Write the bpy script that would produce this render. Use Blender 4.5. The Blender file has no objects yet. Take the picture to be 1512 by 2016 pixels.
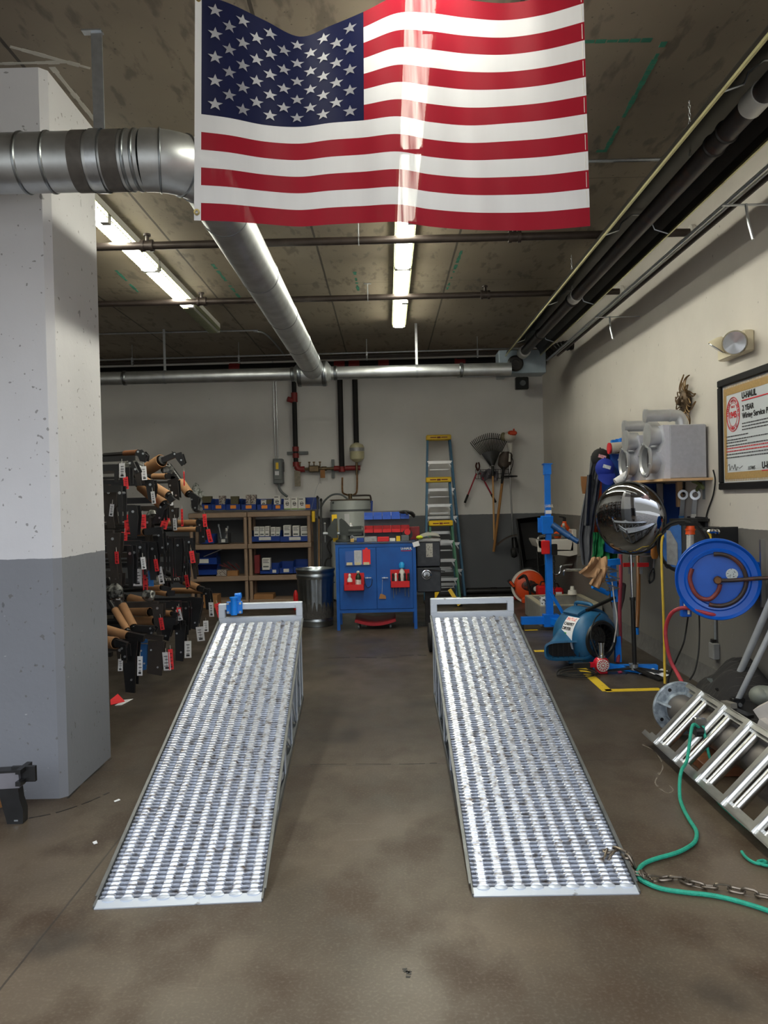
import bpy, bmesh, math, random
from mathutils import Vector, Matrix, Euler
random.seed(7)
S = bpy.context.scene
COL = S.collection
PI = math.pi
# ---------------------------------------------------------------- camera
FPX, HC = 1550.0, 1.45
ROLL = -0.023
def cam_matrix():
    # +Y direction lands on pixel (762, 985)
    v = Vector(((762-756)/FPX, -(985-1008)/FPX, -1)).normalized()
    v = Matrix.Rotation(ROLL, 3, 'Z') @ v          # into the un-rolled camera frame
    yaw = math.atan2(v.x, -v.z)
    pitch = -math.atan2(v.y, math.hypot(v.x, v.z))
    return Matrix.Rotation(yaw, 3, 'Z') @ Matrix.Rotation(PI/2+pitch, 3, 'X') @ Matrix.Rotation(ROLL, 3, 'Z')
RC = cam_matrix()
cd = bpy.data.cameras.new('camera'); cam = bpy.data.objects.new('camera', cd); COL.objects.link(cam)
cd.sensor_fit = 'VERTICAL'; cd.sensor_height = 36.0; cd.lens = FPX/2016*36; cd.clip_start = .05; cd.clip_end = 200
cam.matrix_world = Matrix.Translation((0, 0, HC)) @ RC.to_4x4()
S.camera = cam
CP = Vector((0, 0, HC))
def ray(px, py): return RC @ Vector(((px-756)/FPX, -(py-1008)/FPX, -1))
def at(px, py, Y):
    d = ray(px, py); return CP + d*(Y/d.y)
def atx(px, py, X):
    d = ray(px, py); return CP + d*(X/d.x)
def atz(px, py, Z=0.0):
    d = ray(px, py); return CP + d*((Z-HC)/d.z)
# ---------------------------------------------------------------- world, light, exposure
W = bpy.data.worlds.new('sky'); S.world = W; W.use_nodes = True
bg = W.node_tree.nodes['Background']; bg.inputs[0].default_value = (.86, .92, 1.0, 1); bg.inputs[1].default_value = 2.3
_n = W.node_tree.nodes; _l = W.node_tree.links       # sky above, duller ground and buildings round the horizon
_g = _n.new('ShaderNodeTexCoord'); _s = _n.new('ShaderNodeSeparateXYZ'); _r = _n.new('ShaderNodeValToRGB')
_l.new(_g.outputs['Generated'], _s.inputs[0]); _l.new(_s.outputs[2], _r.inputs[0]); _l.new(_r.outputs[0], bg.inputs[0])
_r.color_ramp.elements[0].position = .10; _r.color_ramp.elements[0].color = (.16, .16, .15, 1)
_r.color_ramp.elements[1].position = .30; _r.color_ramp.elements[1].color = (.86, .92, 1.0, 1)
S.view_settings.view_transform = 'Standard'; S.view_settings.look = 'None'; S.view_settings.gamma = 1
S.view_settings.use_curve_mapping = False; S.view_settings.exposure = 0.4
LAMP = 33.0        # emission of the fluorescent lamps
# ---------------------------------------------------------------- materials
def lin(c):
    return tuple((x/255/12.92 if x/255 <= .04045 else ((x/255+.055)/1.055)**2.4) for x in c)
MATS = {}
def mat(name, rgb, rough=.6, metal=0.0, var=.12, scale=6.0, bump=0.0, bscale=60.0, spec=.5, rgb2=None, thr=(.4, .65), coat=0.0, detail=5, trans=0.0, stretch=None):
    """principled surface whose colour wanders with noise; rgb2 = a second colour showing in blotches"""
    if name in MATS: return MATS[name]
    m = bpy.data.materials.new(name); m.use_nodes = True; nt = m.node_tree; N = nt.nodes; L = nt.links
    b = N['Principled BSDF']; b.inputs['Roughness'].default_value = rough; b.inputs['Metallic'].default_value = metal
    b.inputs['Specular IOR Level'].default_value = spec; b.inputs['Coat Weight'].default_value = coat
    b.inputs['Transmission Weight'].default_value = trans
    a = lin(rgb); tc = N.new('ShaderNodeTexCoord'); src = tc.outputs['Object']
    if stretch:
        mp = N.new('ShaderNodeMapping'); mp.inputs['Scale'].default_value = stretch; L.new(src, mp.inputs[0]); src = mp.outputs[0]
    nz = N.new('ShaderNodeTexNoise'); nz.inputs['Scale'].default_value = scale; nz.inputs['Detail'].default_value = detail
    L.new(src, nz.inputs['Vector'])
    cr = N.new('ShaderNodeValToRGB'); L.new(nz.outputs[0], cr.inputs[0]); e = cr.color_ramp.elements
    if rgb2: 
        e[0].position, e[1].position = thr; e[0].color = (*a, 1); e[1].color = (*lin(rgb2), 1)
    else:
        e[0].position, e[1].position = .3, .7
        e[0].color = (*[max(0, x*(1-var)) for x in a], 1); e[1].color = (*[min(1, x*(1+var)) for x in a], 1)
    L.new(cr.outputs[0], b.inputs['Base Color'])
    if bump:
        n2 = N.new('ShaderNodeTexNoise'); n2.inputs['Scale'].default_value = bscale; L.new(src, n2.inputs['Vector'])
        bp = N.new('ShaderNodeBump'); bp.inputs['Strength'].default_value = bump; bp.inputs['Distance'].default_value = .01
        L.new(n2.outputs[0], bp.inputs['Height']); L.new(bp.outputs[0], b.inputs['Normal'])
    MATS[name] = m; return m
def glow(name, rgb, strength):
    if name in MATS: return MATS[name]
    m = bpy.data.materials.new(name); m.use_nodes = True; b = m.node_tree.nodes['Principled BSDF']
    b.inputs['Base Color'].default_value = (.8, .8, .8, 1); b.inputs['Emission Color'].default_value = (*lin(rgb), 1)
    b.inputs['Emission Strength'].default_value = strength
    MATS[name] = m; return m
BLACK = mat('black_powder_coat', (24, 24, 25), .38, 0, .3, 20)
BLACKR = mat('black_rubber', (22, 22, 23), .75, 0, .3, 20)
STEEL = mat('black_steel', (40, 38, 37), .4, .5, .3, 12)
GALV = mat('galvanised_steel', (150, 156, 160), .32, 1.0, .18, 9, .02, 30)
GALVD = mat('galvanised_duct', (196, 200, 202), .4, .92, .16, 7, .03, 12)
ZINC = mat('zinc_plated_steel', (185, 190, 195), .3, .9, .1, 30)
CHROME = mat('chrome', (225, 228, 230), .12, 1.0, .03, 10)
ALU = mat('aluminium', (205, 205, 202), .28, 1.0, .06, 12)
BLUE = mat('blue_paint', (8, 88, 184), .42, 0, .1, 6, spec=.5)
BLUEB = mat('bright_blue_paint', (8, 122, 222), .42, 0, .12, 8)
BLUEP = mat('blue_plastic', (12, 56, 140), .35, 0, .1, 8)
RED = mat('red_plastic', (205, 30, 34), .35, 0, .1, 8)
REDTAG = mat('red_paper', (232, 52, 58), .7, 0, .06, 8)
WHITE = mat('white_paper', (225, 225, 228), .7, 0, .04, 8)
WPLAS = mat('white_plastic', (215, 212, 205), .4, 0, .05, 8)
ORANGE = mat('orange_plastic', (228, 84, 26), .38, 0, .08, 8)
YELLOW = mat('yellow_plastic', (232, 190, 20), .45, 0, .06, 8)
CARD = mat('cardboard', (156, 112, 70), .85, 0, .12, 9, .05, 40)
WOOD = mat('handle_wood', (196, 150, 96), .55, 0, .15, 8, stretch=(1, 1, .15))
DARKWOOD = mat('dark_wood', (120, 80, 42), .55, 0, .2, 8, stretch=(1, 1, .15))
GRAY = mat('grey_metal_paint', (92, 97, 99), .45, 0, .08, 10)
CHARC = mat('charcoal_paint', (52, 55, 60), .42, .0, .15, 8)
INK = mat('black_ink', (25, 25, 28), .7, 0, .02)
REDINK = mat('red_ink', (205, 35, 45), .7, 0, .02)
# ---------------------------------------------------------------- mesh builder
ORG = {}
def frame(d):
    d = Vector(d).normalized(); a = Vector((0, 0, 1)) if abs(d.z) < .95 else Vector((0, 1, 0))
    u = d.cross(a).normalized(); v = d.cross(u).normalized(); return u, v
class MB:
    def __init__(s): s.bm = bmesh.new(); s.mi = 0; s.mats = []
    def use(s, m):
        if m not in s.mats: s.mats.append(m)
        s.mi = s.mats.index(m); return s
    def V(s, p): return s.bm.verts.new(p)
    def F(s, vs):
        try: f = s.bm.faces.new(vs); f.material_index = s.mi; return f
        except ValueError: return None
    def box(s, c, d, R=None, bev=0.0):
        c = Vector(c); h = Vector(d)/2; R = R or Matrix.Identity(3)
        if bev:
            # chamfered box: three inset slabs sharing an outline
            pts = []
            for z, q in ((-1, bev), (-1, 0), (1, 0), (1, bev)):
                zz = z*h.z + (bev if (z < 0 and q == 0) else (-bev if (z > 0 and q == 0) else 0))
                x, y = h.x-q, h.y-q; k = bev
                ring = [(-x+k, -y), (x-k, -y), (x, -y+k), (x, y-k), (x-k, y), (-x+k, y), (-x, y-k), (-x, -y+k)]
                pts.append([s.V(c+R@Vector((a, b, zz))) for a, b in ring])
            for i in range(3):
                for j in range(8): s.F([pts[i][j], pts[i][(j+1) % 8], pts[i+1][(j+1) % 8], pts[i+1][j]])
            s.F(pts[0][::-1]); s.F(pts[3]); return s
        v = [s.V(c+R@Vector((x*h.x, y*h.y, z*h.z))) for z in (-1, 1) for y in (-1, 1) for x in (-1, 1)]
        for f in ((0, 2, 3, 1), (4, 5, 7, 6), (0, 1, 5, 4), (2, 6, 7, 3), (0, 4, 6, 2), (1, 3, 7, 5)): s.F([v[i] for i in f])
        return s
    def bb(s, p, q, bev=0.0):
        p = Vector(p); q = Vector(q); return s.box((p+q)/2, [abs(x) for x in (q-p)], None, bev)
    def bar(s, p, q, w, h, up=(0, 0, 1)):
        """rectangular bar from p to q; w across, h along up"""
        p = Vector(p); q = Vector(q); d = (q-p).normalized(); u = Vector(up)
        if abs(d.dot(u)) > .95: u = Vector((0, 1, 0)) if abs(d.y) < .9 else Vector((1, 0, 0))
        a = d.cross(u).normalized(); b = a.cross(d).normalized()
        R = Matrix((a, d, b)).transposed()
        return s.box((p+q)/2, (w, (q-p).length, h), R)
    def cyl(s, p, q, r0, r1=None, n=16, cap=True, a0=0):
        p = Vector(p); q = Vector(q); r1 = r0 if r1 is None else r1; u, v = frame(q-p)
        A = [s.V(p+(u*math.cos(a0+2*PI*i/n)+v*math.sin(a0+2*PI*i/n))*r0) for i in range(n)]
        B = [s.V(q+(u*math.cos(a0+2*PI*i/n)+v*math.sin(a0+2*PI*i/n))*r1) for i in range(n)]
        for i in range(n): s.F([A[i], A[(i+1) % n], B[(i+1) % n], B[i]])
        if cap: s.F(A[::-1]); s.F(B)
        return s
    def tubeshell(s, p, q, ro, ri, n=24):
        """hollow open-ended tube"""
        p = Vector(p); q = Vector(q); u, v = frame(q-p); R = []
        for c, r in ((p, ro), (q, ro), (q, ri), (p, ri)):
            R.append([s.V(c+(u*math.cos(2*PI*i/n)+v*math.sin(2*PI*i/n))*r) for i in range(n)])
        for k in range(4):
            for i in range(n): s.F([R[k][i], R[k][(i+1) % n], R[(k+1) % 4][(i+1) % n], R[(k+1) % 4][i]])
        return s
    def tube(s, pts, r, n=8, closed=False, smooth=0, rs=None):
        P = [Vector(p) for p in pts]
        if smooth: P = spline(P, smooth, closed)
        N = len(P); rings = []; u = None
        for i, p in enumerate(P):
            a = P[i-1] if (i > 0 or closed) else P[i]; b = P[(i+1) % N] if (i < N-1 or closed) else P[i]
            d = (b-a).normalized()
            if u is None: u, _ = frame(d)
            u = (u-d*u.dot(d)); u = u.normalized() if u.length > 1e-6 else frame(d)[0]
            v = d.cross(u); rr = r if rs is None else rs[min(int(i*len(rs)/N), len(rs)-1)]
            rings.append([s.V(p+(u*math.cos(2*PI*k/n)+v*math.sin(2*PI*k/n))*rr) for k in range(n)])
        for i in range(N if closed else N-1):
            A, B = rings[i], rings[(i+1) % N]
            for k in range(n): s.F([A[k], A[(k+1) % n], B[(k+1) % n], B[k]])
        if not closed: s.F(rings[0][::-1]); s.F(rings[-1])
        return s
    def lathe(s, prof, o=(0, 0, 0), axis=(0, 0, 1), n=32, cap=True, ripple=None):
        """prof = [(radius, height)...] turned about axis through o"""
        o = Vector(o); ax = Vector(axis).normalized(); u, v = frame(ax); rings = []
        for r, h in prof:
            rings.append([s.V(o+ax*h+(u*math.cos(2*PI*i/n)+v*math.sin(2*PI*i/n))*(r*(1 if ripple is None else ripple(i, n, r, h)))) for i in range(n)])
        for k in range(len(rings)-1):
            for i in range(n): s.F([rings[k][i], rings[k][(i+1) % n], rings[k+1][(i+1) % n], rings[k+1][i]])
        if cap: s.F(rings[0][::-1]); s.F(rings[-1])
        return s
    def prism(s, poly, t, o=(0, 0, 0), U=(1, 0, 0), Vv=(0, 0, 1)):
        """2D outline in the plane (U,Vv) through o, extruded t along U x Vv (centred)"""
        o = Vector(o); U = Vector(U); Vv = Vector(Vv); n = U.cross(Vv).normalized()*(t/2)
        A = [s.V(o+U*a+Vv*b-n) for a, b in poly]; B = [s.V(o+U*a+Vv*b+n) for a, b in poly]; m = len(poly)
        s.F(A[::-1]); s.F(B)
        for i in range(m): s.F([A[i], A[(i+1) % m], B[(i+1) % m], B[i]])
        return s
    def slab(s, pts, t, nrm=None):
        """3D polygon given by its points, thickness t along its normal"""
        P = [Vector(p) for p in pts]; n = Vector(nrm).normalized() if nrm else (P[1]-P[0]).cross(P[2]-P[0]).normalized()
        A = [s.V(p-n*t/2) for p in P]; B = [s.V(p+n*t/2) for p in P]; m = len(P)
        s.F(A[::-1]); s.F(B)
        for i in range(m): s.F([A[i], A[(i+1) % m], B[(i+1) % m], B[i]])
        return s
    def ball(s, c, r, n=12, sc=(1, 1, 1), R=None):
        c = Vector(c); R = R or Matrix.Identity(3); top = s.V(c+R@Vector((0, 0, r*sc[2]))); rings = []
        for j in range(1, n//2):
            a = PI*j/(n//2); rings.append([s.V(c+R@Vector((r*sc[0]*math.sin(a)*math.cos(2*PI*i/n), r*sc[1]*math.sin(a)*math.sin(2*PI*i/n), r*sc[2]*math.cos(a)))) for i in range(n)])
        bot = s.V(c+R@Vector((0, 0, -r*sc[2])))
        for i in range(n):
            s.F([top, rings[0][i], rings[0][(i+1) % n]]); s.F([bot, rings[-1][(i+1) % n], rings[-1][i]])
        for j in range(len(rings)-1):
            for i in range(n): s.F([rings[j][i], rings[j+1][i], rings[j+1][(i+1) % n], rings[j][(i+1) % n]])
        return s
    def sheet(s, fn, nu, nv, t=0.0):
        """grid surface fn(u,v), u,v in 0..1; t = thickness"""
        g = [[Vector(fn(i/nu, j/nv)) for j in range(nv+1)] for i in range(nu+1)]
        def lay(off):
            out = []
            for i in range(nu+1):
                row = []
                for j in range(nv+1):
                    a = g[min(i+1, nu)][j]-g[max(i-1, 0)][j]; b = g[i][min(j+1, nv)]-g[i][max(j-1, 0)]
                    n = a.cross(b); n = n.normalized() if n.length > 1e-9 else Vector((0, 0, 1))
                    row.append(s.V(g[i][j]+n*off))
                out.append(row)
            return out
        A = lay(t/2)
        for i in range(nu):
            for j in range(nv): s.F([A[i][j], A[i+1][j], A[i+1][j+1], A[i][j+1]])
        if t:
            B = lay(-t/2)
            for i in range(nu):
                for j in range(nv): s.F([B[i][j+1], B[i+1][j+1], B[i+1][j], B[i][j]])
            for i in range(nu): s.F([A[i+1][0], A[i][0], B[i][0], B[i+1][0]]); s.F([A[i][nv], A[i+1][nv], B[i+1][nv], B[i][nv]])
            for j in range(nv): s.F([A[0][j], A[0][j+1], B[0][j+1], B[0][j]]); s.F([A[nu][j+1], A[nu][j], B[nu][j], B[nu][j+1]])
        return s
    def build(s, name, m=None, parent=None, label=None, smooth=35, split=None):
        """one mesh object; pieces that do not touch each other become parts of their own (split = the most pieces that may)"""
        org = ORG.get(parent.name, Vector((0, 0, 0))) if parent else Vector((0, 0, 0))
        if split is None: split = 40 if parent else 0
        bm = s.bm; bmesh.ops.recalc_face_normals(bm, faces=bm.faces); groups = [list(bm.faces)]
        if split and len(bm.faces) < 9000:
            seen = set(); isl = []
            for f in bm.faces:
                if f in seen: continue
                st = [f]; seen.add(f); cur = []
                while st:
                    g = st.pop(); cur.append(g)
                    for v in g.verts:
                        for h in v.link_faces:
                            if h not in seen: seen.add(h); st.append(h)
                co = [v.co for g in cur for v in g.verts]
                isl.append([[min(c[i] for c in co)-.003 for i in range(3)], [max(c[i] for c in co)+.003 for i in range(3)], cur])
            if len(isl) < 400:
                ch = True
                while ch:
                    ch = False
                    for i in range(len(isl)):
                        for j in range(len(isl)-1, i, -1):
                            a, b = isl[i], isl[j]
                            if all(a[0][k] <= b[1][k] and b[0][k] <= a[1][k] for k in range(3)):
                                a[0] = [min(x, y) for x, y in zip(a[0], b[0])]; a[1] = [max(x, y) for x, y in zip(a[1], b[1])]; a[2] += b[2]; del isl[j]; ch = True
                if len(isl) <= split: groups = [x[2] for x in isl]
        groups.sort(key=lambda g: -len(g)); out = []
        for g in groups:
            me = bpy.data.meshes.new(name); idx = {}; vs = []; fs = []; mi = []
            for f in g:
                row = []
                for v in f.verts:
                    if v not in idx: idx[v] = len(vs); vs.append(v.co-org)
                    row.append(idx[v])
                fs.append(row); mi.append(f.material_index)
            me.from_pydata(vs, [], fs); me.polygons.foreach_set('material_index', mi)
            for q in (s.mats or [m]): me.materials.append(q)
            if smooth:
                me.polygons.foreach_set('use_smooth', [True]*len(me.polygons)); me.set_sharp_from_angle(angle=math.radians(smooth))
            o = bpy.data.objects.new(name, me); COL.objects.link(o)
            if parent: o.parent = parent; ORG[o.name] = org.copy()
            if label: o['label'] = label
            out.append(o)
        bm.free(); return out[0]
def spline(P, k, closed=False):
    out = []; N = len(P)
    for i in range(N if closed else N-1):
        if closed: a, b, c, d = P[i-1], P[i], P[(i+1) % N], P[(i+2) % N]
        else: a, b, c, d = P[max(i-1, 0)], P[i], P[i+1], P[min(i+2, N-1)]
        for j in range(k):
            t = j/k; out.append(.5*((2*b)+(c-a)*t+(2*a-5*b+4*c-d)*t*t+(3*b-a-3*c+d)*t**3))
    if not closed: out.append(P[-1])
    return out
def thing(name, label, cat, loc=(0, 0, 0), group=None, world=True, rotz=0):
    """an Empty at the thing's base; world=True: parts are modelled in world coordinates"""
    o = bpy.data.objects.new(name, None); COL.objects.link(o); o.location = loc; o.rotation_euler = (0, 0, rotz)
    o.empty_display_size = .1; tag(o, label, cat, group)
    if world: ORG[o.name] = Vector(loc)
    return o
def tag(o, label, cat, group=None):
    o['label'] = label; o['category'] = cat
    if group: o['group'] = group
    return o
def struct(o): o['kind'] = 'structure'; return o
def dup(root, loc, label=None, rotz=None, group=None):
    r = root.copy(); COL.objects.link(r); r.location = loc
    if rotz is not None: r.rotation_euler = (0, 0, rotz)
    if label: r['label'] = label
    if group: r['group'] = group
    for ch in list(root.children):
        c = ch.copy(); COL.objects.link(c); c.parent = r
        for g in list(ch.children):
            d = g.copy(); COL.objects.link(d); d.parent = c
    return r
def text(s, size, o, right, up, m, parent, name='lettering', ext=.0006, align='LEFT', font_scale=1.0, shear=0, bold=0):
    cu = bpy.data.curves.new('t', 'FONT'); cu.body = s; cu.size = size; cu.extrude = ext; cu.align_x = align; cu.shear = shear; cu.offset = bold
    cu.resolution_u = 3
    ob = bpy.data.objects.new('t', cu); COL.objects.link(ob); dg = bpy.context.evaluated_depsgraph_get()
    me = bpy.data.meshes.new_from_object(ob.evaluated_get(dg)); bpy.data.objects.remove(ob)
    r = Vector(right).normalized(); u = Vector(up).normalized(); n = r.cross(u)
    org = ORG.get(parent.name, Vector((0, 0, 0))); M = Matrix((r*font_scale, u, n)).transposed().to_4x4(); M.translation = Vector(o)-org
    me.transform(M); me.materials.clear(); me.materials.append(m); me.name = name
    t = bpy.data.objects.new(name, me); COL.objects.link(t); t.parent = parent; ORG[t.name] = org.copy(); return t
X, Y, Z = Vector((1, 0, 0)), Vector((0, 1, 0)), Vector((0, 0, 1))
# ---------------------------------------------------------------- structure
def nodes_of(m): return m.node_tree, m.node_tree.nodes, m.node_tree.links
def math_node(N, L, op, a, b=None, c=None):
    n = N.new('ShaderNodeMath'); n.operation = op
    for i, x in enumerate((a, b, c)):
        if x is None: continue
        if isinstance(x, (int, float)): n.inputs[i].default_value = x
        else: L.new(x, n.inputs[i])
    return n.outputs[0]
def noise(N, L, src, scale, detail=5, stretch=None):
    if stretch:
        mp = N.new('ShaderNodeMapping'); mp.inputs['Scale'].default_value = stretch; L.new(src, mp.inputs[0]); src = mp.outputs[0]
    n = N.new('ShaderNodeTexNoise'); n.inputs['Scale'].default_value = scale; n.inputs['Detail'].default_value = detail; L.new(src, n.inputs['Vector']); return n.outputs[0]
def ramp(N, L, x, p0, p1, c0=(0, 0, 0, 1), c1=(1, 1, 1, 1)):
    r = N.new('ShaderNodeValToRGB'); L.new(x, r.inputs[0]); e = r.color_ramp.elements
    e[0].position, e[1].position = p0, p1; e[0].color = c0; e[1].color = c1; return r.outputs[0]
def mix(N, L, f, a, b, mode='MIX'):
    n = N.new('ShaderNodeMix'); n.data_type = 'RGBA'; n.blend_type = mode
    if isinstance(f, (int, float)): n.inputs[0].default_value = f
    else: L.new(f, n.inputs[0])
    for k, x in ((6, a), (7, b)):
        if isinstance(x, tuple): n.inputs[k].default_value = (*x, 1) if len(x) == 3 else x
        else: L.new(x, n.inputs[k])
    return n.outputs[2]
def painted(name, upper, lower, zs=1.205, spots=.0):
    m = bpy.data.materials.new(name); m.use_nodes = True; nt, N, L = nodes_of(m); b = N['Principled BSDF']
    tc = N.new('ShaderNodeTexCoord').outputs['Object']; sp = N.new('ShaderNodeSeparateXYZ'); L.new(tc, sp.inputs[0])
    n1 = noise(N, L, tc, 14, 3); zz = math_node(N, L, 'MULTIPLY_ADD', n1, .012, sp.outputs[2])
    f = math_node(N, L, 'GREATER_THAN', zz, zs+.006)
    cloud = noise(N, L, tc, 1.6, 6); cl = ramp(N, L, cloud, .3, .7, (.88, .88, .88, 1), (1.0, 1.0, 1.0, 1))
    c = mix(N, L, f, lin(lower), lin(upper)); c = mix(N, L, 1.0, c, cl, 'MULTIPLY')
    # scuffs and chips
    s1 = noise(N, L, tc, 26, 2, (1, 1, .5)); k = ramp(N, L, s1, .74, .77); c = mix(N, L, math_node(N, L, 'MULTIPLY', k, .55), c, (.05, .05, .05))
    if spots:
        s2 = noise(N, L, tc, 34, 1); k = ramp(N, L, s2, .735-spots, .75-spots); c = mix(N, L, math_node(N, L, 'MULTIPLY', k, .6), c, (.1, .09, .08))
    s3 = noise(N, L, tc, 22, 4, (1, 1, 2.5)); low = math_node(N, L, 'LESS_THAN', sp.outputs[2], 1.1)
    k = math_node(N, L, 'MULTIPLY', ramp(N, L, s3, .72, .75), math_node(N, L, 'MULTIPLY', low, .5)); c = mix(N, L, k, c, (.6, .6, .6))
    L.new(c, b.inputs['Base Color']); b.inputs['Roughness'].default_value = .5; b.inputs['Specular IOR Level'].default_value = .35
    bp = N.new('ShaderNodeBump'); bp.inputs['Strength'].default_value = .12; bp.inputs['Distance'].default_value = .01
    L.new(noise(N, L, tc, 30, 6), bp.inputs['Height']); L.new(bp.outputs[0], b.inputs['Normal']); return m
WALLB = painted('painted_wall_back', (222, 220, 218), (100, 102, 106))
WALLR = painted('painted_wall_right', (212, 206, 198), (112, 109, 105))
PILM = painted('painted_pillar', (212, 211, 214), (126, 128, 134), 1.2, .01)
def concrete_floor():
    m = bpy.data.materials.new('concrete_floor'); m.use_nodes = True; nt, N, L = nodes_of(m); b = N['Principled BSDF']
    tc = N.new('ShaderNodeTexCoord').outputs['Object']; sp = N.new('ShaderNodeSeparateXYZ'); L.new(tc, sp.inputs[0])
    a = noise(N, L, tc, 1.1, 9); c = ramp(N, L, a, .36, .64, (*lin((62, 52, 41)), 1), (*lin((98, 85, 69)), 1))
    d = noise(N, L, tc, 3.4, 12, (1, .7, 1)); c = mix(N, L, ramp(N, L, d, .46, .64), c, lin((64, 48, 33)))
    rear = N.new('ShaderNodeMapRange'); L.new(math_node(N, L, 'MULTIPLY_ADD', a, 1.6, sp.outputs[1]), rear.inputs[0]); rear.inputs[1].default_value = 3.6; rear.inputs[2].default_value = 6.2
    c = mix(N, L, math_node(N, L, 'MULTIPLY', rear.outputs[0], .6), c, lin((46, 44, 41)))      # slab colour turns darker toward the rear
    e = noise(N, L, tc, 90, 6); c = mix(N, L, math_node(N, L, 'MULTIPLY', ramp(N, L, e, .5, .8), .22), c, lin((150, 138, 122)))
    g = noise(N, L, tc, 1.4, 5); c = mix(N, L, math_node(N, L, 'MULTIPLY', ramp(N, L, g, .6, .7), .6), c, lin((34, 30, 27)))
    sc = noise(N, L, tc, 9, 6, (.25, 2.5, 1)); c = mix(N, L, math_node(N, L, 'MULTIPLY', ramp(N, L, sc, .68, .74), .1), c, lin((165, 158, 150)))
    # saw-cut joints
    def cut(src, pos, w=.006):
        return math_node(N, L, 'LESS_THAN', math_node(N, L, 'ABSOLUTE', math_node(N, L, 'SUBTRACT', math_node(N, L, 'MULTIPLY_ADD', a, .02, src), pos+.01)), w)
    k = None
    for s_, p_ in ((sp.outputs[1], 4.3), (sp.outputs[1], 8.0), (sp.outputs[0], -1.2)):
        q = cut(s_, p_, .004); k = q if k is None else math_node(N, L, 'MAXIMUM', k, q)
    c = mix(N, L, math_node(N, L, 'MULTIPLY', k, .6), c, (.01, .01, .01))
    L.new(c, b.inputs['Base Color']); L.new(ramp(N, L, d, .2, .8, (.28, .28, .28, 1), (.6, .6, .6, 1)), b.inputs['Roughness'])
    b.inputs['Specular IOR Level'].default_value = .45
    bp = N.new('ShaderNodeBump'); bp.inputs['Strength'].default_value = .05; bp.inputs['Distance'].default_value = .003
    L.new(e, bp.inputs['Height']); L.new(bp.outputs[0], b.inputs['Normal']); return m
def concrete_ceiling():
    m = bpy.data.materials.new('board_formed_ceiling'); m.use_nodes = True; nt, N, L = nodes_of(m); b = N['Principled BSDF']
    tc = N.new('ShaderNodeTexCoord').outputs['Object']; sp = N.new('ShaderNodeSeparateXYZ'); L.new(tc, sp.inputs[0])
    a = noise(N, L, tc, .8, 8); c = ramp(N, L, a, .3, .7, (*lin((120, 110, 96)), 1), (*lin((152, 140, 122)), 1))
    d = noise(N, L, tc, 9, 6, (1.4, .45, 1)); c = mix(N, L, math_node(N, L, 'MULTIPLY', ramp(N, L, d, .56, .66), .45), c, lin((60, 54, 50)))
    e = noise(N, L, tc, 40, 2); c = mix(N, L, math_node(N, L, 'MULTIPLY', ramp(N, L, e, .7, .74), .6), c, lin((50, 45, 42)))
    def joints(src, off, per, w):
        t = math_node(N, L, 'DIVIDE', math_node(N, L, 'ADD', math_node(N, L, 'MULTIPLY_ADD', d, .012, src), off), per)
        fr = math_node(N, L, 'ABSOLUTE', math_node(N, L, 'SUBTRACT', math_node(N, L, 'FRACT', t), .5)); return math_node(N, L, 'GREATER_THAN', fr, .5-w/per)
    k = math_node(N, L, 'MAXIMUM', joints(sp.outputs[0], .54, 1.19, .009), math_node(N, L, 'MULTIPLY', joints(sp.outputs[1], -.55, 2.44, .005), .6))
    c = mix(N, L, math_node(N, L, 'MULTIPLY', k, .75), c, (.012, .01, .009))
    L.new(c, b.inputs['Base Color']); b.inputs['Roughness'].default_value = .55; b.inputs['Specular IOR Level'].default_value = .3
    return m
CEIL = 3.62
XR, YB, XL, YF = 2.4, 12.0, -5.2, 1.3
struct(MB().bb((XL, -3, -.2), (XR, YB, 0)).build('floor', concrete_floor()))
struct(MB().bb((XL-8, -18, -.2), (XR+8, -3, -.002)).build('floor', mat('driveway_concrete', (176, 172, 164), .8, 0, .1, 3)))  # unseen driveway slab, coloured pale to bounce daylight inside
ceiling = struct(MB().bb((XL, YF, CEIL), (XR, YB, CEIL+.2)).build('ceiling', concrete_ceiling()))
struct(MB().bb((XL, YB, 0), (XR, YB+.2, CEIL)).build('wall_back', WALLB))
struct(MB().bb((XR, YF, 0), (XR+.2, YB+.2, CEIL)).build('wall_right', WALLR))
struct(MB().bb((XL-.2, YF, 0), (XL, YB+.2, CEIL)).build('wall_left', WALLB))
DOOR = (-4.6, 2.35, 3.4)
w = MB().bb((XL-.2, YF-.2, 0), (DOOR[0], YF, CEIL)).bb((DOOR[1], YF-.2, 0), (XR+.2, YF, CEIL)).bb((DOOR[0], YF-.2, DOOR[2]), (DOOR[1], YF, CEIL))
struct(w.build('wall_front', WALLB))
# cove where the right wall meets the slab
struct(MB().prism([(0, 0), (-.05, 0), (-.02, .05), (0, .14)], 9.0, (XR, 7.5, 0), X, Z).build('baseboard_right', mat('cove_render', (84, 82, 80), .7, 0, .2, 20)))
# free-standing square column with chamfered corners
c_ = .033; x0, x1, y0, y1 = -2.35, -1.635, 3.9, 4.57
pil = [(x0+c_, y0), (x1-c_, y0), (x1, y0+c_), (x1, y1-c_), (x1-c_, y1), (x0+c_, y1), (x0, y1-c_), (x0, y0+c_)]
struct(MB().prism(pil, CEIL, (0, 0, CEIL/2), X, Y).build('wall_pillar', PILM, smooth=0))
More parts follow.
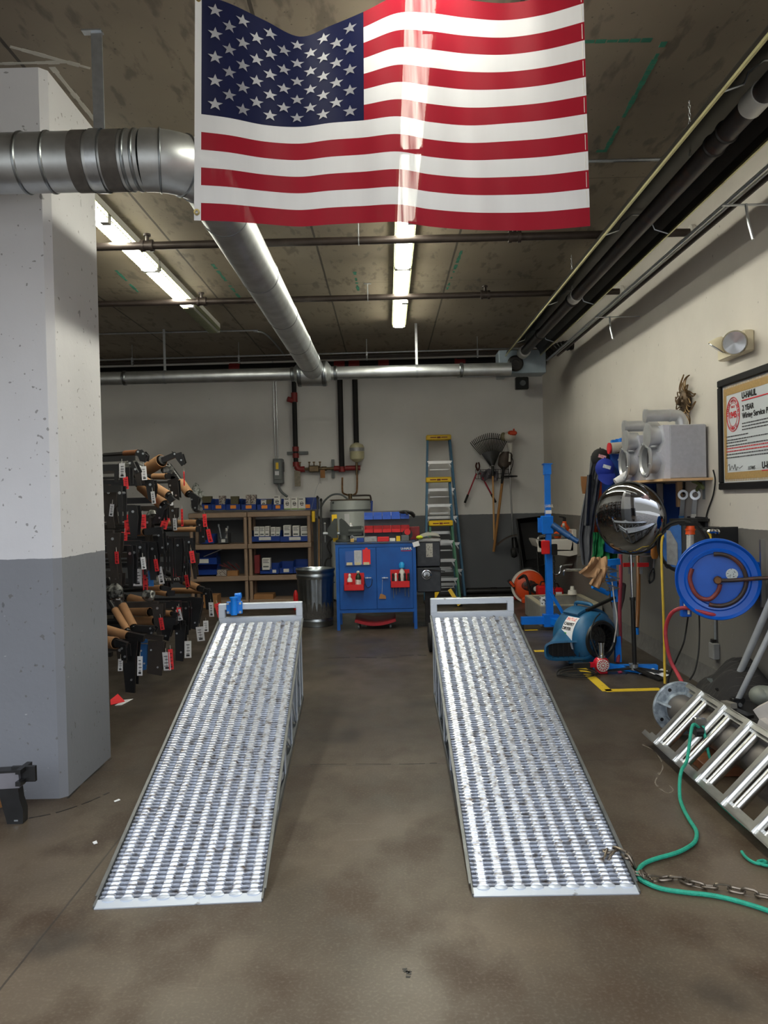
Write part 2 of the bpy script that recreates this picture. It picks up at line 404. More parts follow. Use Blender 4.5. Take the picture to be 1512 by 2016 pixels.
# paint overspray and chalk marks on the ceiling
PAINTS = mat('ceiling_overspray', (190, 186, 176), .7, 0, .1, 14); TEAL = mat('teal_chalk', (52, 122, 100), .9, 0, .25, 14)
def ceil_mark(pts, w, m, name, label):
    b = MB()
    for p, q in pts:
        p = Vector((*p, CEIL-.0008)); q = Vector((*q, CEIL-.0008)); n = max(2, int((q-p).length/.05))
        for i in range(n):
            if m is TEAL and random.random() < .22: continue
            a = p.lerp(q, i/n); c = p.lerp(q, (i+(.9 if m is TEAL else 1.04))/n); b.bar(a, c, w*random.uniform(.55, 1.15), .0012)
    return b.build(name, m, ceiling, label)
ceil_mark([((-2.3, 3.86), (-1.5, 3.86)), ((-1.72, 3.72), (-1.42, 3.92)), ((-1.6, 3.9), (-1.585, 4.75))], .03, PAINTS, 'paint_overspray', 'white paint brushed onto the ceiling round the column')
def cz(px, py): p = atz(px, py, CEIL); return (p.x, p.y)
ceil_mark([(cz(1150, 82), cz(1308, 78)), (cz(1308, 82), cz(1190, 300)), (cz(1190, 297), cz(1155, 298))], .03, TEAL, 'chalk_line', 'teal chalk rectangle on the ceiling')
ceil_mark([(cz(910, 490), cz(880, 570)), (cz(698, 535), cz(706, 575)), (cz(228, 532), cz(275, 578)), (cz(418, 520), cz(475, 590))], .03, TEAL, 'chalk_line', 'short teal chalk strokes on the ceiling')
# ---------------------------------------------------------------- fluorescent lights
LENS = glow('lit_fluorescent_lens', (252, 250, 232), LAMP); LOFF = mat('unlit_clear_lens', (150, 150, 140), .3, .0, .05, 20, trans=.3)
HOUS = mat('light_housing', (185, 184, 176), .45, 0, .05, 8); LOUV = mat('lens_louvre', (120, 122, 96), .4, 0, .1, 9)
def strip_light(x, y0, y1, lab, grp, lit=1.0, w=.128):
    t = thing('fluorescent_light', lab, 'ceiling light', (x, (y0+y1)/2, CEIL), grp)
    b = MB().bb((x-w*.62, y0, CEIL-.055), (x+w*.62, y1, CEIL)); 
    b.build('housing', HOUS, t)
    ym = y0+(y1-y0)*lit
    def lens(a, b_, m):
        k = MB(); sec = [(-w/2, 0), (-w/2, -.03), (-w*.36, -.055), (w*.36, -.055), (w/2, -.03), (w/2, 0)]
        k.prism(sec, b_-a, (x, (a+b_)/2, CEIL-.055), X, Z); k.build('lens', m, t, smooth=0)
    if lit > 0: lens(y0+.02, ym-.01, LENS)
    if lit < 1: lens(ym, y1-.02, LOFF)
    g = MB(); n = int((y1-y0)/.03)
    for i in range(n+1):
        yy = y0+.02+i*(y1-y0-.04)/n
        if i % 1 == 0 and (yy > ym or i % 2 == 0):
            for s in (-1, 1): g.bb((x+s*w*.5-.004, yy-.003, CEIL-.09), (x+s*w*.62, yy+.003, CEIL-.052))
            if yy > ym: g.bb((x-w*.4, yy-.003, CEIL-.116), (x+w*.4, yy+.003, CEIL-.109))
    for s in (-1, 1): g.bb((x+s*w*.61-.004, y0, CEIL-.06), (x+s*w*.61+.004, y1, CEIL-.052)); g.bb((x+s*w*.54-.003, y0, CEIL-.088), (x+s*w*.54+.003, y1, CEIL-.082))
    g.build('wire_guard', LOUV, t)
    e = MB(); e.bb((x-w*.55, y1-.02, CEIL-.105), (x+w*.55, y1+.02, CEIL)); e.bb((x-w*.55, y0-.02, CEIL-.105), (x+w*.55, y0+.02, CEIL)); e.build('end_cap', HOUS, t)
    m = MB(); m.bb((x+w*.1, (y0+y1)/2-.05, CEIL-.118), (x+w*.58, (y0+y1)/2+.02, CEIL-.05)); m.build('latch', HOUS, t)
    return t
strip_light(.19, 7.12, 9.45, 'far lit fluorescent strip light over the gap between the ramps', 'strip lights')
strip_light(.19, 4.72, 7.07, 'lit fluorescent strip light half hidden by the bottom edge of the flag', 'strip lights')
strip_light(.19, 2.3, 4.67, 'lit fluorescent strip light shining through the cloth of the flag', 'strip lights')
strip_light(-2.04, 7.0, 9.5, 'fluorescent strip light beyond the column with its far end unlit', 'strip lights', .5)
strip_light(-2.04, 4.55, 6.95, 'lit fluorescent strip light right beside the column', 'strip lights')
# ---------------------------------------------------------------- sprinkler pipes
IRON = mat('dark_iron_pipe', (58, 50, 46), .4, .4, .25, 10)
def sprinkler(y, z, fits, hang, lab):
    t = thing('sprinkler_pipe', lab, 'pipe', (0, y, z))
    MB().cyl((XL, y, z), (XR, y, z), .03, n=16).build('pipe', IRON, t)
    MB().lathe([(.03, 0), (.058, .004), (.06, .03), (.03, .034)], (XR-.035, y, z), X, 24).build('escutcheon', WPLAS, t)
    for px, py in fits:
        x = at(px, py, y).x; f = MB()
        for dx in (-.035, .035): f.cyl((x+dx-.012, y, z), (x+dx+.012, y, z), .045, n=20)
        f.cyl((x-.04, y, z), (x+.04, y, z), .038, n=20).cyl((x, y-.0, z), (x, y, z+.08), .014, n=10).cyl((x, y, z+.075), (x, y, z+.09), .028, n=16)
        f.build('coupling', IRON, t)
    for px, py in hang:
        x = at(px, py, y).x
        MB().cyl((x, y, z+.035), (x, y, CEIL), .005, n=8).bb((x-.035, y-.012, CEIL-.006), (x+.035, y+.012, CEIL)).build('hanger_rod', ZINC, t)
        MB().tube([(x, y+.034*math.cos(a), z+.034*math.sin(a)) for a in [i*PI/8 for i in range(16)]], .004, 6, True).bb((x-.006, y-.006, z-.035), (x+.006, y+.006, z+.05)).build('hanger_ring', ZINC, t)
sprinkler(6.08, 3.45, [(290, 484), (1013, 467)], [(706, 470)], 'dark iron sprinkler pipe crossing just below the flag')
sprinkler(7.9, 3.48, [(397, 592), (955, 579)], [(724, 582)], 'dark iron sprinkler pipe farther back, across the end of the strip lights')
# ---------------------------------------------------------------- ducts
def ring(b, c, ax, r, t=.012, w=.02):
    b.lathe([(r, -w/2), (r+t, -w/4), (r+t, w/4), (r, w/2)], c, ax, 32, cap=False)
DY, DZ, DX, DR = 3.62, 3.03, -.845, .13
t = thing('exhaust_duct', 'large round galvanised duct, out past the column then back along the ceiling', 'duct', (DX, DY, DZ))
MB().cyl((-5.19, DY, DZ), (DX-.23, DY, DZ), DR, n=48).build('duct_run', GALVD, t)
pts = [Vector((DX-.23+.23*math.sin(a), DY+.23*(1-math.cos(a)), DZ)) for a in [i*PI/2/10 for i in range(11)]]
MB().tube(pts, DR+.006, 48).build('elbow', GALVD, t)
MB().cyl((DX, DY+.22, DZ), (DX-.02, 9.55, DZ+.04), DR, n=48).build('duct_run', GALVD, t)
b = MB()
for x in (-1.62, -1.5, -1.14, -1.10, -1.93, -1.97): ring(b, (x, DY, DZ), X, DR, .006, .018)
for a in (2, 5, 8): ring(b, pts[a], (pts[a]-pts[a-1]), DR+.005, .007, .012)
for y in (4.3, 5.5, 6.7, 7.9, 9.0): ring(b, (DX-.02*(y-DY)/6, y, DZ+.04*(y-DY)/6), Y, DR, .004, .014)
b.build('seam', GALV, t)
TAPE = mat('duct_tape', (96, 92, 88), .5, .3, .15, 30)
b = MB()
for x, w_ in ((-1.35, .05), (-1.2, .06), (-1.97, .10)): b.cyl((x-w_/2-.008, DY-.0, DZ), (x+w_/2+.008, DY, DZ), DR+.0035, n=48, cap=False)
b.build('tape', TAPE, t)
MB().cyl((-1.3, DY, DZ), (-1.25, DY, DZ), DR+.008, n=48, cap=False).bb((-1.3, DY-.008, DZ+DR), (-1.25, DY+.0, CEIL-.0)).bb((-1.34, DY-.02, CEIL-.006), (-1.25, DY+.02, CEIL)).build('strap', ZINC, t)
# cross duct with a tee
CZ = 3.03; CY = 9.72
t = thing('branch_duct', 'slimmer galvanised duct running across the back below the pipes', 'duct', (-.8, CY, CZ))
MB().cyl((XL, CY, CZ), (-1.05, CY, CZ), .08, n=32).build('duct_run', GALVD, t)
MB().cyl((-.62, CY, CZ), (1.56, CY, CZ), .08, n=32).build('duct_run', GALVD, t)
b = MB().lathe([(.082, -.29), (.084, -.24), (.15, -.17), (.155, .13), (.15, .17), (.084, .22), (.082, .27)], (-.87, CY, CZ), X, 32); b.build('tee', GALVD, t)
b = MB(); 
for x in (-3.2, -1.13, -.6, .95): ring(b, (x, CY, CZ), X, .08, .01, .05)
for x in (-1.04, -.74): ring(b, (x, CY, CZ), X, .153, .006, .05)
b.build('seam', GALV, t)
b = MB()
for px in (324, 820):
    x = at(px, 700, CY).x; b.cyl((x-.015, CY, CZ), (x+.015, CY, CZ), .084, n=32, cap=False).bb((x-.015, CY-.002, CZ+.08), (x+.015, CY+.002, CEIL))
b.build('strap', ZINC, t)
# ---------------------------------------------------------------- infrared tube heater
HX, HZ = 1.71, 3.22
REFL = mat('heater_reflector', (62, 60, 56), .38, .85, .2, 6); TUBEM = mat('heater_tube', (52, 48, 48), .45, .3, .25, 12, rgb2=(80, 58, 48), thr=(.5, .8))
t = thing('tube_heater', 'long infrared tube heater hung along the right wall below the ceiling', 'heater', (HX, 5, HZ))
MB().cyl((HX, 1.35, HZ), (HX, 9.9, HZ), .052, n=28).build('heater_tube', TUBEM, t)
b = MB()
for y in (3.52, 6.95): b.cyl((HX, y, HZ), (HX, y+.13, HZ), .058, n=28)
b.cyl((HX, 9.55, HZ), (HX, 9.75, HZ), .07, n=28)
b.build('collar', mat('heater_collar', (205, 205, 200), .4, .3, .05, 9), t, 'pale metal collar')
b = MB()
for y in (3.9, 4.05, 7.15, 8.6): ring(b, (HX, y, HZ), Y, .052, .008, .02)
b.build('clamp', STEEL, t)
sec = [(-.215, -.03), (-.2, .02), (-.12, .12), (.12, .12), (.2, .02), (.215, -.03)]
b = MB(); th = .004
for (a, c) in zip(sec[:-1], sec[1:]):
    b.slab([(HX+a[0], 1.35, HZ+a[1]), (HX+c[0], 1.35, HZ+c[1]), (HX+c[0], 9.7, HZ+c[1]), (HX+a[0], 9.7, HZ+a[1])], th)
b.build('reflector', REFL, t)
b = MB()
for s in (-1, 1): b.bar((HX+s*.215, 1.35, HZ-.03), (HX+s*.215, 9.7, HZ-.03), .012, .014)
b.build('reflector_lip', mat('bright_lip', (200, 196, 150), .3, .9, .1, 5), t, 'bright rolled edge')
b = MB()
for y in (1.6, 3.45, 5.3, 7.2, 8.9):
    b.tube([(HX-.21, y, HZ-.03), (HX-.12, y, HZ-.0), (HX-.1, y, HZ+.05), (HX-.03, y, HZ+.1), (HX+.03, y, HZ+.1), (HX+.1, y, HZ+.05), (HX+.12, y, HZ), (HX+.21, y, HZ-.03)], .005, 6)
b.build('wire_bracket', ZINC, t)
b = MB()
for (px, py) in ((1357, 195), (1125, 500)):
    p = atz(px, py, CEIL); y = p.y; x = p.x
    for i in range(14):
        z = CEIL-.02-i*.022; b.tube([(x+(.006 if i % 2 else 0)*math.cos(a), y+(.006 if i % 2 == 0 else 0)*math.cos(a), z+.012*math.sin(a)) for a in [k*PI/4 for k in range(8)]], .0018, 4, True)
b.build('hanging_chain', ZINC, t)
b = MB().bb((1.42, 9.75, 2.98), (2.0, 10.05, 3.27), .006); b.build('burner_box', mat('burner_box_paint', (120, 132, 142), .45, .2, .1, 9), t)
b = MB().lathe([(.09, 0), (.1, .01), (.08, .03), (.05, .03), (.045, .015)], (1.62, 9.74, 3.1), -Y, 24); b.build('burner_port', STEEL, t)
# gas line and conduit beside the heater
t = thing('gas_line', 'thin pipes and conduit running along the right wall beside the tube heater', 'pipe', (2.1, 5, 3.1))
MB().cyl((2.02, 1.32, 3.14), (2.02, 9.8, 3.14), .012, n=10).build('pipe', ZINC, t)
MB().cyl((2.16, 1.32, 3.2), (2.16, 9.8, 3.2), .017, n=10).build('pipe', IRON, t)
MB().cyl((2.09, 1.32, 3.17), (2.09, 9.8, 3.17), .008, n=8).build('pipe', ALU, t)
b = MB()
for y in (4.6, 7.4):
    b.bar((1.98, y, 3.115), (XR, y, 3.115), .025, .005).tube([(2.12, y, 3.12), (2.12, y-.03, 3.0), (2.135, y-.05, 2.9)], .009, 6)
b.build('bracket', ZINC, t)
t = thing('flue_pipe', 'dark flexible flue pipe leaving through the right wall near the back corner', 'pipe', (2.1, 10.2, 3.2))
P = [Vector((1.86, 9.95, 3.1)), Vector((1.95, 9.9, 3.16)), Vector((2.1, 9.92, 3.27)), Vector((2.25, 9.98, 3.34)), Vector((2.4, 10.0, 3.36))]
MB().tube(P, .058, 20, smooth=6).build('hose', STEEL, t)
b = MB(); Q = spline(P, 7)
for i in range(2, len(Q)-1, 2): ring(b, Q[i], Q[i+1]-Q[i], .058, .008, .02)
b.build('corrugation', BLACK, t)
# ---------------------------------------------------------------- pipes high on the back wall
BLK = mat('black_insulation', (22, 22, 22), .75, 0, .2, 10); REDF = mat('red_fitting', (128, 34, 34), .5, 0, .15, 8)
t = thing('insulated_main', 'thick black insulated pipe along the top of the back wall with red fittings', 'pipe', (0, 11.7, 3.46))
MB().cyl((XL, 11.72, 3.44), (XR, 11.72, 3.47), .075, n=20).build('pipe', BLK, t)
for i, px in enumerate((462, 668, 697, 755, 905, 1010)):
    x = at(px, 712, 11.7).x; MB().cyl((x-.08, 11.72, 3.455), (x+.08, 11.72, 3.455), .082, n=20).build('fitting', REDF, t, 'dull red pipe fitting')
for i, (y, z, r, m, lab) in enumerate(((10.9, 3.44, .016, IRON, 'thin dark iron pipe in front of the black insulated main'), (11.2, 3.47, .02, IRON, 'second iron pipe, tight against the black insulated main'), (10.6, 3.42, .012, ZINC, 'thin grey steel conduit, nearest of the pipes at the top of the back wall'))):
    t = thing('ceiling_pipe', lab, 'pipe', (0, y, z)); MB().cyl((XL, y, z), (XR, y, z+.03), r, n=10).build('pipe', m, t)
    b = MB()
    for px in (260, 470, 722, 940): x = at(px, 690, y).x; b.cyl((x, y, z), (x, y, CEIL), .005, n=6).box((x, y, z), (.02, .05, .05))
    b.build('hanger_rod', ZINC, t)
t = thing('ceiling_conduit', 'grey conduit bent across the ceiling beyond the left strip light', 'conduit', (-2, 9.9, CEIL))
MB().tube([(XL, 9.85, CEIL-.012), (-1.9, 9.85, CEIL-.012), (-1.62, 9.9, CEIL-.012), (-1.5, 10.1, CEIL-.012), (-1.46, 11.0, CEIL-.012), (-1.46, 11.9, CEIL-.012)], .011, 8, smooth=5).build('conduit', ZINC, t)
t = thing('ceiling_conduit', 'straight grey conduit crossing the ceiling to the right of the flag', 'conduit', (1, 4.6, CEIL))
yc = atz(1230, 312, CEIL).y
MB().cyl((.9, yc, CEIL-.012), (1.85, yc, CEIL-.012), .011, n=8).build('conduit', ZINC, t)
# vertical pipes on the back wall
def vpipe(px, y0, y1, r, m, lab, name='pipe_riser', n=16):
    a = at(px, y0, 11.85); b_ = at(px, y1, 11.85); x = (a.x+b_.x)/2
    t = thing(name, lab, 'pipe', (x, 11.85, b_.z)); MB().cyl((x, 11.87, b_.z), (x, 11.87, a.z), r, n=n).build('pipe', m, t); return t, x
t, x = vpipe(580, 715, 918, .036, BLK, 'black pipe riser with red couplings, left of the three on the back wall')
for py in (782, 884, 897, 914):
    z = at(580, py, 11.85).z; MB().cyl((x, 11.87, z-.07 if py < 800 else z-.035), (x, 11.87, z+.07 if py < 800 else z+.035), .048, n=16).build('coupling', REDF, t, 'red coupling')
MB().cyl((x-.03, 11.87, at(580, 788, 11.85).z), (x-.1, 11.84, at(580, 788, 11.85).z+.02), .04, n=14).build('branch_plug', REDF, t)
z = at(580, 891, 11.85).z
MB().bb((x-.14, 11.93, z-.02), (x+.18, 11.99, z+.02)).build('strut', GRAY, t)
t, x1 = vpipe(671, 745, 925, .04, BLK, 'black insulated riser in the middle, ending above the water heater')
MB().cyl((x1, 11.87, at(671, 925, 11.85).z-.03), (x1, 11.87, at(671, 925, 11.85).z+.05), .048, n=16).build('coupling', REDF, t, 'red coupling')
t, x2 = vpipe(700, 745, 874, .04, BLK, 'black insulated riser above the small cream expansion tank')
zv = at(620, 923, 11.85).z; xa = at(584, 923, 11.85).x
BRASS = mat('aged_brass', (105, 88, 66), .45, .7, .3, 20)
t = thing('valve_assembly', 'horizontal brass backflow valve with tags between the risers', 'valve', ((x+x1)/2, 11.85, zv))
MB().tube([(xa, 11.87, zv+.04), (xa+.03, 11.87, zv), (xa+.12, 11.87, zv)], .045, 14, smooth=3).build('elbow', REDF, t, 'red elbow')
MB().cyl((xa+.1, 11.87, zv), (x2, 11.87, zv), .022, n=12).build('pipe', BRASS, t)
MB().cyl((x1-.12, 11.87, zv), (x1-.04, 11.87, zv), .04, n=14).cyl((x1+.05, 11.87, zv), (x2+.05, 11.87, zv), .038, n=14).build('coupling', REDF, t, 'dull red coupling')
xm = at(622, 923, 11.85).x
b = MB().bb((xm-.11, 11.83, zv-.05), (xm+.05, 11.92, zv+.05), .015).cyl((xm+.08, 11.87, zv), (xm+.16, 11.87, zv), .034, n=12); b.build('valve_body', BRASS, t)
b = MB()
for dx in (-.1, -.03, .06, -.24, -.32): b.cyl((xm+dx, 11.87, zv+.02), (xm+dx, 11.87, zv+.09), .009, n=8).box((xm+dx, 11.87, zv+.1), (.035, .008, .02))
b.build('test_cock', BRASS, t)
MB().box((xm+.1, 11.84, zv-.08), (.07, .005, .12)).build('paper_tag', CARD, t)
MB().box((xm-.28, 11.84, zv-.14), (.09, .006, .24)).build('rag', mat('old_rag', (140, 132, 118), .9, 0, .2, 20), t)
MB().bb((x1-.16, 11.93, zv-.14), (x1-.12, 11.99, zv+.14)).build('strut', GRAY, t)
t = thing('expansion_tank', 'small cream expansion tank hanging on the right riser', 'tank', (x2+.01, 11.75, at(700, 905, 11.8).z))
zt, zb = at(701, 873, 11.75).z, at(701, 908, 11.75).z
TANK = mat('cream_tank', (190, 184, 150), .4, 0, .06, 8)
h = zt-zb
MB().lathe([(.02, -.02), (.06, 0), (.1, .03), (.108, .07), (.108, h*.48), (.111, h*.5), (.108, h*.52), (.108, h-.06), (.09, h-.02), (.04, h), (.03, h+.01)], (x2+.01, 11.75, zb), Z, 28).build('tank', TANK, t)
MB().cyl((x2+.01, 11.75, zb+h*.55), (x2+.01, 11.75, zb+h*.75), .1095, n=28, cap=False).build('label_band', mat('silver_label', (150, 150, 152), .4, .4, .2, 60), t)
MB().cyl((x2, 11.8, at(702, 935, 11.8).z), (x2, 11.8, zb), .02, n=10).build('nipple', BRASS, t)
# conduits and disconnect box
for i, (px, lab) in enumerate(((542, 'left of two thin grey conduits dropping to the electrical box'), (547, 'right of two thin grey conduits dropping to the electrical box'))):
    a = at(px, 640 if i == 0 else 715, 11.96); c = at(px, 905, 11.96); t = thing('wall_conduit', lab, 'conduit', (c.x, 11.96, c.z)); MB().cyl((c.x, 11.96, c.z), (c.x, 11.96, min(a.z, CEIL)), .008, n=8).build('conduit', ZINC, t)
t = thing('disconnect_box', 'grey electrical disconnect box on the back wall with a whip below', 'electrical box', (at(548, 952, 11.9).x, 11.9, at(548, 952, 11.9).z))
p, q = at(537, 903, 11.84), at(557, 952, 11.84)
MB().bb((p.x, 11.84, q.z), (q.x, 12, p.z), .008).build('enclosure', GRAY, t)
MB().bb((p.x+.015, 11.825, q.z+.06), (q.x-.015, 11.84, p.z-.03), .004).build('door', mat('box_door', (104, 110, 110), .4, 0, .06, 8), t)
MB().bb((q.x, 11.86, p.z-.2), (q.x+.02, 11.9, p.z-.05)).build('switch_handle', BLACK, t)
MB().bb((p.x+.045, 11.82, p.z-.16), (p.x+.085, 11.826, p.z-.06)).build('warning_label', YELLOW, t)
MB().bb((p.x+.03, 11.82, p.z-.25), (p.x+.09, 11.826, p.z-.19)).build('rating_label', WHITE, t)
m_ = at(549, 953, 11.86); MB().tube([m_, at(550, 962, 11.86), at(556, 970, 11.86), at(566, 978, 11.86)], .018, 8, smooth=5).build('whip', GRAY, t)
# security camera + small box by the corner
t = thing('security_camera', 'small dark camera hung from the wall box in the back right corner', 'camera', tuple(at(1027, 755, 11.6)))
p = at(1027, 755, 11.6); MB().box(p, (.19, .1, .18), None, .01).build('housing', BLACK, t)
MB().cyl(p+Vector((0, -.05, 0)), p+Vector((0, -.12, -.01)), .04, n=16).build('lens', GRAY, t)
MB().tube([p+Vector((-.03, 0, .09)), p+Vector((-.07, 0, .18)), p+Vector((0, .02, .26)), p+Vector((.06, 0, .17)), p+Vector((.03, 0, .09))], .008, 6, smooth=4).build('cable', BLACKR, t)
MB().bb(p+Vector((-.03, .04, -.03)), (p.x+.03, 12, p.z+.03)).build('bracket', GRAY, t)
t = thing('junction_box', 'small grey junction box with conduit under the branch duct', 'electrical box', tuple(at(985, 741, 11.9)))
p = at(985, 740, 11.93); q = at(900, 740, 11.93)
MB().box(p, (.12, .1, .1), None, .006).build('box', ZINC, t); MB().cyl(p, (q.x, p.y, p.z), .012, n=8).build('conduit', ZINC, t)
MB().tube([p+Vector((.05, -.04, 0)), p+Vector((.12, -.05, .05)), p+Vector((.2, 0, .12))], .012, 6, smooth=3).build('whip', ZINC, t)
# ---------------------------------------------------------------- flag
def cloth_mat(name, rgb):
    m = bpy.data.materials.new(name); m.use_nodes = True; nt, N, L = nodes_of(m); b = N['Principled BSDF']; out = N['Material Output']
    b.inputs['Base Color'].default_value = (*lin(rgb), 1); b.inputs['Roughness'].default_value = .65; b.inputs['Specular IOR Level'].default_value = .2
    tl = N.new('ShaderNodeBsdfTranslucent'); tl.inputs[0].default_value = (*lin(rgb), 1); tr = N.new('ShaderNodeBsdfTransparent')
    m1 = N.new('ShaderNodeMixShader'); m1.inputs[0].default_value = .42; L.new(b.outputs[0], m1.inputs[1]); L.new(tl.outputs[0], m1.inputs[2])
    m2 = N.new('ShaderNodeMixShader'); L.new(m1.outputs[0], m2.inputs[1]); L.new(tr.outputs[0], m2.inputs[2])
    tc = N.new('ShaderNodeTexCoord').outputs['Object']; L.new(ramp(N, L, noise(N, L, tc, 40, 3, (1, 1, .06)), .3, .7, (.0, .0, .0, 1), (.024, .024, .024, 1)), m2.inputs[0])
    L.new(m2.outputs[0], out.inputs[0]); return m
FW, FR, FB = cloth_mat('white_flag_cloth', (206, 206, 212)), cloth_mat('red_flag_cloth', (140, 26, 42)), cloth_mat('blue_flag_cloth', (24, 28, 60))
cols = [(0, 384, 382, -14, 223, 434), (.09, 450, 450, 6, 232, 436), (.18, 521, 520, 40, 246, 441), (.268, 590, 588, 72, 250, 446), (.35, 652, 650, 50, 242, 442), (.43, 714, 716, 24, 237, 439), (.52, 782, 784, -8, 229, 437), (.60, 845, 846, -10, 240, 446),
        (.70, 920, 922, 0, 247, 452), (.80, 995, 1000, 6, 243, 454), (.90, 1072, 1080, -6, 236, 452), (1.0, 1148, 1162, -30, 224, 445)]
def flag_pt(u, v, off=0.0):
    i = 0
    while i < len(cols)-2 and cols[i+1][0] < u: i += 1
    k = [cols[max(i-1, 0)], cols[i], cols[i+1], cols[min(i+2, len(cols)-1)]]; t = (u-k[1][0])/(k[2][0]-k[1][0])
    def cr(j):
        a, b, c, d = [q[j] for q in k]; return .5*((2*b)+(c-a)*t+(2*a-5*b+4*c-d)*t*t+(3*b-a-3*c+d)*t**3)
    x0, x1, yt, ym, yb = cr(1), cr(2), cr(3), cr(4), cr(5); s = 7/13
    py = yt+(ym-yt)*v/s if v < s else ym+(yb-ym)*(v-s)/(1-s)
    px = x0+(x1-x0)*v
    dep = 3.05+.022*math.sin(u*19+v*1.3)+.012*math.sin(u*41-v*3)+.03*(1-v)*math.exp(-((u-.27)/.1)**2)
    return at(px, py, dep-off)
flag = thing('flag', 'American flag hanging below the ceiling in front of a lit strip light', 'flag', tuple(flag_pt(0, 1)))
b = MB(); NU, NV = 104, 78; u0 = .0245; UC = .432
us = [u0*i/3 for i in range(4)]+[u0+(UC-u0)*i/42 for i in range(1, 43)]+[UC+(1-UC)*i/58 for i in range(1, 59)]
G = [[b.V(flag_pt(u, j/NV)) for j in range(NV+1)] for u in us]
for i in range(len(us)-1):
    for j in range(NV):
        uu = (us[i]+us[i+1])/2; st = int((j+.5)/NV*13)
        b.use(FW if uu < u0 else FB if (uu < UC and st < 7) else (FR if st % 2 == 0 else FW)); b.F([G[i][j], G[i+1][j], G[i+1][j+1], G[i][j+1]])
cw, chh = UC-u0, 7/13
for r in range(9):
    for c in range(6 if r % 2 == 0 else 5):
        cu_ = u0+cw*(1+2*c+(r % 2))/12; cv = chh*(r+1)/10
        for off in (.0035, -.0035):
            b.use(FW); pts = []
            for k in range(10):
                a = PI*k/5; rad = .0308*(1 if k % 2 == 0 else .40)
                pts.append(flag_pt(cu_+math.sin(a)*rad*.6, max(0.001, cv-math.cos(a)*rad*1.0), off))
            cen = b.V(flag_pt(cu_, cv, off)); vs = [b.V(p) for p in pts]
            for k in range(10): b.F([cen, vs[k], vs[(k+1) % 10]])
b.build('cloth', None, flag, smooth=60, split=0)
GROM = mat('brass_grommet', (170, 150, 96), .35, .9, .1, 20)
for v in (.022, .965):
    p = flag_pt(.0122, v); MB().lathe([(.006, -.002), (.012, -.003), (.012, .006), (.006, .005)], p, -Y, 16, cap=False).build('grommet', GROM, flag)
for u, v in ((.012, .01), (.99, .01)):
    p = flag_pt(u, v); MB().tube([p+Vector((0, 0, -.01)), Vector((p.x, p.y, CEIL))], .0018, 5).build('hanging_cord', WPLAS, flag)
b = MB()
for v0 in (.03,):
    for j in range(12): b.tube([flag_pt(.99, (j+.1)/13, .002), flag_pt(.99, (j+.9)/13, .002)], .0012, 4)
b.build('hem_stitching', WPLAS, flag, split=0)
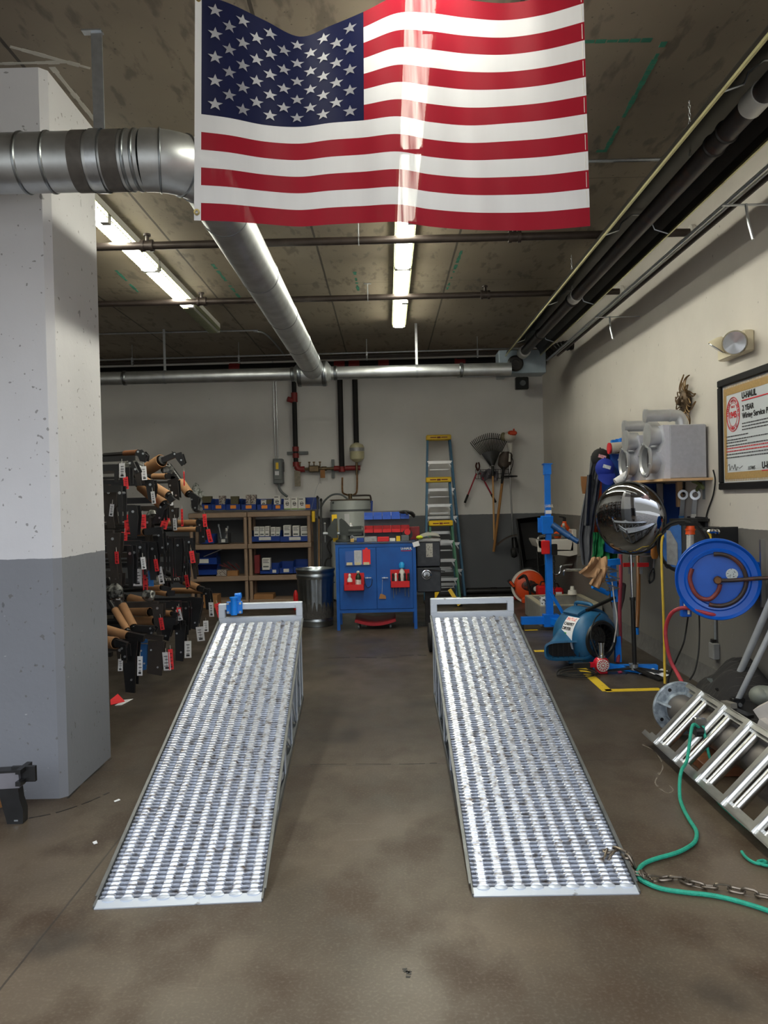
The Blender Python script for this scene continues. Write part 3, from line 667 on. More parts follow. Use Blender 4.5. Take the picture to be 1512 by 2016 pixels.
# ---------------------------------------------------------------- ramps
TREAD = mat('worn_galvanised_tread', (212, 217, 228), .31, .82, .06, 38, rgb2=(124, 114, 106), thr=(.5, .74), detail=12, bump=.05, bscale=90)
RAIL = mat('galvanised_angle', (112, 114, 114), .45, .6, .18, 14); WELD = mat('hot_dip_zinc', (196, 203, 214), .45, .45, .1, 22, rgb2=(90, 86, 84), thr=(.66, .76))
def ramp_thing(loc, rz, lab, Wd=.592, Ln=2.92, Hh=.585, stop=None):
    t = thing('vehicle_ramp', lab, 'ramp', loc, 'steel ramps', world=False, rotz=rz)
    sl = math.atan2(Hh, Ln); S_ = math.hypot(Hh, Ln); dy, dz = math.cos(sl), math.sin(sl)
    def P(x, s, h): return Vector((x, s*dy-h*dz, s*dz+h*dy))          # along the slope / off the slope
    b = MB(); pitch = .0252; n = int((S_-.06)/pitch); per = Wd/9.0; prof = ((0, 0, .0085), (.03, .0045, .008), (.24, .0104, .007), (.38, .0122, .0055), (.52, .0127, .004), (.66, .0122, .003))
    xs = []
    for c in range(9):
        x = -Wd/2+c*per
        for q, k in ((0.0, 0), (.24, 0), (.36, 1), (.5, 1), (.74, 1), (.86, 0)): xs.append((x+q*per, k))
    xs.append((Wd/2, 0))
    for i in range(n):
        s0 = .045+i*pitch; rows = []
        wob = .0012*math.sin(i*1.7)
        for q, hb, hd in prof:
            rows.append([b.V(P(x, s0+q*pitch, (hb if k else hd)+wob*k)) for x, k in xs])
        rows.append([b.V(P(x, s0+.68*pitch, -.006)) for x, k in xs]); first = [b.V(P(x, s0+.0*pitch, -.004)) for x, k in xs]
        rows.insert(0, first)
        for a, c in zip(rows[:-1], rows[1:]):
            for j in range(len(xs)-1): b.F([a[j], a[j+1], c[j+1], c[j]])
    b.build('tread_deck', TREAD, t, smooth=28, split=0)
    b = MB(); b.slab([P(-Wd/2-.004, -.01, .003), P(Wd/2+.004, -.01, .003), P(Wd/2+.004, .036, .004), P(-Wd/2-.004, .036, .004)], .007)
    for c in range(9): x = -Wd/2+(c+.55)*per; b.ball(P(x, .034, .006), .027, 10, (1, .6, .25))
    b.build('toe_plate', WELD, t)
    for s in (-1, 1):
        x = s*(Wd/2+.006)
        b = MB().bar(P(x, -.005, -.012), P(x, S_, -.012), .006, .05, (0, -dz, dy)); b.bar(P(x-s*.02, .25, -.036), P(x-s*.02, S_, -.036), .04, .005, (0, -dz, dy)); b.bar(P(x+s*.004, .05, .012), P(x+s*.004, S_, .012), .012, .004, (0, -dz, dy))
        b.build('side_rail', RAIL, t)
        MB().bar((s*(Wd/2+.0), .22, .02), (s*(Wd/2+.0), Ln, .02), .006, .04).bar((s*(Wd/2-.018), .22, .003), (s*(Wd/2-.018), Ln, .003), .036, .005).build('base_rail', RAIL, t)
        for y in (.75, 1.25, 1.75, 2.25, 2.62, 2.89):
            zt = y*Hh/Ln-.03
            MB().bb((s*(Wd/2-.002)-.003, y-.028, .02), (s*(Wd/2-.002)+.003, y+.028, zt)).bb((s*(Wd/2-.03)-.026, y+.022, .02), (s*(Wd/2-.03)+.026, y+.028, zt)).build('post', WELD, t)
        for ya, yb in ((1.25, .8), (1.75, 1.3), (2.25, 1.8), (2.85, 2.3)):
            MB().bar((s*(Wd/2-.012), ya, .03), (s*(Wd/2-.012), yb, yb*Hh/Ln-.03), .005, .03).build('brace', WELD, t)
    MB().bar((-Wd/2, Ln-.02, .02), (Wd/2, Ln-.02, .02), .04, .04).build('cross_member', RAIL, t)
    # end stop: a rectangular frame of flat tube standing on the high end
    fz = Hh+.0; fh = .135
    MB().bb((-Wd/2-.01, Ln-.0, fz-.02), (Wd/2+.01, Ln+.045, fz+.035), .004).build('stop_frame_bar', WELD, t)
    MB().bb((-Wd/2-.01, Ln, fz+fh-.045), (Wd/2+.01, Ln+.045, fz+fh), .004).build('stop_frame_bar', WELD, t)
    for s in (-1, 1): MB().bb((s*(Wd/2+.01), Ln-.001, fz+.03), (s*(Wd/2-.038), Ln+.044, fz+fh-.04), .003).build('stop_frame_upright', WELD, t)
    return t
R1 = ramp_thing((-.79, 2.835, 0), .053, 'left steel ramp with expanded metal treads and a blue clamp on its end frame')
R2 = ramp_thing((.582, 2.85, 0), -.0086, 'right steel ramp with expanded metal treads and a chain hanging over its low corner')
# small tyre tucked behind the right ramp
t = thing('caster_wheel', 'small black rubber wheel on the floor just beyond the right ramp', 'wheel', (.39, 7.5, 0))
zc = .137
MB().lathe([(.04, -.02), (.1, -.03), (.132, -.022), (.137, 0), (.132, .022), (.1, .03), (.04, .02)], (.39, 7.5, zc), X, 28).build('tyre', BLACKR, t)
MB().cyl((.36, 7.5, zc), (.42, 7.5, zc), .045, n=20).build('hub', STEEL, t)
# blue clamp on the left ramp's frame
p = at(462, 1196, 5.74)
t = thing('pipe_clamp', 'bright blue bolted clamp fixed to the end frame of the left ramp', 'clamp', tuple(p))
MB().cyl(p+Vector((0, -.03, -.05)), p+Vector((0, -.03, .07)), .024, n=20).cyl(p+Vector((0, -.03, .065)), p+Vector((0, -.03, .08)), .03, n=20).build('socket', BLUEB, t)
MB().bb(p+Vector((-.058, -.016, -.045)), p+Vector((.058, .004, .045)), .004).build('flange', BLUEB, t)
MB().cyl(p+Vector((.02, .03, .045)), p+Vector((.02, .03, .09)), .022, n=18).cyl(p+Vector((.0, .03, .08)), p+Vector((.045, .03, .085)), .02, n=12).build('cap', BLUEB, t)
for sx in (-1, 1):
    for sz in (-1, 1): MB().cyl(p+Vector((sx*.045, -.016, sz*.032)), p+Vector((sx*.045, -.026, sz*.032)), .009, n=8).build('bolt', ZINC, t)
# ---------------------------------------------------------------- helpers for boxes measured on a front plane
def rc(x0, y0, x1, y1, Yf):
    p = at(x0, y0, Yf); q = at(x1, y1, Yf); m0 = at((x0+x1)/2, y0, Yf).z; m1 = at((x0+x1)/2, y1, Yf).z
    xl = at(x0, (y0+y1)/2, Yf).x; xr = at(x1, (y0+y1)/2, Yf).x
    return xl, xr, m1, m0            # left, right, bottom, top
def one(name, label, cat, m, b, loc, group=None, smooth=35):
    o = b.build(name, m, None, smooth=smooth, split=0); tag(o, label, cat, group); return o
# ---------------------------------------------------------------- resin shelving
RESIN = mat('taupe_resin', (156, 132, 112), .6, 0, .08, 12)
SY, SD = 11.42, .42
def shelving(xl, xr, lab):
    t = thing('shelving_unit', lab, 'shelf', ((xl+xr)/2, SY+SD/2, 0), 'shelving units')
    for z in (.05, .40, .865, 1.325):
        b = MB().bb((xl, SY, z-.075), (xr, SY+SD, z), .008); b.build('shelf_board', RESIN, t)
        for i in range(6):
            x = xl+.06+(xr-xl-.12)*i/5; MB().bb((x-.004, SY-.002, z-.068), (x+.004, SY, z-.007)).build('rib', mat('resin_groove', (112, 92, 78), .7, 0, .05, 9), t) if False else None
    for x in (xl+.03, xr-.03):
        for y in (SY+.035, SY+SD-.035):
            for z0, z1 in ((.05, .325), (.40, .79), (.865, 1.25)): MB().cyl((x, y, z0), (x, y, z1), .028, .026, 14).build('post', RESIN, t)
    return t
sx0 = at(371, 1040, SY).x; sx1 = at(486, 1040, SY).x; sx2 = at(487, 1040, SY).x; sx3 = at(612, 1040, SY).x
shelving(sx0, sx1, 'taupe shelving unit next to the wall of hitches'); shelving(sx2, sx3, 'taupe shelving unit behind the metal trash can')
OLAB = mat('orange_label', (240, 150, 60), .7, 0, .04, 8)
def bin_(x0, y0, x1, y1, Yf, dep, lab, m=BLUEP, label_m=OLAB, lx=None, grp='blue parts bins', cat='bin', content=None):
    xl, xr, zb, zt = rc(x0, y0, x1, y1, Yf); h = zt-zb; w = xr-xl; th = .004
    t = thing('parts_bin', lab, cat, ((xl+xr)/2, Yf+dep/2, zb), grp)
    b = MB()
    b.bb((xl, Yf, zb), (xr, Yf+dep, zb+th))
    b.bb((xl, Yf+dep-th, zb), (xr, Yf+dep, zt))
    for x, s in ((xl, 1), (xr, -1)):
        b.prism([(0, 0), (dep, 0), (dep, h), (dep*.35, h), (0, h*.5)], th, (x+s*th/2, Yf, zb), Y, Z)
    b.bb((xl, Yf, zb), (xr, Yf+th, zb+h*.48)).bb((xl-.0, Yf-.008, zb+h*.44), (xr, Yf+.002, zb+h*.5))
    b.build('body', m, t)
    if label_m:
        c = (xl+xr)/2 if lx is None else lx
        MB().bb((c-w*.2, Yf-.004, zb+h*.12), (c+w*.2, Yf-.001, zb+h*.42)).build('label_card', label_m, t)
    return t, (xl, xr, zb, zt)
OLIVE = mat('olive_pack', (84, 78, 52), .6, 0, .3, 60); PACK = mat('printed_pack', (176, 168, 160), .6, 0, .3, 70, rgb2=(90, 70, 68), thr=(.5, .56))
def pack(x0, y0, x1, y1, Yf, dep, lab, m=PACK, name='carton', cat='box', grp=None, mark=None, tilt=0):
    xl, xr, zb, zt = rc(x0, y0, x1, y1, Yf)
    t = thing(name, lab, cat, ((xl+xr)/2, Yf+dep/2, zb), grp)
    MB().bb((xl, Yf, zb), (xr, Yf+dep, zt), .002).build('carton_body', m, t)
    if mark:
        w, h = xr-xl, zt-zb; b = MB()
        if mark == 'drawing':
            cx, cz_ = (xl+xr)/2, zb+h*.5
            b.tube([(cx+w*.22*math.cos(a), Yf-.001, cz_+h*.15*math.sin(a)) for a in [i*PI/5 for i in range(9)]], .004, 5)
            b.bar((cx-w*.2, Yf-.001, cz_), (cx+w*.28, Yf-.001, cz_+h*.02), .002, h*.07); b.bar((cx-w*.1, Yf-.001, cz_-h*.15), (cx+w*.25, Yf-.001, cz_-h*.1), .002, h*.06)
            b.build('printed_drawing', INK, t, split=0)
            MB().bb((xl+.003, Yf-.0015, zb+.002), (xr-.003, Yf, zb+h*.09)).build('green_band', mat('green_print', (130, 170, 90), .6, 0, .05, 9), t)
            MB().bb((xl+w*.1, Yf-.0015, zt-h*.14), (xr-w*.3, Yf, zt-h*.08)).build('printed_line', INK, t)
        else:
            for i in range(3): b.bb((xl+w*.12, Yf-.0015, zt-h*(.16+.12*i)), (xr-w*(.15+.1*(i % 2)), Yf, zt-h*(.11+.12*i)))
            b.bb((xl+w*.12, Yf-.0015, zb+h*.22), (xr-w*.2, Yf, zb+h*.34)); b.build('printed_lines', GRAY, t, split=0)
    return t
FT = SY+.03
CART = mat('white_carton', (222, 220, 216), .6, 0, .03, 9)
top = [(397, 415, 'at the left end of the top shelf, partly behind a hitch'), (416, 444, 'second along the top shelf, holding one tall upright pack'), (445, 473, 'third along the top shelf, holding an olive pack'), (475, 504, 'fourth along the top shelf, holding two patterned packs'), (506, 535, 'fifth along the top shelf, with a small drawing card inside'), (536, 558, 'just left of the white cartons on the top shelf')]
for i, (a, c, l) in enumerate(top):
    bin_(a, 982, c, 1004, FT, .26, 'orange-labelled blue bin, '+l, grp='blue bins on the top shelf')
bin_(599, 979, 626, 1003, FT, .3, 'taller blue bin at the right end of the top shelf beside the white cartons', grp='blue bins on the top shelf', lx=at(605, 995, FT).x)
for x0, y0, x1, y1, m, l in ((398, 977, 416, 990, OLIVE, 'olive pack sticking out of the leftmost top-shelf bin'), (431, 976, 443, 998, PACK, 'tall pink and grey pack standing in the second top-shelf bin'), (454, 977, 469, 998, OLIVE, 'olive pack standing in the third top-shelf bin'), (484, 974, 493, 999, PACK, 'left of two patterned packs in the fourth top-shelf bin'), (494, 974, 504, 999, PACK, 'right of two patterned packs in the fourth top-shelf bin'), (514, 984, 524, 1000, CART, 'small white card with a black drawing in the fifth top-shelf bin'), (525, 983, 536, 1000, OLIVE, 'dark pack beside the small drawing card on the top shelf'), (539, 976, 552, 1000, CART, 'white carton with a black drawing standing in the bin left of the three cartons')):
    pack(x0, y0, x1, y1, FT+.05, .1, l, m, 'parts_pack', 'pack', mark='drawing' if m is CART else None)
for i, (x0, x1, l) in enumerate(((559, 572, 'leftmost'), (573, 586, 'middle'), (587, 601, 'rightmost'))):
    pack(x0, 980, x1, 1003, FT-.015, .012+.05, 'white carton with a black wiring drawing, %s of three on the top shelf' % l, CART, 'carton', 'box', 'white cartons on the top shelf', 'drawing')
WLAB = mat('white_label', (215, 215, 212), .7, 0, .04, 8)
bin_(492, 1045, 551, 1066, FT, .3, 'wide blue bin full of white cartons, left of two on the second shelf', label_m=WLAB, grp='wide blue bins')
bin_(552, 1045, 609, 1066, FT, .3, 'wide blue bin full of white cartons, right of two on the second shelf', label_m=WLAB, grp='wide blue bins')
k = 0
PL = ['first', 'second', 'third', 'fourth', 'fifth', 'sixth', 'seventh', 'eighth']
for x0, x1, y0 in ((500, 510, 1037), (511, 521, 1037), (522, 530, 1036), (533, 542, 1038), (543, 551, 1038), (558, 572, 1034), (576, 589, 1035), (592, 608, 1036)):
    pack(x0, y0, x1, 1058, FT+.04+.01*(k % 2), .16, 'white printed carton, %s from the left in the wide blue bins' % PL[k], CART, 'carton', 'box', 'white cartons in the wide blue bins', 'lines'); k += 1
bin_(393, 1052, 421, 1070, FT, .25, 'dark blue bin on the second shelf behind the red tags', label_m=None)
t, r_ = bin_(430, 1050, 449, 1070, FT, .22, 'small bin with a white label holding brushes and tools', m=mat('grey_bin', (70, 72, 78), .5, 0, .1, 9), label_m=WLAB, grp=None)
for i, (dx, lean, m, nm, lb) in enumerate(((.03, -.04, ZINC, 'wrench', 'silver wrench standing in the small labelled bin'), (.07, .05, ZINC, 'scraper', 'silver scraper leaning right in the small labelled bin'), (.1, .0, WPLAS, 'brush', 'white brush handle standing in the small labelled bin'))):
    o = (r_[0]+dx, FT+.1, r_[2]+.01); b = MB().bar(o, (o[0]+lean, FT+.1, o[2]+.25-.03*i), .018, .006, Y).cyl((o[0]+lean-.001, FT+.1, o[2]+.23-.03*i), (o[0]+lean, FT+.1, o[2]+.27-.03*i), .016, n=10); one(nm, lb, 'tool', m, b, o)
bin_(371, 1112, 427, 1132, FT, .3, 'wide blue bin, lower of two stacked on the third shelf', label_m=None); bin_(372, 1085, 427, 1112, FT+.06, .24, 'wide blue bin with a small card, upper of two stacked on the third shelf', label_m=WLAB)
pack(426, 1122, 446, 1134, FT, .12, 'small grey and white carton on the third shelf beside the blue bins', PACK); pack(447, 1124, 468, 1134, FT, .12, 'small tan carton on the third shelf', CARD)
b = MB()
for i in range(5): p = at(432+i*8, 1112-i % 3*3, FT+.2); b.bar(p, at(452+i*5, 1118+i % 2*4, FT+.2), .02, .015)
one('clamp_pile', 'loose heap of red clamps at the back of the third shelf', 'tool', mat('dull_red', (96, 30, 32), .5, 0, .2, 9), b, None)
b = MB().tube([at(401, 1096, FT-.02), at(440, 1080, FT-.02)], .006, 6); one('metal_rod', 'thin pale rod leaning on the upper stacked blue bin', 'rod', ZINC, b, None)
pack(501, 1093, 511, 1129, FT+.05, .12, 'tall narrow red box at the left of the third shelf behind the trash can', mat('red_box', (120, 30, 34), .5, 0, .1, 9))
bin_(512, 1118, 531, 1130, FT, .2, 'blue bin carrying a white carton on the third shelf', label_m=None, grp='small blue bins on the third shelf'); pack(516, 1099, 532, 1122, FT+.03, .12, 'white carton standing in a blue bin on the third shelf', CART, mark='lines')
bin_(531, 1110, 549, 1130, FT, .2, 'blue bin with a white label beside the white carton', label_m=WLAB, grp='small blue bins on the third shelf')
bin_(550, 1107, 577, 1129, FT, .24, 'blue bin with a small white label, second from the right on the third shelf', label_m=WLAB, grp='small blue bins on the third shelf')
bin_(578, 1103, 607, 1128, FT, .24, 'dark blue bin at the right end of the third shelf above the trash can', label_m=None, grp='small blue bins on the third shelf')
pack(500, 1170, 538, 1186, FT, .25, 'open cardboard box on the bottom shelf seen above the left ramp frame', CARD, mark=None); pack(400, 1172, 428, 1205, 11.0, .25, 'cardboard box on the floor behind the hitches', CARD)
one('plastic_bag', 'clear crumpled bag standing at the left end of the top shelf', 'bag', mat('clear_plastic', (200, 202, 200), .2, 0, .2, 30, rgb2=(120, 125, 118), thr=(.45, .6)), MB().ball(at(386, 972, 11.55), .085, 10, (.8, .6, 1.9)).ball(at(394, 980, 11.55), .08, 8, (1, .6, 1.6)).ball(at(388, 995, 11.55), .1, 8, (1, .6, 1)), None)
# long handled things between the shelf and the water heater
for i, (x, y0, y1, m, lb) in enumerate(((625, 980, 1115, BLACK, 'black pole leaning behind the trash can, left of the pair'), (632, 985, 1115, BLACK, 'black pole leaning behind the trash can, right of the pair'), (627, 1020, 1118, WOOD, 'wooden broom handle between the black poles'))):
    p = at(x, y0, 11.3); q = at(x+1, 1222, 10.9); q.z = .0; t = thing('pole', lb, 'pole', tuple(q), 'poles behind the trash can'); MB().cyl(q, p, .014, n=10).build('shaft', m, t)
    MB().ball(p, .02, 8, (1, 1, 1.6)).build('end_knob', BLACKR, t)
o_ = thing('tape_measure', 'yellow tool clipped at the corner of the right shelving unit', 'tool', tuple(at(617, 1020, 11.3))); MB().bb(at(614, 1028, 11.3), at(620, 1006, 11.32)+Vector((0, .03, 0)), .006).build('body', YELLOW, o_)
o_ = thing('fire_extinguisher', 'slim red cylinder standing on the floor beyond the left ramp frame', 'cylinder', (at(582, 1180, 10.6).x, 10.6, 0)); p = at(582, 1162, 10.6)
MB().lathe([(.03, 0), (.033, .01), (.033, p.z-.06), (.02, p.z-.02), (.012, p.z)], (p.x, 10.6, 0), Z, 16).build('cylinder', RED, o_)
# ---------------------------------------------------------------- trash can
TC = Vector((at(622, 1180, 9.25).x, 9.25, 0))
t = thing('trash_can', 'galvanised metal trash can beside the blue cabinet', 'trash can', tuple(TC))
rp = lambda i, n, r, h: 1+.016*max(0, math.cos(i*2*PI/n*22)) if .1 < h < .56 else 1
prof = [(.0, .02), (.188, .02), (.19, 0), (.196, .005), (.196, .05), (.2, .055), (.2, .075), (.196, .08), (.197, .1), (.2, .15), (.21, .45), (.214, .55), (.216, .56), (.224, .57), (.226, .6), (.22, .61), (.22, .63), (.228, .64), (.232, .665), (.228, .672), (.222, .665), (.212, .56), (.19, .06), (0, .06)]
MB().lathe(prof, TC, Z, 132, ripple=rp).build('body', mat('galvanised_can', (170, 178, 184), .3, 1.0, .14, 7), t, smooth=50)
MB().tube([TC+Vector((-.03+.25*math.cos(a)*0, 0, 0))+Vector((.225+.03*math.sin(a)*1, .05*math.cos(a), .5)) for a in [i*PI/8 for i in range(9)]], .005, 6).build('handle', ZINC, t)
for i, (dx, dy, s_, lb) in enumerate(((-.07, -.02, .07, 'crumpled white sheet on the left inside the trash can'), (.02, .03, .08, 'crumpled white sheet in the middle of the trash can'), (.1, -.03, .06, 'crumpled white sheet on the right inside the trash can'))):
    b = MB().sheet(lambda u, v: TC+Vector((dx+(u-.5)*s_*1.6, dy+(v-.5)*s_*1.4, .6+.035*math.sin(u*7+i)*math.cos(v*6))), 8, 8, .002); one('crumpled_paper', lb, 'paper', WHITE, b, None, 'paper in the trash can')
b = MB().lathe([(0, .1), (.205, .1), (.205, .57), (0, .6)], TC, Z, 32); one('rubbish', 'dark rubbish filling the trash can', 'rubbish', mat('dark_rubbish', (60, 58, 56), .8, 0, .5, 40), b, None)['kind'] = 'stuff'
# ---------------------------------------------------------------- blue cabinet
CBY = 8.83; xl, xr, _, zt = rc(662, 1068, 820, 1240, CBY); CT = at(740, 1067, CBY).z; CB = at(740, 1205, CBY).z; CDp = .46
CAB = mat('cabinet_blue', (12, 88, 172), .36, 0, .1, 5, rgb2=(10, 74, 152), thr=(.3, .7))
t = cab = thing('tool_cabinet', 'blue steel two-door tool cabinet on legs with red trays on its doors', 'cabinet', ((xl+xr)/2, CBY+CDp/2, 0))
MB().bb((xl-.005, CBY-.012, CT-.02), (xr+.005, CBY+CDp, CT), .004).build('top', mat('worn_blue_top', (44, 70, 112), .45, 0, .2, 12, rgb2=(60, 64, 70), thr=(.45, .6)), t)
MB().bb((xl+.02, CBY+.012, CB), (xr-.02, CBY+CDp-.01, CT-.02)).build('body', CAB, t)
for x in (xl, xr-.035):
    for y in (CBY-.006, CBY+CDp-.04): MB().bb((x, y, 0), (x+.035, y+.035, CT-.02)).build('leg', CAB, t)
MB().bb((xl+.035, CBY-.004, CT-.055), (xr-.035, CBY+.02, CT-.02)).build('upper_rail', CAB, t); MB().bb((xl+.035, CBY-.004, CB-.005), (xr-.035, CBY+.02, CB+.03)).build('lower_rail', CAB, t)
xm = at(741.5, 1140, CBY).x
MB().bb((xl+.04, CBY-.006, CB+.035), (xm-.003, CBY+.01, CT-.06), .002).build('door', CAB, t)
MB().bb((xm+.003, CBY-.006, CB+.035), (xr-.04, CBY+.01, CT-.06), .002).build('door', CAB, t)
for px in (725, 758):
    p = at(px, 1137, CBY); MB().bar(p+Vector((-.035, -.03, .0)), p+Vector((.035, -.03, 0)), .012, .008).cyl(p+Vector((-.01, -.006, 0)), p+Vector((-.01, -.03, 0)), .008, n=10).build('door_handle', CHROME, t)
text('U-HAUL', .035, at(789, 1082, CBY)+Vector((0, -.008, 0)), X, Z, WPLAS, t, 'lettering', bold=.001)
MB().bb(at(789, 1085, CBY)+Vector((0, -.009, 0)), at(809, 1083.5, CBY)+Vector((0, -.006, 0))).build('red_stripe', REDINK, t)
PF = CBY-.012
def tray(x0, x1, y0, y1, lab):
    a, c, zb, zt = rc(x0, y0, x1, y1, PF-.1); t = thing('magnetic_tray', lab, 'tray', ((a+c)/2, PF-.05, zb), 'red trays on the cabinet doors')
    MB().bb((a, PF-.1, zb), (c, PF-.096, zt)).bb((a, PF-.1, zb), (c, PF, zb+.004)).bb((a, PF-.1, zb), (a+.004, PF, zt+.0)).bb((c-.004, PF-.1, zb), (c, PF, zt)).bb((a, PF-.004, zb), (c, PF, zt+.12)).build('tray', RED, t); return a, c, zb
a, c, zb = tray(677, 717, 1151, 1163, 'red magnetic tray with spray cans on the left cabinet door')
def bottle(name, lab, x, y, z, r, h, m, cm, hh=.04, grp=None, rc_=None, band=None):
    t = thing(name, lab, 'bottle', (x, y, z), grp); MB().lathe([(r*.9, 0), (r, .006), (r, h*.72), (r*.95, h*.78), (r*.5, h*.92), (r*.42, h)], (x, y, z), Z, 20).build('body', m, t)
    MB().lathe([(rc_ or r*.5, h-.004), (rc_ or r*.5, h+hh*.6), ((rc_ or r*.5)*.5, h+hh)], (x, y, z), Z, 14).build('cap', cm, t)
    if band: MB().cyl((x, y, z+h*.2), (x, y, z+h*.6), r*1.01, n=20, cap=False).build('printed_band', band, t)
    return t
bottle('squeeze_bottle', 'red and white squeeze bottle in the left red tray', a+.065, PF-.05, zb+.005, .03, .15, WPLAS, WPLAS, .03, band=RED)
bottle('spray_can', 'tall spray can with a dark body in the left red tray', a+.16, PF-.05, zb+.005, .032, .19, mat('green_black_can', (44, 60, 40), .3, .3, .1, 9), mat('cream_cap', (190, 180, 160), .5, 0, .05, 9), .02, rc_=.02, band=mat('white_red_print', (215, 205, 200), .4, 0, .2, 80, rgb2=(190, 50, 50), thr=(.55, .6)))
a, c, zb = tray(769, 807, 1144, 1157, 'red magnetic tray with screwdrivers on the right cabinet door')
bottle('spray_can', 'white spray can with a bright blue cap in the right red tray', a+.13, PF-.045, zb+.02, .03, .2, WPLAS, mat('cyan_cap', (30, 150, 215), .4, 0, .05, 9), .06, rc_=.031)
for i, (dx, hc, sh, nm) in enumerate(((.03, BLACK, .12, 'leftmost'), (.06, WPLAS, .08, 'second from the left'), (.1, BLACK, .05, 'middle'), (.16, BLACK, .1, 'second from the right'), (.2, BLACK, .11, 'rightmost'))):
    p = Vector((a+dx, PF-.07, zb)); t = thing('screwdriver', 'screwdriver hanging through the right red tray, %s of five' % nm, 'screwdriver', tuple(p), 'screwdrivers in the red tray')
    MB().cyl(p+Vector((0, 0, -sh)), p+Vector((0, 0, .03)), .004, n=8).build('shaft', ZINC, t); MB().lathe([(.008, .03), (.014, .04), (.015, .09), (.011, .12), (.014, .15), (.006, .16)], p, Z, 10).build('handle', hc, t)
a, c, zb, zt = rc(680, 1080, 730, 1113, PF)
t = thing('card_holder', 'clear card holder with yellowed slips on the left cabinet door', 'holder', (a, PF, zb)); xw = (c-a)/3
MB().bb((a, PF-.012, zb), (c, PF, zb+.01)).bb((a, PF-.002, zb), (c, PF+.004, zt-.03)).build('holder', mat('pale_blue_holder', (60, 96, 170), .3, 0, .05, 9), t)
for i in (0, 1, 2): MB().bb((a+xw*i+.012, PF-.016, zb+.005), (a+xw*(i+1)-.018, PF-.012, zb+.035)).build('slip', mat('yellowed_paper', (205, 196, 160), .7, 0, .1, 60), t)
b = MB().bb((a+xw+.004, PF-.01, zb+.01), (a+xw*2-.006, PF-.004, zt-.02)); one('foil_packet', 'silver printed packet in the card holder', 'packet', mat('foil', (190, 190, 192), .35, .5, .1, 40), b, None)
b = MB().bb((a+xw*2+.004, PF-.01, zb+.01), (c-.004, PF-.004, zt-.012)).prism([(-.018, 0), (.018, 0), (.01, .02), (-.01, .02)], .006, (a+xw*2.5, PF-.007, zt-.012)); one('hang_tag', 'red paper tag in the card holder on the cabinet', 'tag', REDTAG, b, None)
p = at(753, 1140, PF); q = at(752, 1169, PF); t = thing('hang_tag', 'scrap of cardboard hanging on a string from the cabinet handle', 'tag', tuple(q))
MB().tube([p+Vector((0, -.02, 0)), q+Vector((0, -.01, 0))], .0015, 5).build('string', WPLAS, t); MB().prism([(-.035, -.055), (.045, -.055), (.04, -.02), (.0, 0), (-.02, 0)], .003, q+Vector((0, -.01, 0))).build('card', CARD, t)
b = MB().tube([at(717, 1137, PF-.02), at(719, 1150, PF-.02), at(724, 1157, PF-.02), at(731, 1152, PF-.02), at(733, 1140, PF-.02)], .004, 6, smooth=4); one('wire_cutter', 'thin black cutters looped below the left door handle', 'tool', BLACK, b, None)
# under the cabinet
t = thing('creeper', 'red padded mechanic creeper lying under the blue cabinet', 'creeper', ((xl+xr)/2-.02, 9.0, 0))
MB().sheet(lambda u, v: Vector((xl+.2+u*.46, 8.84+v*.44, .10-.045*math.sin(PI*u)+.015*v)), 14, 6, .03).build('pad', mat('red_vinyl', (150, 28, 38), .35, 0, .1, 9), t)
for x in (xl+.24, xl+.6):
    for y in (8.9, 9.2): MB().cyl((x-.01, y, .026), (x+.01, y, .026), .025, n=14).build('caster', GRAY, t)
# on top of the cabinet
vm = mat('cast_iron_grey', (62, 66, 64), .5, .3, .2, 14); VY = 8.98
t = thing('bench_vise', 'grey cast iron bench vise on the left corner of the blue cabinet', 'vise', (at(678, 1060, VY).x, VY, CT))
vx = at(678, 1060, VY).x
MB().lathe([(.1, 0), (.1, .02), (.07, .03), (.06, .08)], (vx, VY, CT), Z, 20).build('swivel_base', vm, t)
MB().bar((vx-.03, VY, CT+.12), (vx+.2, VY, CT+.13), .1, .1).cyl((vx+.05, VY, CT+.12), (vx+.22, VY, CT+.12), .055, n=16).build('body', vm, t)
MB().prism([(-.05, -.02), (.07, -.02), (.08, .06), (.01, .14), (-.03, .17), (-.05, .16)], .09, (vx-.0, VY, CT+.1)).build('fixed_jaw', vm, t)
MB().prism([(-.12, -.06), (-.07, -.06), (-.07, .16), (-.1, .16), (-.18, .04), (-.17, -.03)], .09, (vx-.01, VY, CT+.11)).build('moving_jaw', vm, t)
MB().cyl((vx-.24, VY, CT+.1), (vx-.05, VY, CT+.1), .02, n=12).cyl((vx-.22, VY-.0, CT+.0), (vx-.22, VY, CT+.21), .009, n=8).ball((vx-.22, VY, CT+.215), .014, 8).build('screw_and_handle', ZINC, t)
p = at(693, 1056, CBY-.0); t = thing('padlock', 'brass padlock on the front edge of the cabinet top', 'padlock', tuple(p)); p = Vector((p.x, CBY+.03, CT+.002))
MB().bb(p+Vector((-.022, -.012, 0)), p+Vector((.022, .012, .04)), .003).build('body', mat('padlock_brass', (196, 160, 96), .35, .7, .08, 20), t); MB().tube([p+Vector((-.014, 0, .04)), p+Vector((-.014, 0, .06)), p+Vector((0, 0, .076)), p+Vector((.014, 0, .06)), p+Vector((.014, 0, .04))], .004, 6, smooth=4).build('shackle', ZINC, t)
p = at(691, 1040, 9.2); p.z = CT; bottle('paper_roll', 'white paper roll standing behind the vise', p.x, 9.15, CT, .035, .2, WHITE, WPLAS, .01)
p = at(660, 1035, 9.1); t = thing('yellow_tool', 'yellow flat tool standing between the vise jaws', 'tool', (p.x, 9.12, CT)); MB().bar((p.x, 9.12, CT), (p.x-.01, 9.12, at(660, 1013, 9.1).z), .06, .02, Y).build('blade', YELLOW, t)
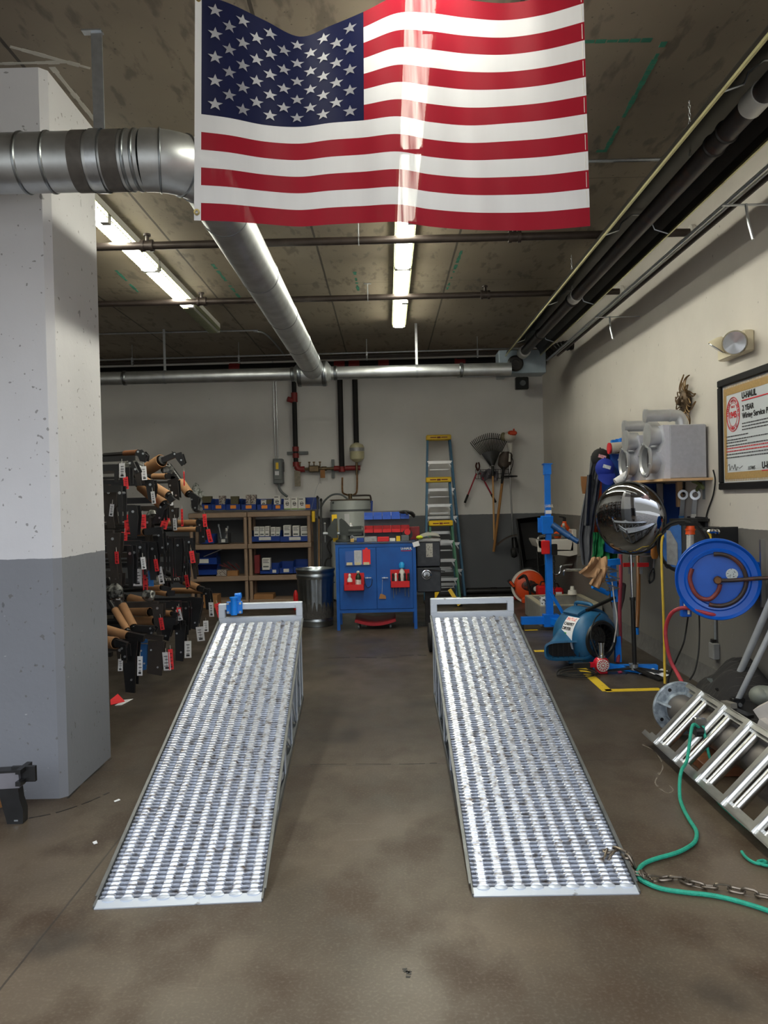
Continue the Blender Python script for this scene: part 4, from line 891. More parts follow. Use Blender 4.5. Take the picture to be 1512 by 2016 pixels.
t = thing('parts_rack', 'small louvred parts rack with a blue and a red row of bins on the cabinet', 'rack', (at(762, 1055, 9.12).x, 9.15, CT)); RY = 9.15
a, c, zb, zt = rc(717, 1006, 806, 1056, RY)
MB().bb((a, RY+.06, CT), (c, RY+.066, zt)).build('back_panel', mat('grey_louvre_panel', (88, 88, 98), .45, .1, .1, 9), t)
MB().bb((a, RY, CT), (a+.02, RY+.12, CT+.006)).bb((c-.02, RY, CT), (c, RY+.12, CT+.006)).build('foot', GRAY, t)
for i in range(5):
    for j, (yy, m) in enumerate(((1022, mat('mid_blue_plastic', (50, 92, 190), .4, 0, .1, 9)), (1048, RED))):
        x0 = a+(c-a)*i/5+.003; x1_ = a+(c-a)*(i+1)/5-.003; z0 = at(760, yy, RY).z
        b = MB(); b.bb((x0, RY-.04, z0), (x1_, RY+.06, z0+.004)).bb((x0, RY-.04, z0), (x1_, RY-.036, z0+.04)).bb((x0, RY+.056, z0), (x1_, RY+.06, z0+.08))
        for x in (x0, x1_-.003): b.prism([(0, 0), (.1, 0), (.1, .08), (.04, .08), (0, .04)], .003, (x+.0015, RY-.04, z0), Y, Z)
        bn = b.build('small_bin', m, t)
        MB().sheet(lambda u, v: Vector((x0+.005+u*(x1_-x0-.01), RY-.03+v*.08, z0+.028+.014*math.sin(u*13+i)*math.cos(v*9+j))), 7, 6).build('contents', mat('small_parts', (90, 90, 88), .5, .2, .5, 90, rgb2=(190, 188, 180), thr=(.5, .6)), bn)
# a glove on the rack
p = at(799, 1008, 9.1); t = thing('work_glove', 'black work glove draped over the top right of the parts rack', 'glove', tuple(p))
b = MB().ball(p+Vector((-.02, 0, 0)), .045, 12, (1.3, .9, .5))
for i in range(4): b.tube([p+Vector((.02, -.03+i*.02, .0)), p+Vector((.07, -.03+i*.02, -.005-.01*i)), p+Vector((.1, -.03+i*.02, -.04-.008*i))], .012, 8, smooth=3)
b.tube([p+Vector((-.03, -.03, .01)), p+Vector((-.01, -.055, .0)), p+Vector((.02, -.06, -.03))], .012, 8, smooth=3); b.build('glove', BLACKR, t, split=0)
def small(x0, y0, x1, y1, Yf, dep, name, lab, cat, m, bev=.003):
    a, c, zb, zt = rc(x0, y0, x1, y1, Yf); h = zt-zb; b = MB().bb((a, Yf, CT), (c, Yf+dep, CT+h), bev); return one(name, lab, cat, m, b, None)
small(717, 1052, 742, 1062, CBY+.05, .1, 'socket_box', 'silver flat box in front of the parts rack', 'box', mat('silver_box', (150, 150, 150), .35, .5, .2, 30))
small(743, 1054, 766, 1063, CBY+.05, .08, 'first_aid_box', 'small red box in front of the parts rack', 'box', RED); small(767, 1055, 778, 1061, CBY+.05, .06, 'tape_roll', 'small white block in front of the parts rack', 'tape', WPLAS)
small(780, 1048, 788, 1058, CBY+.05, .05, 'yellow_pot', 'small yellow pot in front of the parts rack', 'pot', YELLOW); small(790, 1049, 805, 1060, CBY+.06, .08, 'grey_tin', 'dark tin at the right end in front of the parts rack', 'tin', GRAY)
small(702, 1052, 716, 1060, CBY+.04, .08, 'blue_case', 'small dark blue case right of the padlock', 'case', BLUEP)
small(807, 1033, 826, 1058, 9.2, .1, 'first_aid_kit', 'dark red case standing at the right end of the cabinet top', 'case', mat('dark_red_case', (120, 22, 28), .4, 0, .1, 9))
p = at(802, 1050, 9.0); t = thing('red_reel', 'red and black tape reel beside the parts rack', 'reel', (p.x, 9.0, CT)); MB().cyl((p.x, 8.98, CT+.07), (p.x, 9.02, CT+.07), .06, n=20).build('disc', BLACK, t); MB().cyl((p.x, 8.965, CT+.1), (p.x, 8.98, CT+.1), .035, n=16).build('hub', RED, t); MB().bb((p.x-.03, 8.98, CT), (p.x+.03, 9.02, CT+.02)).build('foot', BLACK, t)
p = at(819, 1071, CBY); t = thing('paper_tag', 'white tag hanging off the right corner of the cabinet top', 'tag', tuple(p)); MB().bar(p+Vector((-.035, -.02, -.01)), p+Vector((.035, -.02, .01)), .002, .055, Z).build('card', WHITE, t)
# ---------------------------------------------------------------- black drop box
DBY = 8.95
DM = mat('dented_black_paint', (50, 53, 60), .38, .1, .15, 9, rgb2=(66, 69, 74), thr=(.5, .7), bump=.25, bscale=9)
a, c, z1_, z2_ = rc(821, 1066, 868, 1166, DBY)
t = thing('drop_box', 'dented black steel drop box on a post right of the blue cabinet', 'drop box', ((a+c)/2, 9.1, 0))
zm = at(845, 1116, DBY).z
MB().bb((a, DBY+.02, zm), (c, DBY+.33, z2_), .01).build('upper_box', DM, t); MB().bb((a-.006, DBY, z1_), (c, DBY+.35, zm-.01), .01).build('lower_box', DM, t)
MB().bb((a+.02, DBY+.01, z2_-.004), (c+.006, DBY+.34, z2_+.03), .004).build('lid', mat('pale_lid', (150, 150, 150), .4, .3, .2, 12), t)
p = at(840, 1131, DBY); MB().lathe([(.055, 0), (.055, -.01), (.046, -.012), (.046, -.004)], p, Y, 28, cap=False).lathe([(.001, -.016), (.036, -.014), (.04, -.004), (.04, 0)], p, Y, 24).build('dial_lock', CHROME, t)
MB().bar(at(833, 1120, DBY-.01), at(876, 1125, DBY-.01), .012, .012).build('latch_bar', STEEL, t)
a2, c2, zz1, zz2 = rc(839, 1070, 852, 1097, DBY); MB().bb((a2, DBY+.015, zz1), (c2, DBY+.02, zz2)).build('worn_sticker', mat('worn_sticker', (170, 168, 162), .7, 0, .2, 60, rgb2=(80, 80, 84), thr=(.55, .62)), t)
MB().bb((a+.09, DBY+.1, .012), (a+.2, DBY+.22, z1_)).bb((a+.02, DBY+.02, 0), (c-.02, DBY+.3, .012)).build('post', STEEL, t)
b = MB().sheet(lambda u, v: Vector((a+.01+u*.26, DBY+.02+v*.28, z2_+.036+.05*math.sin(u*2.6)*(.6+.4*v)+.004*math.sin(v*8))), 10, 6, .008); one('rag', 'folded grey rag lying on the drop box lid', 'rag', mat('grey_rag', (150, 150, 142), .85, 0, .1, 20), b, None)
b = MB().ball(at(826, 1058, 8.95), .04, 12, (1, .8, .6)); one('glove_ball', 'yellow-green rolled cloth between the cabinet and the drop box', 'cloth', mat('lime_cloth', (190, 200, 40), .6, 0, .1, 9), b, None)
# ---------------------------------------------------------------- water heater
WX = at(690, 1000, 11.6).x; WT = at(690, 984, 11.35).z; WHM = mat('heater_enamel', (176, 182, 180), .35, 0, .05, 6)
t = thing('water_heater', 'tall grey-white water heater against the back wall behind the vise', 'water heater', (WX, 11.6, 0))
MB().lathe([(.27, 0), (.3, .03), (.3, WT-.03), (.285, WT), (0, WT+.015)], (WX, 11.6, 0), Z, 48).build('tank', WHM, t)
zb_ = at(690, 1005, 11.3).z; MB().lathe([(.3, -.015), (.306, -.012), (.306, .012), (.3, .015)], (WX, 11.6, zb_), Z, 48, cap=False).build('seam_band', GRAY, t)
MB().lathe([(.286, -.005), (.305, -.004), (.305, .006), (.28, .01)], (WX, 11.6, WT), Z, 48, cap=False).build('top_rim', mat('rust_rim', (90, 72, 56), .6, .2, .2, 20), t)
MB().bar((WX-.04, 11.29, WT-.75), (WX-.04, 11.29, WT-.2), .07, .01).build('data_label', WHITE, t)
MB().cyl((WX, 11.6, WT+.01), (WX, 11.6, WT+.09), .03, n=12).bar((WX-.04, 11.6, WT+.07), (WX+.05, 11.6, WT+.07), .02, .03).build('valve', BRASS, t)
pr = [at(674, 940, 11.75), at(674, 965, 11.75), at(677, 972, 11.72), at(690, 975, 11.65), at(700, 972, 11.72), at(703, 962, 11.75), at(703, 930, 11.8)]
MB().tube(pr, .014, 8, smooth=4).build('pipe_loop', mat('copper', (140, 104, 74), .4, .9, .3, 20), t)
MB().tube([at(631, 1000, 11.5), at(640, 985, 11.5), at(655, 974, 11.5), at(672, 974, 11.5), at(684, 984, 11.5), at(668, 986, 11.5), at(655, 990, 11.4)], .014, 8, smooth=5).build('flexible_cable', GRAY, t)
MB().tube([(WX+.03, 11.55, WT+.06), (WX+.26, 11.55, WT+.06), (WX+.3, 11.5, WT+.04), (WX+.31, 11.45, WT-.05)], .013, 8, smooth=4).build('relief_pipe', IRON, t)
MB().bar((WX+.31, 11.45, WT-.2), (WX+.32, 11.45, WT-.02), .03, .03).build('blue_handle', BLUEP, t)
b = MB().tube([at(613, 1003, 11.35), at(622, 965, 11.35), at(628, 951, 11.35), at(633, 952, 11.35)], .0028, 5, smooth=4); one('wire_antenna', 'thin bent wire rising above the right end of the top shelf', 'wire', ZINC, b, None)
b = MB().tube([(at(640, 1110, 11.0).x, 11.0, .012), at(640, 1110, 11.0), at(652, 1095, 11.0), at(645, 1075, 11.0), at(655, 1060, 11.0)], .012, 6, smooth=4); one('hose', 'dark looped hose beside the water heater', 'hose', BLACKR, b, None)
# ---------------------------------------------------------------- step ladders against the back wall
LBLUE = mat('ladder_blue', (22, 92, 128), .45, 0, .08, 8); LGREEN = mat('ladder_green', (16, 96, 66), .45, 0, .08, 8)
def step_ladder(lab, m, topz, ytop, yfoot, xl0, xr0, xl1, xr1, steps, capd=.17):
    """closed step ladder leaning back: top at (x*0,ytop,topz), feet at (x*1,yfoot,0)"""
    t = thing('step_ladder', lab, 'ladder', ((xl1+xr1)/2, yfoot, 0), 'step ladders leaning on the back wall')
    TL, TR, BL, BR = Vector((xl0, ytop, topz)), Vector((xr0, ytop, topz)), Vector((xl1, yfoot, 0)), Vector((xr1, yfoot, 0))
    nrm = (TR-TL).cross(BL-TL).normalized()
    if nrm.y > 0: nrm = -nrm
    for a, c in ((TL, BL), (TR, BR)):
        MB().bar(a, c, .03, .07, nrm).build('side_rail', m, t)
        MB().bar(a-nrm*.09+Vector((0, 0, -.05)), c-nrm*.1+(c-a)*.0, .028, .04, nrm).build('rear_rail', m, t)
        MB().bar(c+(a-c)*.0, c+(a-c)*.02, .04, .09, nrm).build('rubber_foot', BLACKR, t)
    for f in steps:
        p, q = TL.lerp(BL, f), TR.lerp(BR, f)
        MB().bar(p, q, .085, .012, Z).bar(p+nrm*.035+Vector((0, 0, -.02)), q+nrm*.035+Vector((0, 0, -.02)), .006, .04, Z).build('step', ALU, t)
        g = (q-p)*.12
        for s_, e in ((p, g), (q, -g)): MB().bar(s_+Vector((0, 0, -.1))-nrm*.03, s_+e+Vector((0, 0, -.01))-nrm*.03, .015, .003, Y).build('step_brace', ALU, t)
        MB().bar(p-nrm*.1+Vector((0, 0, -.1))+g, q-nrm*.1+Vector((0, 0, -.1))-g, .02, .012, Z).build('rear_brace', ALU, t)
    w = TR.x-TL.x
    MB().bb((TL.x-.02, ytop-.09, topz-.065), (TR.x+.02, ytop+.13, topz+.01), .01).build('top_cap', YELLOW, t)
    b = MB()
    for k in (-1, 1): b.bb(((TL.x+TR.x)/2+k*w*.25-w*.14, ytop-.092, topz-.034), ((TL.x+TR.x)/2+k*w*.25+w*.14, ytop-.089, topz-.02))
    b.bb(((TL.x+TR.x)/2-w*.08, ytop-.092, topz-.04), ((TL.x+TR.x)/2+w*.08, ytop-.089, topz-.016)); b.build('top_cap_print', mat('dark_red_print', (110, 30, 24), .6, 0, .05, 9), t)
    return t, TL, TR, BL, BR, nrm
a = at(842, 866, 11.7); c = at(885, 866, 11.7); f1 = at(836, 1175, 11.35); f2 = at(915, 1178, 11.35)
step_ladder('tallest ladder, blue with a yellow top cap, leaning farthest back', LBLUE, at(862, 858, 11.7).z, 11.72, 11.3, a.x, c.x, f1.x, f2.x, [.16, .33, .5, .66, .82])
a = at(841, 950, 11.45); c = at(885, 950, 11.45); f1 = at(836, 1178, 11.1); f2 = at(899, 1180, 11.1)
step_ladder('middle ladder, blue, its yellow cap halfway up the tallest one', LBLUE, at(862, 941, 11.45).z, 11.42, 11.0, a.x, c.x, f1.x, f2.x, [.22, .44, .66, .85])
a = at(847, 1034, 11.0); c = at(888, 1034, 11.0); f1 = at(843, 1192, 10.6); f2 = at(907, 1196, 10.6)
t, TL, TR, BL, BR, nr = step_ladder('shortest ladder, green with yellow feet braces, nearest of the three', LGREEN, at(868, 1026, 11.0).z, 10.98, 10.6, a.x, c.x, f1.x, f2.x, [.24, .46, .68, .9])
for s_, e in ((BL, 1), (BR, -1)):
    MB().bar(s_+Vector((e*.02, -.05, .02)), s_.lerp(TL if e > 0 else TR, .2)+Vector((e*.13, -.05, 0)), .05, .01, Y).build('foot_brace', YELLOW, t)
# ---------------------------------------------------------------- tools hanging on the back wall
WY = 11.93
a = at(936, 925, WY); c = at(1006, 941, WY); b = MB()
for i in range(3): z = a.z+(c.z-a.z)*i/2; b.bar((a.x, WY, z), (c.x, WY, z), .008, .008)
for i in range(15): x = a.x+(c.x-a.x)*i/14; b.bar((x, WY, a.z), (x, WY, c.z), .006, .006, Y)
t = thing('wire_rack', 'black wire grid rack holding garden tools on the back wall', 'rack', tuple(a)); b.build('grid', BLACK, t, split=0)
for px in (943, 972, 990, 1000): p = at(px, 932, WY); MB().tube([p, p+Vector((0, -.1, 0)), p+Vector((0, -.12, .03))], .005, 6).build('hook', BLACK, t)
# leaf rake
RK = 11.8; hub = at(970, 924, RK); t = thing('leaf_rake', 'black fan rake hung upside down on the back wall', 'rake', tuple(hub))
def fanp(ang, r, dy=0): return hub+Vector((math.sin(ang)*r, dy, math.cos(ang)*r))
A0, A1 = -.62, .42
MB().sheet(lambda u, v: fanp(A0+(A1-A0)*u, .06+.22*v, -.02*math.sin(PI*u)), 12, 4, .01).build('fan_plate', BLACK, t)
NT = 22
for i in range(NT):
    a = A0-.06+(A1-A0+.12)*i/(NT-1); L_ = .54-.03*abs(a+.1)
    MB().tube([fanp(a, .28), fanp(a, L_-.02), fanp(a, L_, -.035)], .0065, 5).build('tine', BLACK, t)
MB().tube([fanp(A0+(A1-A0)*i/12, .46, -.004) for i in range(13)], .005, 5).build('tine_band', BLACK, t)
e = at(973, 1063, 11.9); MB().cyl(hub, e, .014, n=12).build('handle', WOOD, t); MB().cyl(hub+Vector((0, 0, .05)), hub+Vector((0, 0, -.1)), .02, n=12).build('socket', BLACK, t)
one('grey_cloth', 'grey cloth bundled on the wire rack below the rake', 'cloth', mat('grey_cloth', (96, 92, 100), .9, 0, .25, 20), MB().sheet(lambda u, v: at(947+32*u, 926+18*v+3*math.sin(u*9), 11.84-.04*math.sin(u*12+v*4)), 14, 8, .02), None)
# shovel (blade up)
SH = 11.74; t = thing('shovel', 'shovel with a brown wooden handle hung blade up on the wire rack', 'shovel', tuple(at(992, 925, SH)))
bl = at(992, 925, SH); tp = at(998, 889, SH)
MB().sheet(lambda u, v: bl.lerp(tp, v)+Vector(((u-.5)*(.2*min(1, v*3+.15))*(1 if v < .8 else 1-(v-.8)*2.2), .04*(2*u-1)**2, 0)), 10, 12, .006).build('blade', mat('rusty_steel', (70, 60, 54), .55, .5, .3, 12), t)
MB().cyl(at(988, 952, SH+.03), bl+Vector((0, 0, .05)), .019, .026, 12).build('socket', STEEL, t)
MB().cyl(at(972, 1086, 11.88), at(989, 948, SH+.03), .02, n=14).build('handle', mat('amber_wood', (160, 112, 58), .5, 0, .15, 8), t)
# string trimmer (engine up)
TM = 11.76; hd = at(1003, 862, TM); t = thing('string_trimmer', 'orange and white string trimmer hung with its engine at the top', 'trimmer', tuple(hd))
MB().ball(hd+Vector((.0, 0, .02)), .1, 14, (1, .9, .75)).build('engine_housing', mat('pale_housing', (200, 194, 184), .45, 0, .1, 12), t)
MB().bb(hd+Vector((-.03, -.1, .03)), hd+Vector((.1, .05, .1)), .02).bb(hd+Vector((.05, -.06, .07)), hd+Vector((.07, -.02, .13))).build('engine_cover', mat('trimmer_orange', (206, 66, 30), .4, 0, .1, 9), t)
MB().ball(hd+Vector((-.09, 0, .02)), .06, 12, (.8, .8, 1.1)).build('fuel_tank', mat('fuel_tank', (120, 112, 84), .4, 0, .2, 9), t)
MB().cyl(hd+Vector((0, -.03, -.08)), hd+Vector((.01, -.03, -.22)), .045, .02, 14).build('clutch_cover', WPLAS, t)
MB().cyl(at(1001, 880, TM), at(1010, 1056, 11.86), .013, n=12).build('shaft', ALU, t)
MB().cyl(at(1003, 893, TM), at(1003, 909, TM), .02, n=12).build('throttle_grip', WPLAS, t)
MB().tube([at(1006, 898, TM), at(1010, 908, TM), at(1008, 920, TM), at(1003, 935, TM)], .006, 6, smooth=3).build('cable', BLACKR, t)
g = at(1005, 938, TM); MB().lathe([(.0, -.01), (.1, -.012), (.11, 0), (.1, .012), (0, .015)], g, Z, 20).build('loop_handle', BLACK, t)
g = at(1000, 1060, 11.75); MB().sheet(lambda u, v: g+Vector((-.17+.3*u, -.06+.12*v, -.05+.1*u+.02*math.sin(PI*u)))+Vector((0, 0, -.05*(1-u)**2)), 10, 4, .012).build('guard', mat('trimmer_guard', (64, 52, 44), .6, 0, .2, 12), t)
MB().cyl(at(1012, 1058, 11.8), at(1014, 1078, 11.8), .035, .05, 14).build('trimmer_head', BLACK, t)
# loppers
LP = 11.84; pv = at(941, 927, LP); t = thing('bolt_cutters', 'red-handled loppers hanging open on the back wall', 'cutters', tuple(pv))
for (mx, my, ex, ey) in ((938, 932, 915, 990), (945, 931, 976, 989)):
    m_ = at(mx, my, LP); e = at(ex, ey, LP+.05); k = m_.lerp(e, .72)
    MB().cyl(m_, k, .011, n=10).build('handle', mat('lopper_red', (150, 26, 44), .4, 0, .1, 9), t); MB().cyl(k, e, .017, n=10).build('grip', BLACKR, t)
MB().tube([pv, at(937, 918, LP), at(939, 911, LP)], .014, 6, smooth=3).tube([pv, at(944, 918, LP), at(942, 910, LP)], .012, 6, smooth=3).build('jaws', mat('jaw_steel', (84, 50, 46), .4, .6, .1, 9), t)
# leaf blower tube lying along the wall foot
t = thing('blower_tube', 'long black tube lying along the foot of the back wall', 'tube', tuple(at(960, 1168, 11.7))); MB().cyl((at(918, 1172, 11.7).x, 11.7, .07), (at(1020, 1165, 11.7).x, 11.7, .07), .05, n=16).build('tube', BLACK, t); MB().cyl((at(965, 1168, 11.7).x, 11.7, .07), (at(978, 1168, 11.7).x, 11.7, .07), .054, n=16).build('joint', STEEL, t)
# ---------------------------------------------------------------- wheelbarrow stood on end
WB = 11.45
t = thing('wheelbarrow', 'black wheelbarrow stood on end in the back right corner', 'wheelbarrow', (at(1045, 1120, WB).x, WB, 0))
o = [at(1017, 1022, WB), at(1068, 1016, WB+.1), at(1072, 1112, WB), at(1030, 1118, WB)]; inn = [at(1024, 1030, WB+.28), at(1064, 1026, WB+.3), at(1064, 1098, WB+.28), at(1036, 1102, WB+.28)]
b = MB(); V1 = [b.V(p) for p in o]; V2 = [b.V(p) for p in inn]
for i in range(4): b.F([V1[i], V1[(i+1) % 4], V2[(i+1) % 4], V2[i]])
b.F(V2); V3 = [b.V(p+Vector((0, .012, 0))) for p in inn]; b.F(V3[::-1])
for i in range(4): b.F([V1[(i+1) % 4], V1[i], V3[i], V3[(i+1) % 4]])
b.tube(o, .014, 8, True); b.build('tub', mat('barrow_black', (30, 30, 32), .5, 0, .2, 9), t, split=0)
for dx in (0, 34):
    MB().tube([at(1022+dx, 1060, WB), at(1026+dx, 1120, WB-.02), at(1034+dx, 1185, WB-.1)], .015, 8, smooth=3).build('frame_tube', BLACK, t)
wp = at(1012, 1088, WB); MB().lathe([(.03, -.03), (.06, -.04), (.08, 0), (.06, .04), (.03, .03)], wp, X, 20).build('wheel', BLACKR, t)
# ---------------------------------------------------------------- backpack blower (orange)
BP = 10.9; bc = at(1043, 1160, BP); ORB = mat('blower_orange', (214, 74, 26), .4, 0, .12, 8)
t = thing('backpack_blower', 'orange and black backpack leaf blower on the floor in the back corner', 'blower', (bc.x, BP, 0))
MB().lathe([(.0, .1), (.1, .1), (.2, .06), (.22, 0), (.2, -.06), (.12, -.09), (0, -.1)], bc+Vector((0, 0, .04)), -Y, 32).build('fan_housing', ORB, t)
MB().lathe([(.205, -.02), (.235, -.02), (.235, .03), (.205, .03)], bc+Vector((-.02, .03, .04)), -Y, 32, cap=False).build('frame_ring', WPLAS, t)
MB().cyl(bc+Vector((.06, -.1, .02)), bc+Vector((.06, -.14, .02)), .07, n=24).build('starter_cover', BLACK, t)
MB().cyl(bc+Vector((.06, -.14, .02)), bc+Vector((.06, -.145, .02)), .035, n=20).build('starter_badge', WPLAS, t)
MB().ball(bc+Vector((-.02, -.09, .06)), .1, 16, (1.1, .3, .8)).build('intake_cowl', mat('cowl_dark_orange', (120, 46, 22), .5, 0, .3, 30, rgb2=(40, 30, 28), thr=(.45, .55)), t)
MB().bb(bc+Vector((-.12, -.12, -.3)), bc+Vector((.0, .02, -.1)), .02).build('fuel_tank', ORB, t)
MB().bb(bc+Vector((-.05, -.14, -.2)), bc+Vector((.12, .0, -.1)), .01).build('engine', mat('engine_grey', (120, 116, 112), .45, .5, .25, 20), t)
MB().tube([bc+Vector((-.16, -.05, .15)), bc+Vector((-.08, -.12, .2)), bc+Vector((-.03, -.16, 0)), bc+Vector((.0, -.14, -.25)), bc+Vector((.02, -.1, -.36))], .018, 8, smooth=4).build('shoulder_strap', BLACKR, t)
MB().bar(at(1001, 1142, BP), at(1018, 1162, BP), .05, .05).build('handle', BLACK, t); MB().bar(at(1004, 1145, BP-.05), at(1012, 1155, BP-.05), .04, .03).build('trigger', ORB, t)
MB().cyl(bc+Vector((-.1, -.05, -.38)), bc+Vector((.1, -.05, -.38)), .05, n=16).bb(bc+Vector((-.12, -.1, -bc.z)), bc+Vector((.12, .1, -.36))).build('base', BLACK, t)
# red things by the corner
for (x0, y0, x1, y1, Yd, nm, lb, ct) in ((1060, 1154, 1085, 1176, 10.4, 'gas_can', 'red fuel can behind the utility basin, left of the red toolbox', 'can'), (1087, 1158, 1110, 1175, 10.3, 'toolbox', 'red toolbox behind the utility basin with a white label', 'toolbox'), (1012, 1176, 1028, 1196, 11.1, 'gas_can', 'red fuel can at the foot of the back wall, left of the orange blower', 'can')):
    a, c, zb, zt = rc(x0, y0, x1, y1, Yd); t = thing(nm, lb, ct, ((a+c)/2, Yd, 0)); MB().bb((a, Yd, 0), (c, Yd+.2, zt), .02).build('body', RED, t); MB().tube([(a+.04, Yd+.1, zt), (a+.06, Yd+.1, zt+.05), (c-.06, Yd+.1, zt+.05), (c-.04, Yd+.1, zt)], .01, 6).build('handle', BLACK, t)
    if nm == 'toolbox': MB().bb(((a+c)/2-.03, Yd-.004, zt-.13), ((a+c)/2+.05, Yd, zt-.05)).build('label_plate', WHITE, t)
# ---------------------------------------------------------------- utility (mop) basin
p0 = atz(1050, 1228); BSN = mat('terrazzo_basin', (176, 168, 148), .5, 0, .1, 30); BSG = mat('basin_side', (128, 126, 122), .5, 0, .12, 12)
xb0, xb1, yb0, yb1 = at(1064, 1200, 8.75).x, XR-.03, 8.75, 9.75; zt = at(1100, 1193, 8.75).z
t = thing('mop_basin', 'low square mop basin on the floor against the right wall', 'basin', ((xb0+xb1)/2, 9.2, 0)); q = .07
b = MB().bb((xb0, yb0, 0), (xb1, yb0+q, zt), .006).bb((xb0, yb1-q, 0), (xb1, yb1, zt), .006).bb((xb0, yb0+q, 0), (xb0+q, yb1-q, zt), .006).bb((xb1-q, yb0+q, 0), (xb1, yb1-q, zt), .006); b.build('wall', BSG, t, split=0)
b = MB(); 
for s_ in (((xb0+.004, yb0+.004), (xb1-.004, yb0+q)), ((xb0+.004, yb1-q), (xb1-.004, yb1-.004)), ((xb0+.004, yb0+q), (xb0+q, yb1-q)), ((xb1-q, yb0+q), (xb1-.004, yb1-q))): b.bb((*s_[0], zt), (*s_[1], zt+.008))
b.build('rim', BSN, t, split=0); MB().bb((xb0+q, yb0+q, .02), (xb1-q, yb1-q, .05)).build('floor_pan', BSN, t)
# things on the basin rim
for (px, py, lb, kind) in ((1071, 1178, 'white printed mug on the left rim of the mop basin', 'mug'), (1127, 1178, 'small white cup turned over on the basin rim', 'cup')):
    p = at(px, py, 8.79 if kind == 'mug' else 9.7); p.z = zt+.008; t = thing(kind, lb, 'cup', tuple(p))
    if kind == 'mug': MB().lathe([(.04, 0), (.055, .09), (.05, .09), (.036, .006), (0, .006)], p, Z, 20).build('body', mat('printed_mug', (222, 222, 222), .3, 0, .2, 30, rgb2=(30, 30, 32), thr=(.52, .56)), t)
    else: MB().lathe([(.06, 0), (.05, .05), (.03, .055), (.022, .1), (0, .1)], p, Z, 20).build('body', WPLAS, t)
# ---------------------------------------------------------------- wall sink with chrome plumbing
SKY = 10.0; PORC = mat('porcelain', (205, 200, 194), .2, 0, .05, 6, coat=.3)
zs = at(1085, 1062, SKY).z; a, c, zb, _ = rc(1043, 1062, 1130, 1090, SKY)
t = thing('wall_sink', 'white porcelain sink on the right wall near the back corner', 'sink', (2.1, SKY+.1, zs))
xs0 = a+.16
b = MB(); prof_ = [(0, 0), (0, -.2), (.1, -.22), (.3, -.19), (.48, -.1), (.52, -.02), (.52, 0), (.47, 0), (.44, -.06), (.28, -.13), (.08, -.14), (.05, 0)]
b.prism([(-x, z) for x, z in prof_], .5, (XR, SKY+.25, zs), X, Z); b.build('basin', PORC, t)
MB().bb((XR-.06, SKY-.0, zs-.02), (XR, SKY+.5, zs+.12), .01).bb((XR-.5, SKY, zs-.16), (XR-.04, SKY+.03, zs), .01).build('backsplash', PORC, t)
MB().tube([(XR-.06, SKY+.2, zs+.04), (XR-.3, SKY+.12, zs+.05), (XR-.46, SKY+.0, zs+.04), (XR-.5, SKY-.02, zs+.01)], .018, 10, smooth=4).build('faucet_spout', mat('dull_chrome', (150, 150, 150), .3, .9, .1, 9), t)
MB().tube([(XR-.4, SKY+.02, zs+.06), (XR-.38, SKY+.02, zs+.25), (XR-.33, SKY+.02, zs+.4)], .009, 8, smooth=3).ball((XR-.33, SKY+.02, zs+.41), .022, 8).build('lever', ZINC, t)
MB().tube([(XR-.28, SKY+.2, zs-.14), (XR-.28, SKY+.2, zs-.4), (XR-.24, SKY+.2, zs-.47), (XR-.18, SKY+.2, zs-.44), (XR-.16, SKY+.2, zs-.36), (XR-.02, SKY+.2, zs-.34)], .02, 12, smooth=5).build('trap', CHROME, t)
t = thing('wall_faucet', 'chrome two-handle faucet with a bucket hook spout below the sink', 'faucet', tuple(at(1125, 1123, 9.4)))
fp = Vector((XR-.06, 9.4, at(1130, 1122, 9.4).z)); b = MB().bar(fp+Vector((.03, -.11, 0)), fp+Vector((.03, .11, 0)), .05, .05)
b.tube([fp, fp+Vector((-.16, 0, 0)), fp+Vector((-.24, 0, .0)), fp+Vector((-.25, 0, -.06))], .016, 10, smooth=4).tube([fp+Vector((-.1, 0, 0)), fp+Vector((-.08, 0, .15)), (XR-.005, 9.4, fp.z+.2)], .006, 6); b.build('spout', CHROME, t, split=0)
for dy in (-.11, .11): MB().cyl(fp+Vector((0, dy, 0)), fp+Vector((-.05, dy, .0)), .014, n=10).bar(fp+Vector((-.05, dy-.035, 0)), fp+Vector((-.05, dy+.035, 0)), .012, .012).build('tap_handle', CHROME, t)
for i, (px, py, m, lb, s_) in enumerate(((1112, 1066, ORANGE, 'orange jug with a black pump on the sink, behind the clear bottle', 1), (1101, 1068, ORANGE, 'short orange tub on the sink, left of the clear bottle', .5))):
    p = Vector((at(px, py, 10.25).x, 10.25, zs)); t = thing('soap_jug', lb, 'jug', tuple(p)); MB().lathe([(.06, 0), (.07, .02), (.07, .13*s_), (.03, .19*s_), (.025, .22*s_)], p, Z, 20).build('body', ORANGE, t)
    if i == 0: MB().cyl(p+Vector((0, 0, .2)), p+Vector((0, 0, .27)), .02, n=10).bar(p+Vector((0, 0, .27)), p+Vector((-.07, 0, .28)), .02, .015).build('pump', BLACK, t)
p = Vector((at(1109, 1060, 10.15).x, 10.12, zs)); bottle('clear_bottle', 'small clear bottle with a white cap on the sink edge', p.x, p.y, zs, .035, .17, mat('clear_grey_plastic', (150, 152, 150), .15, 0, .1, 9, trans=.5), WPLAS, .03)
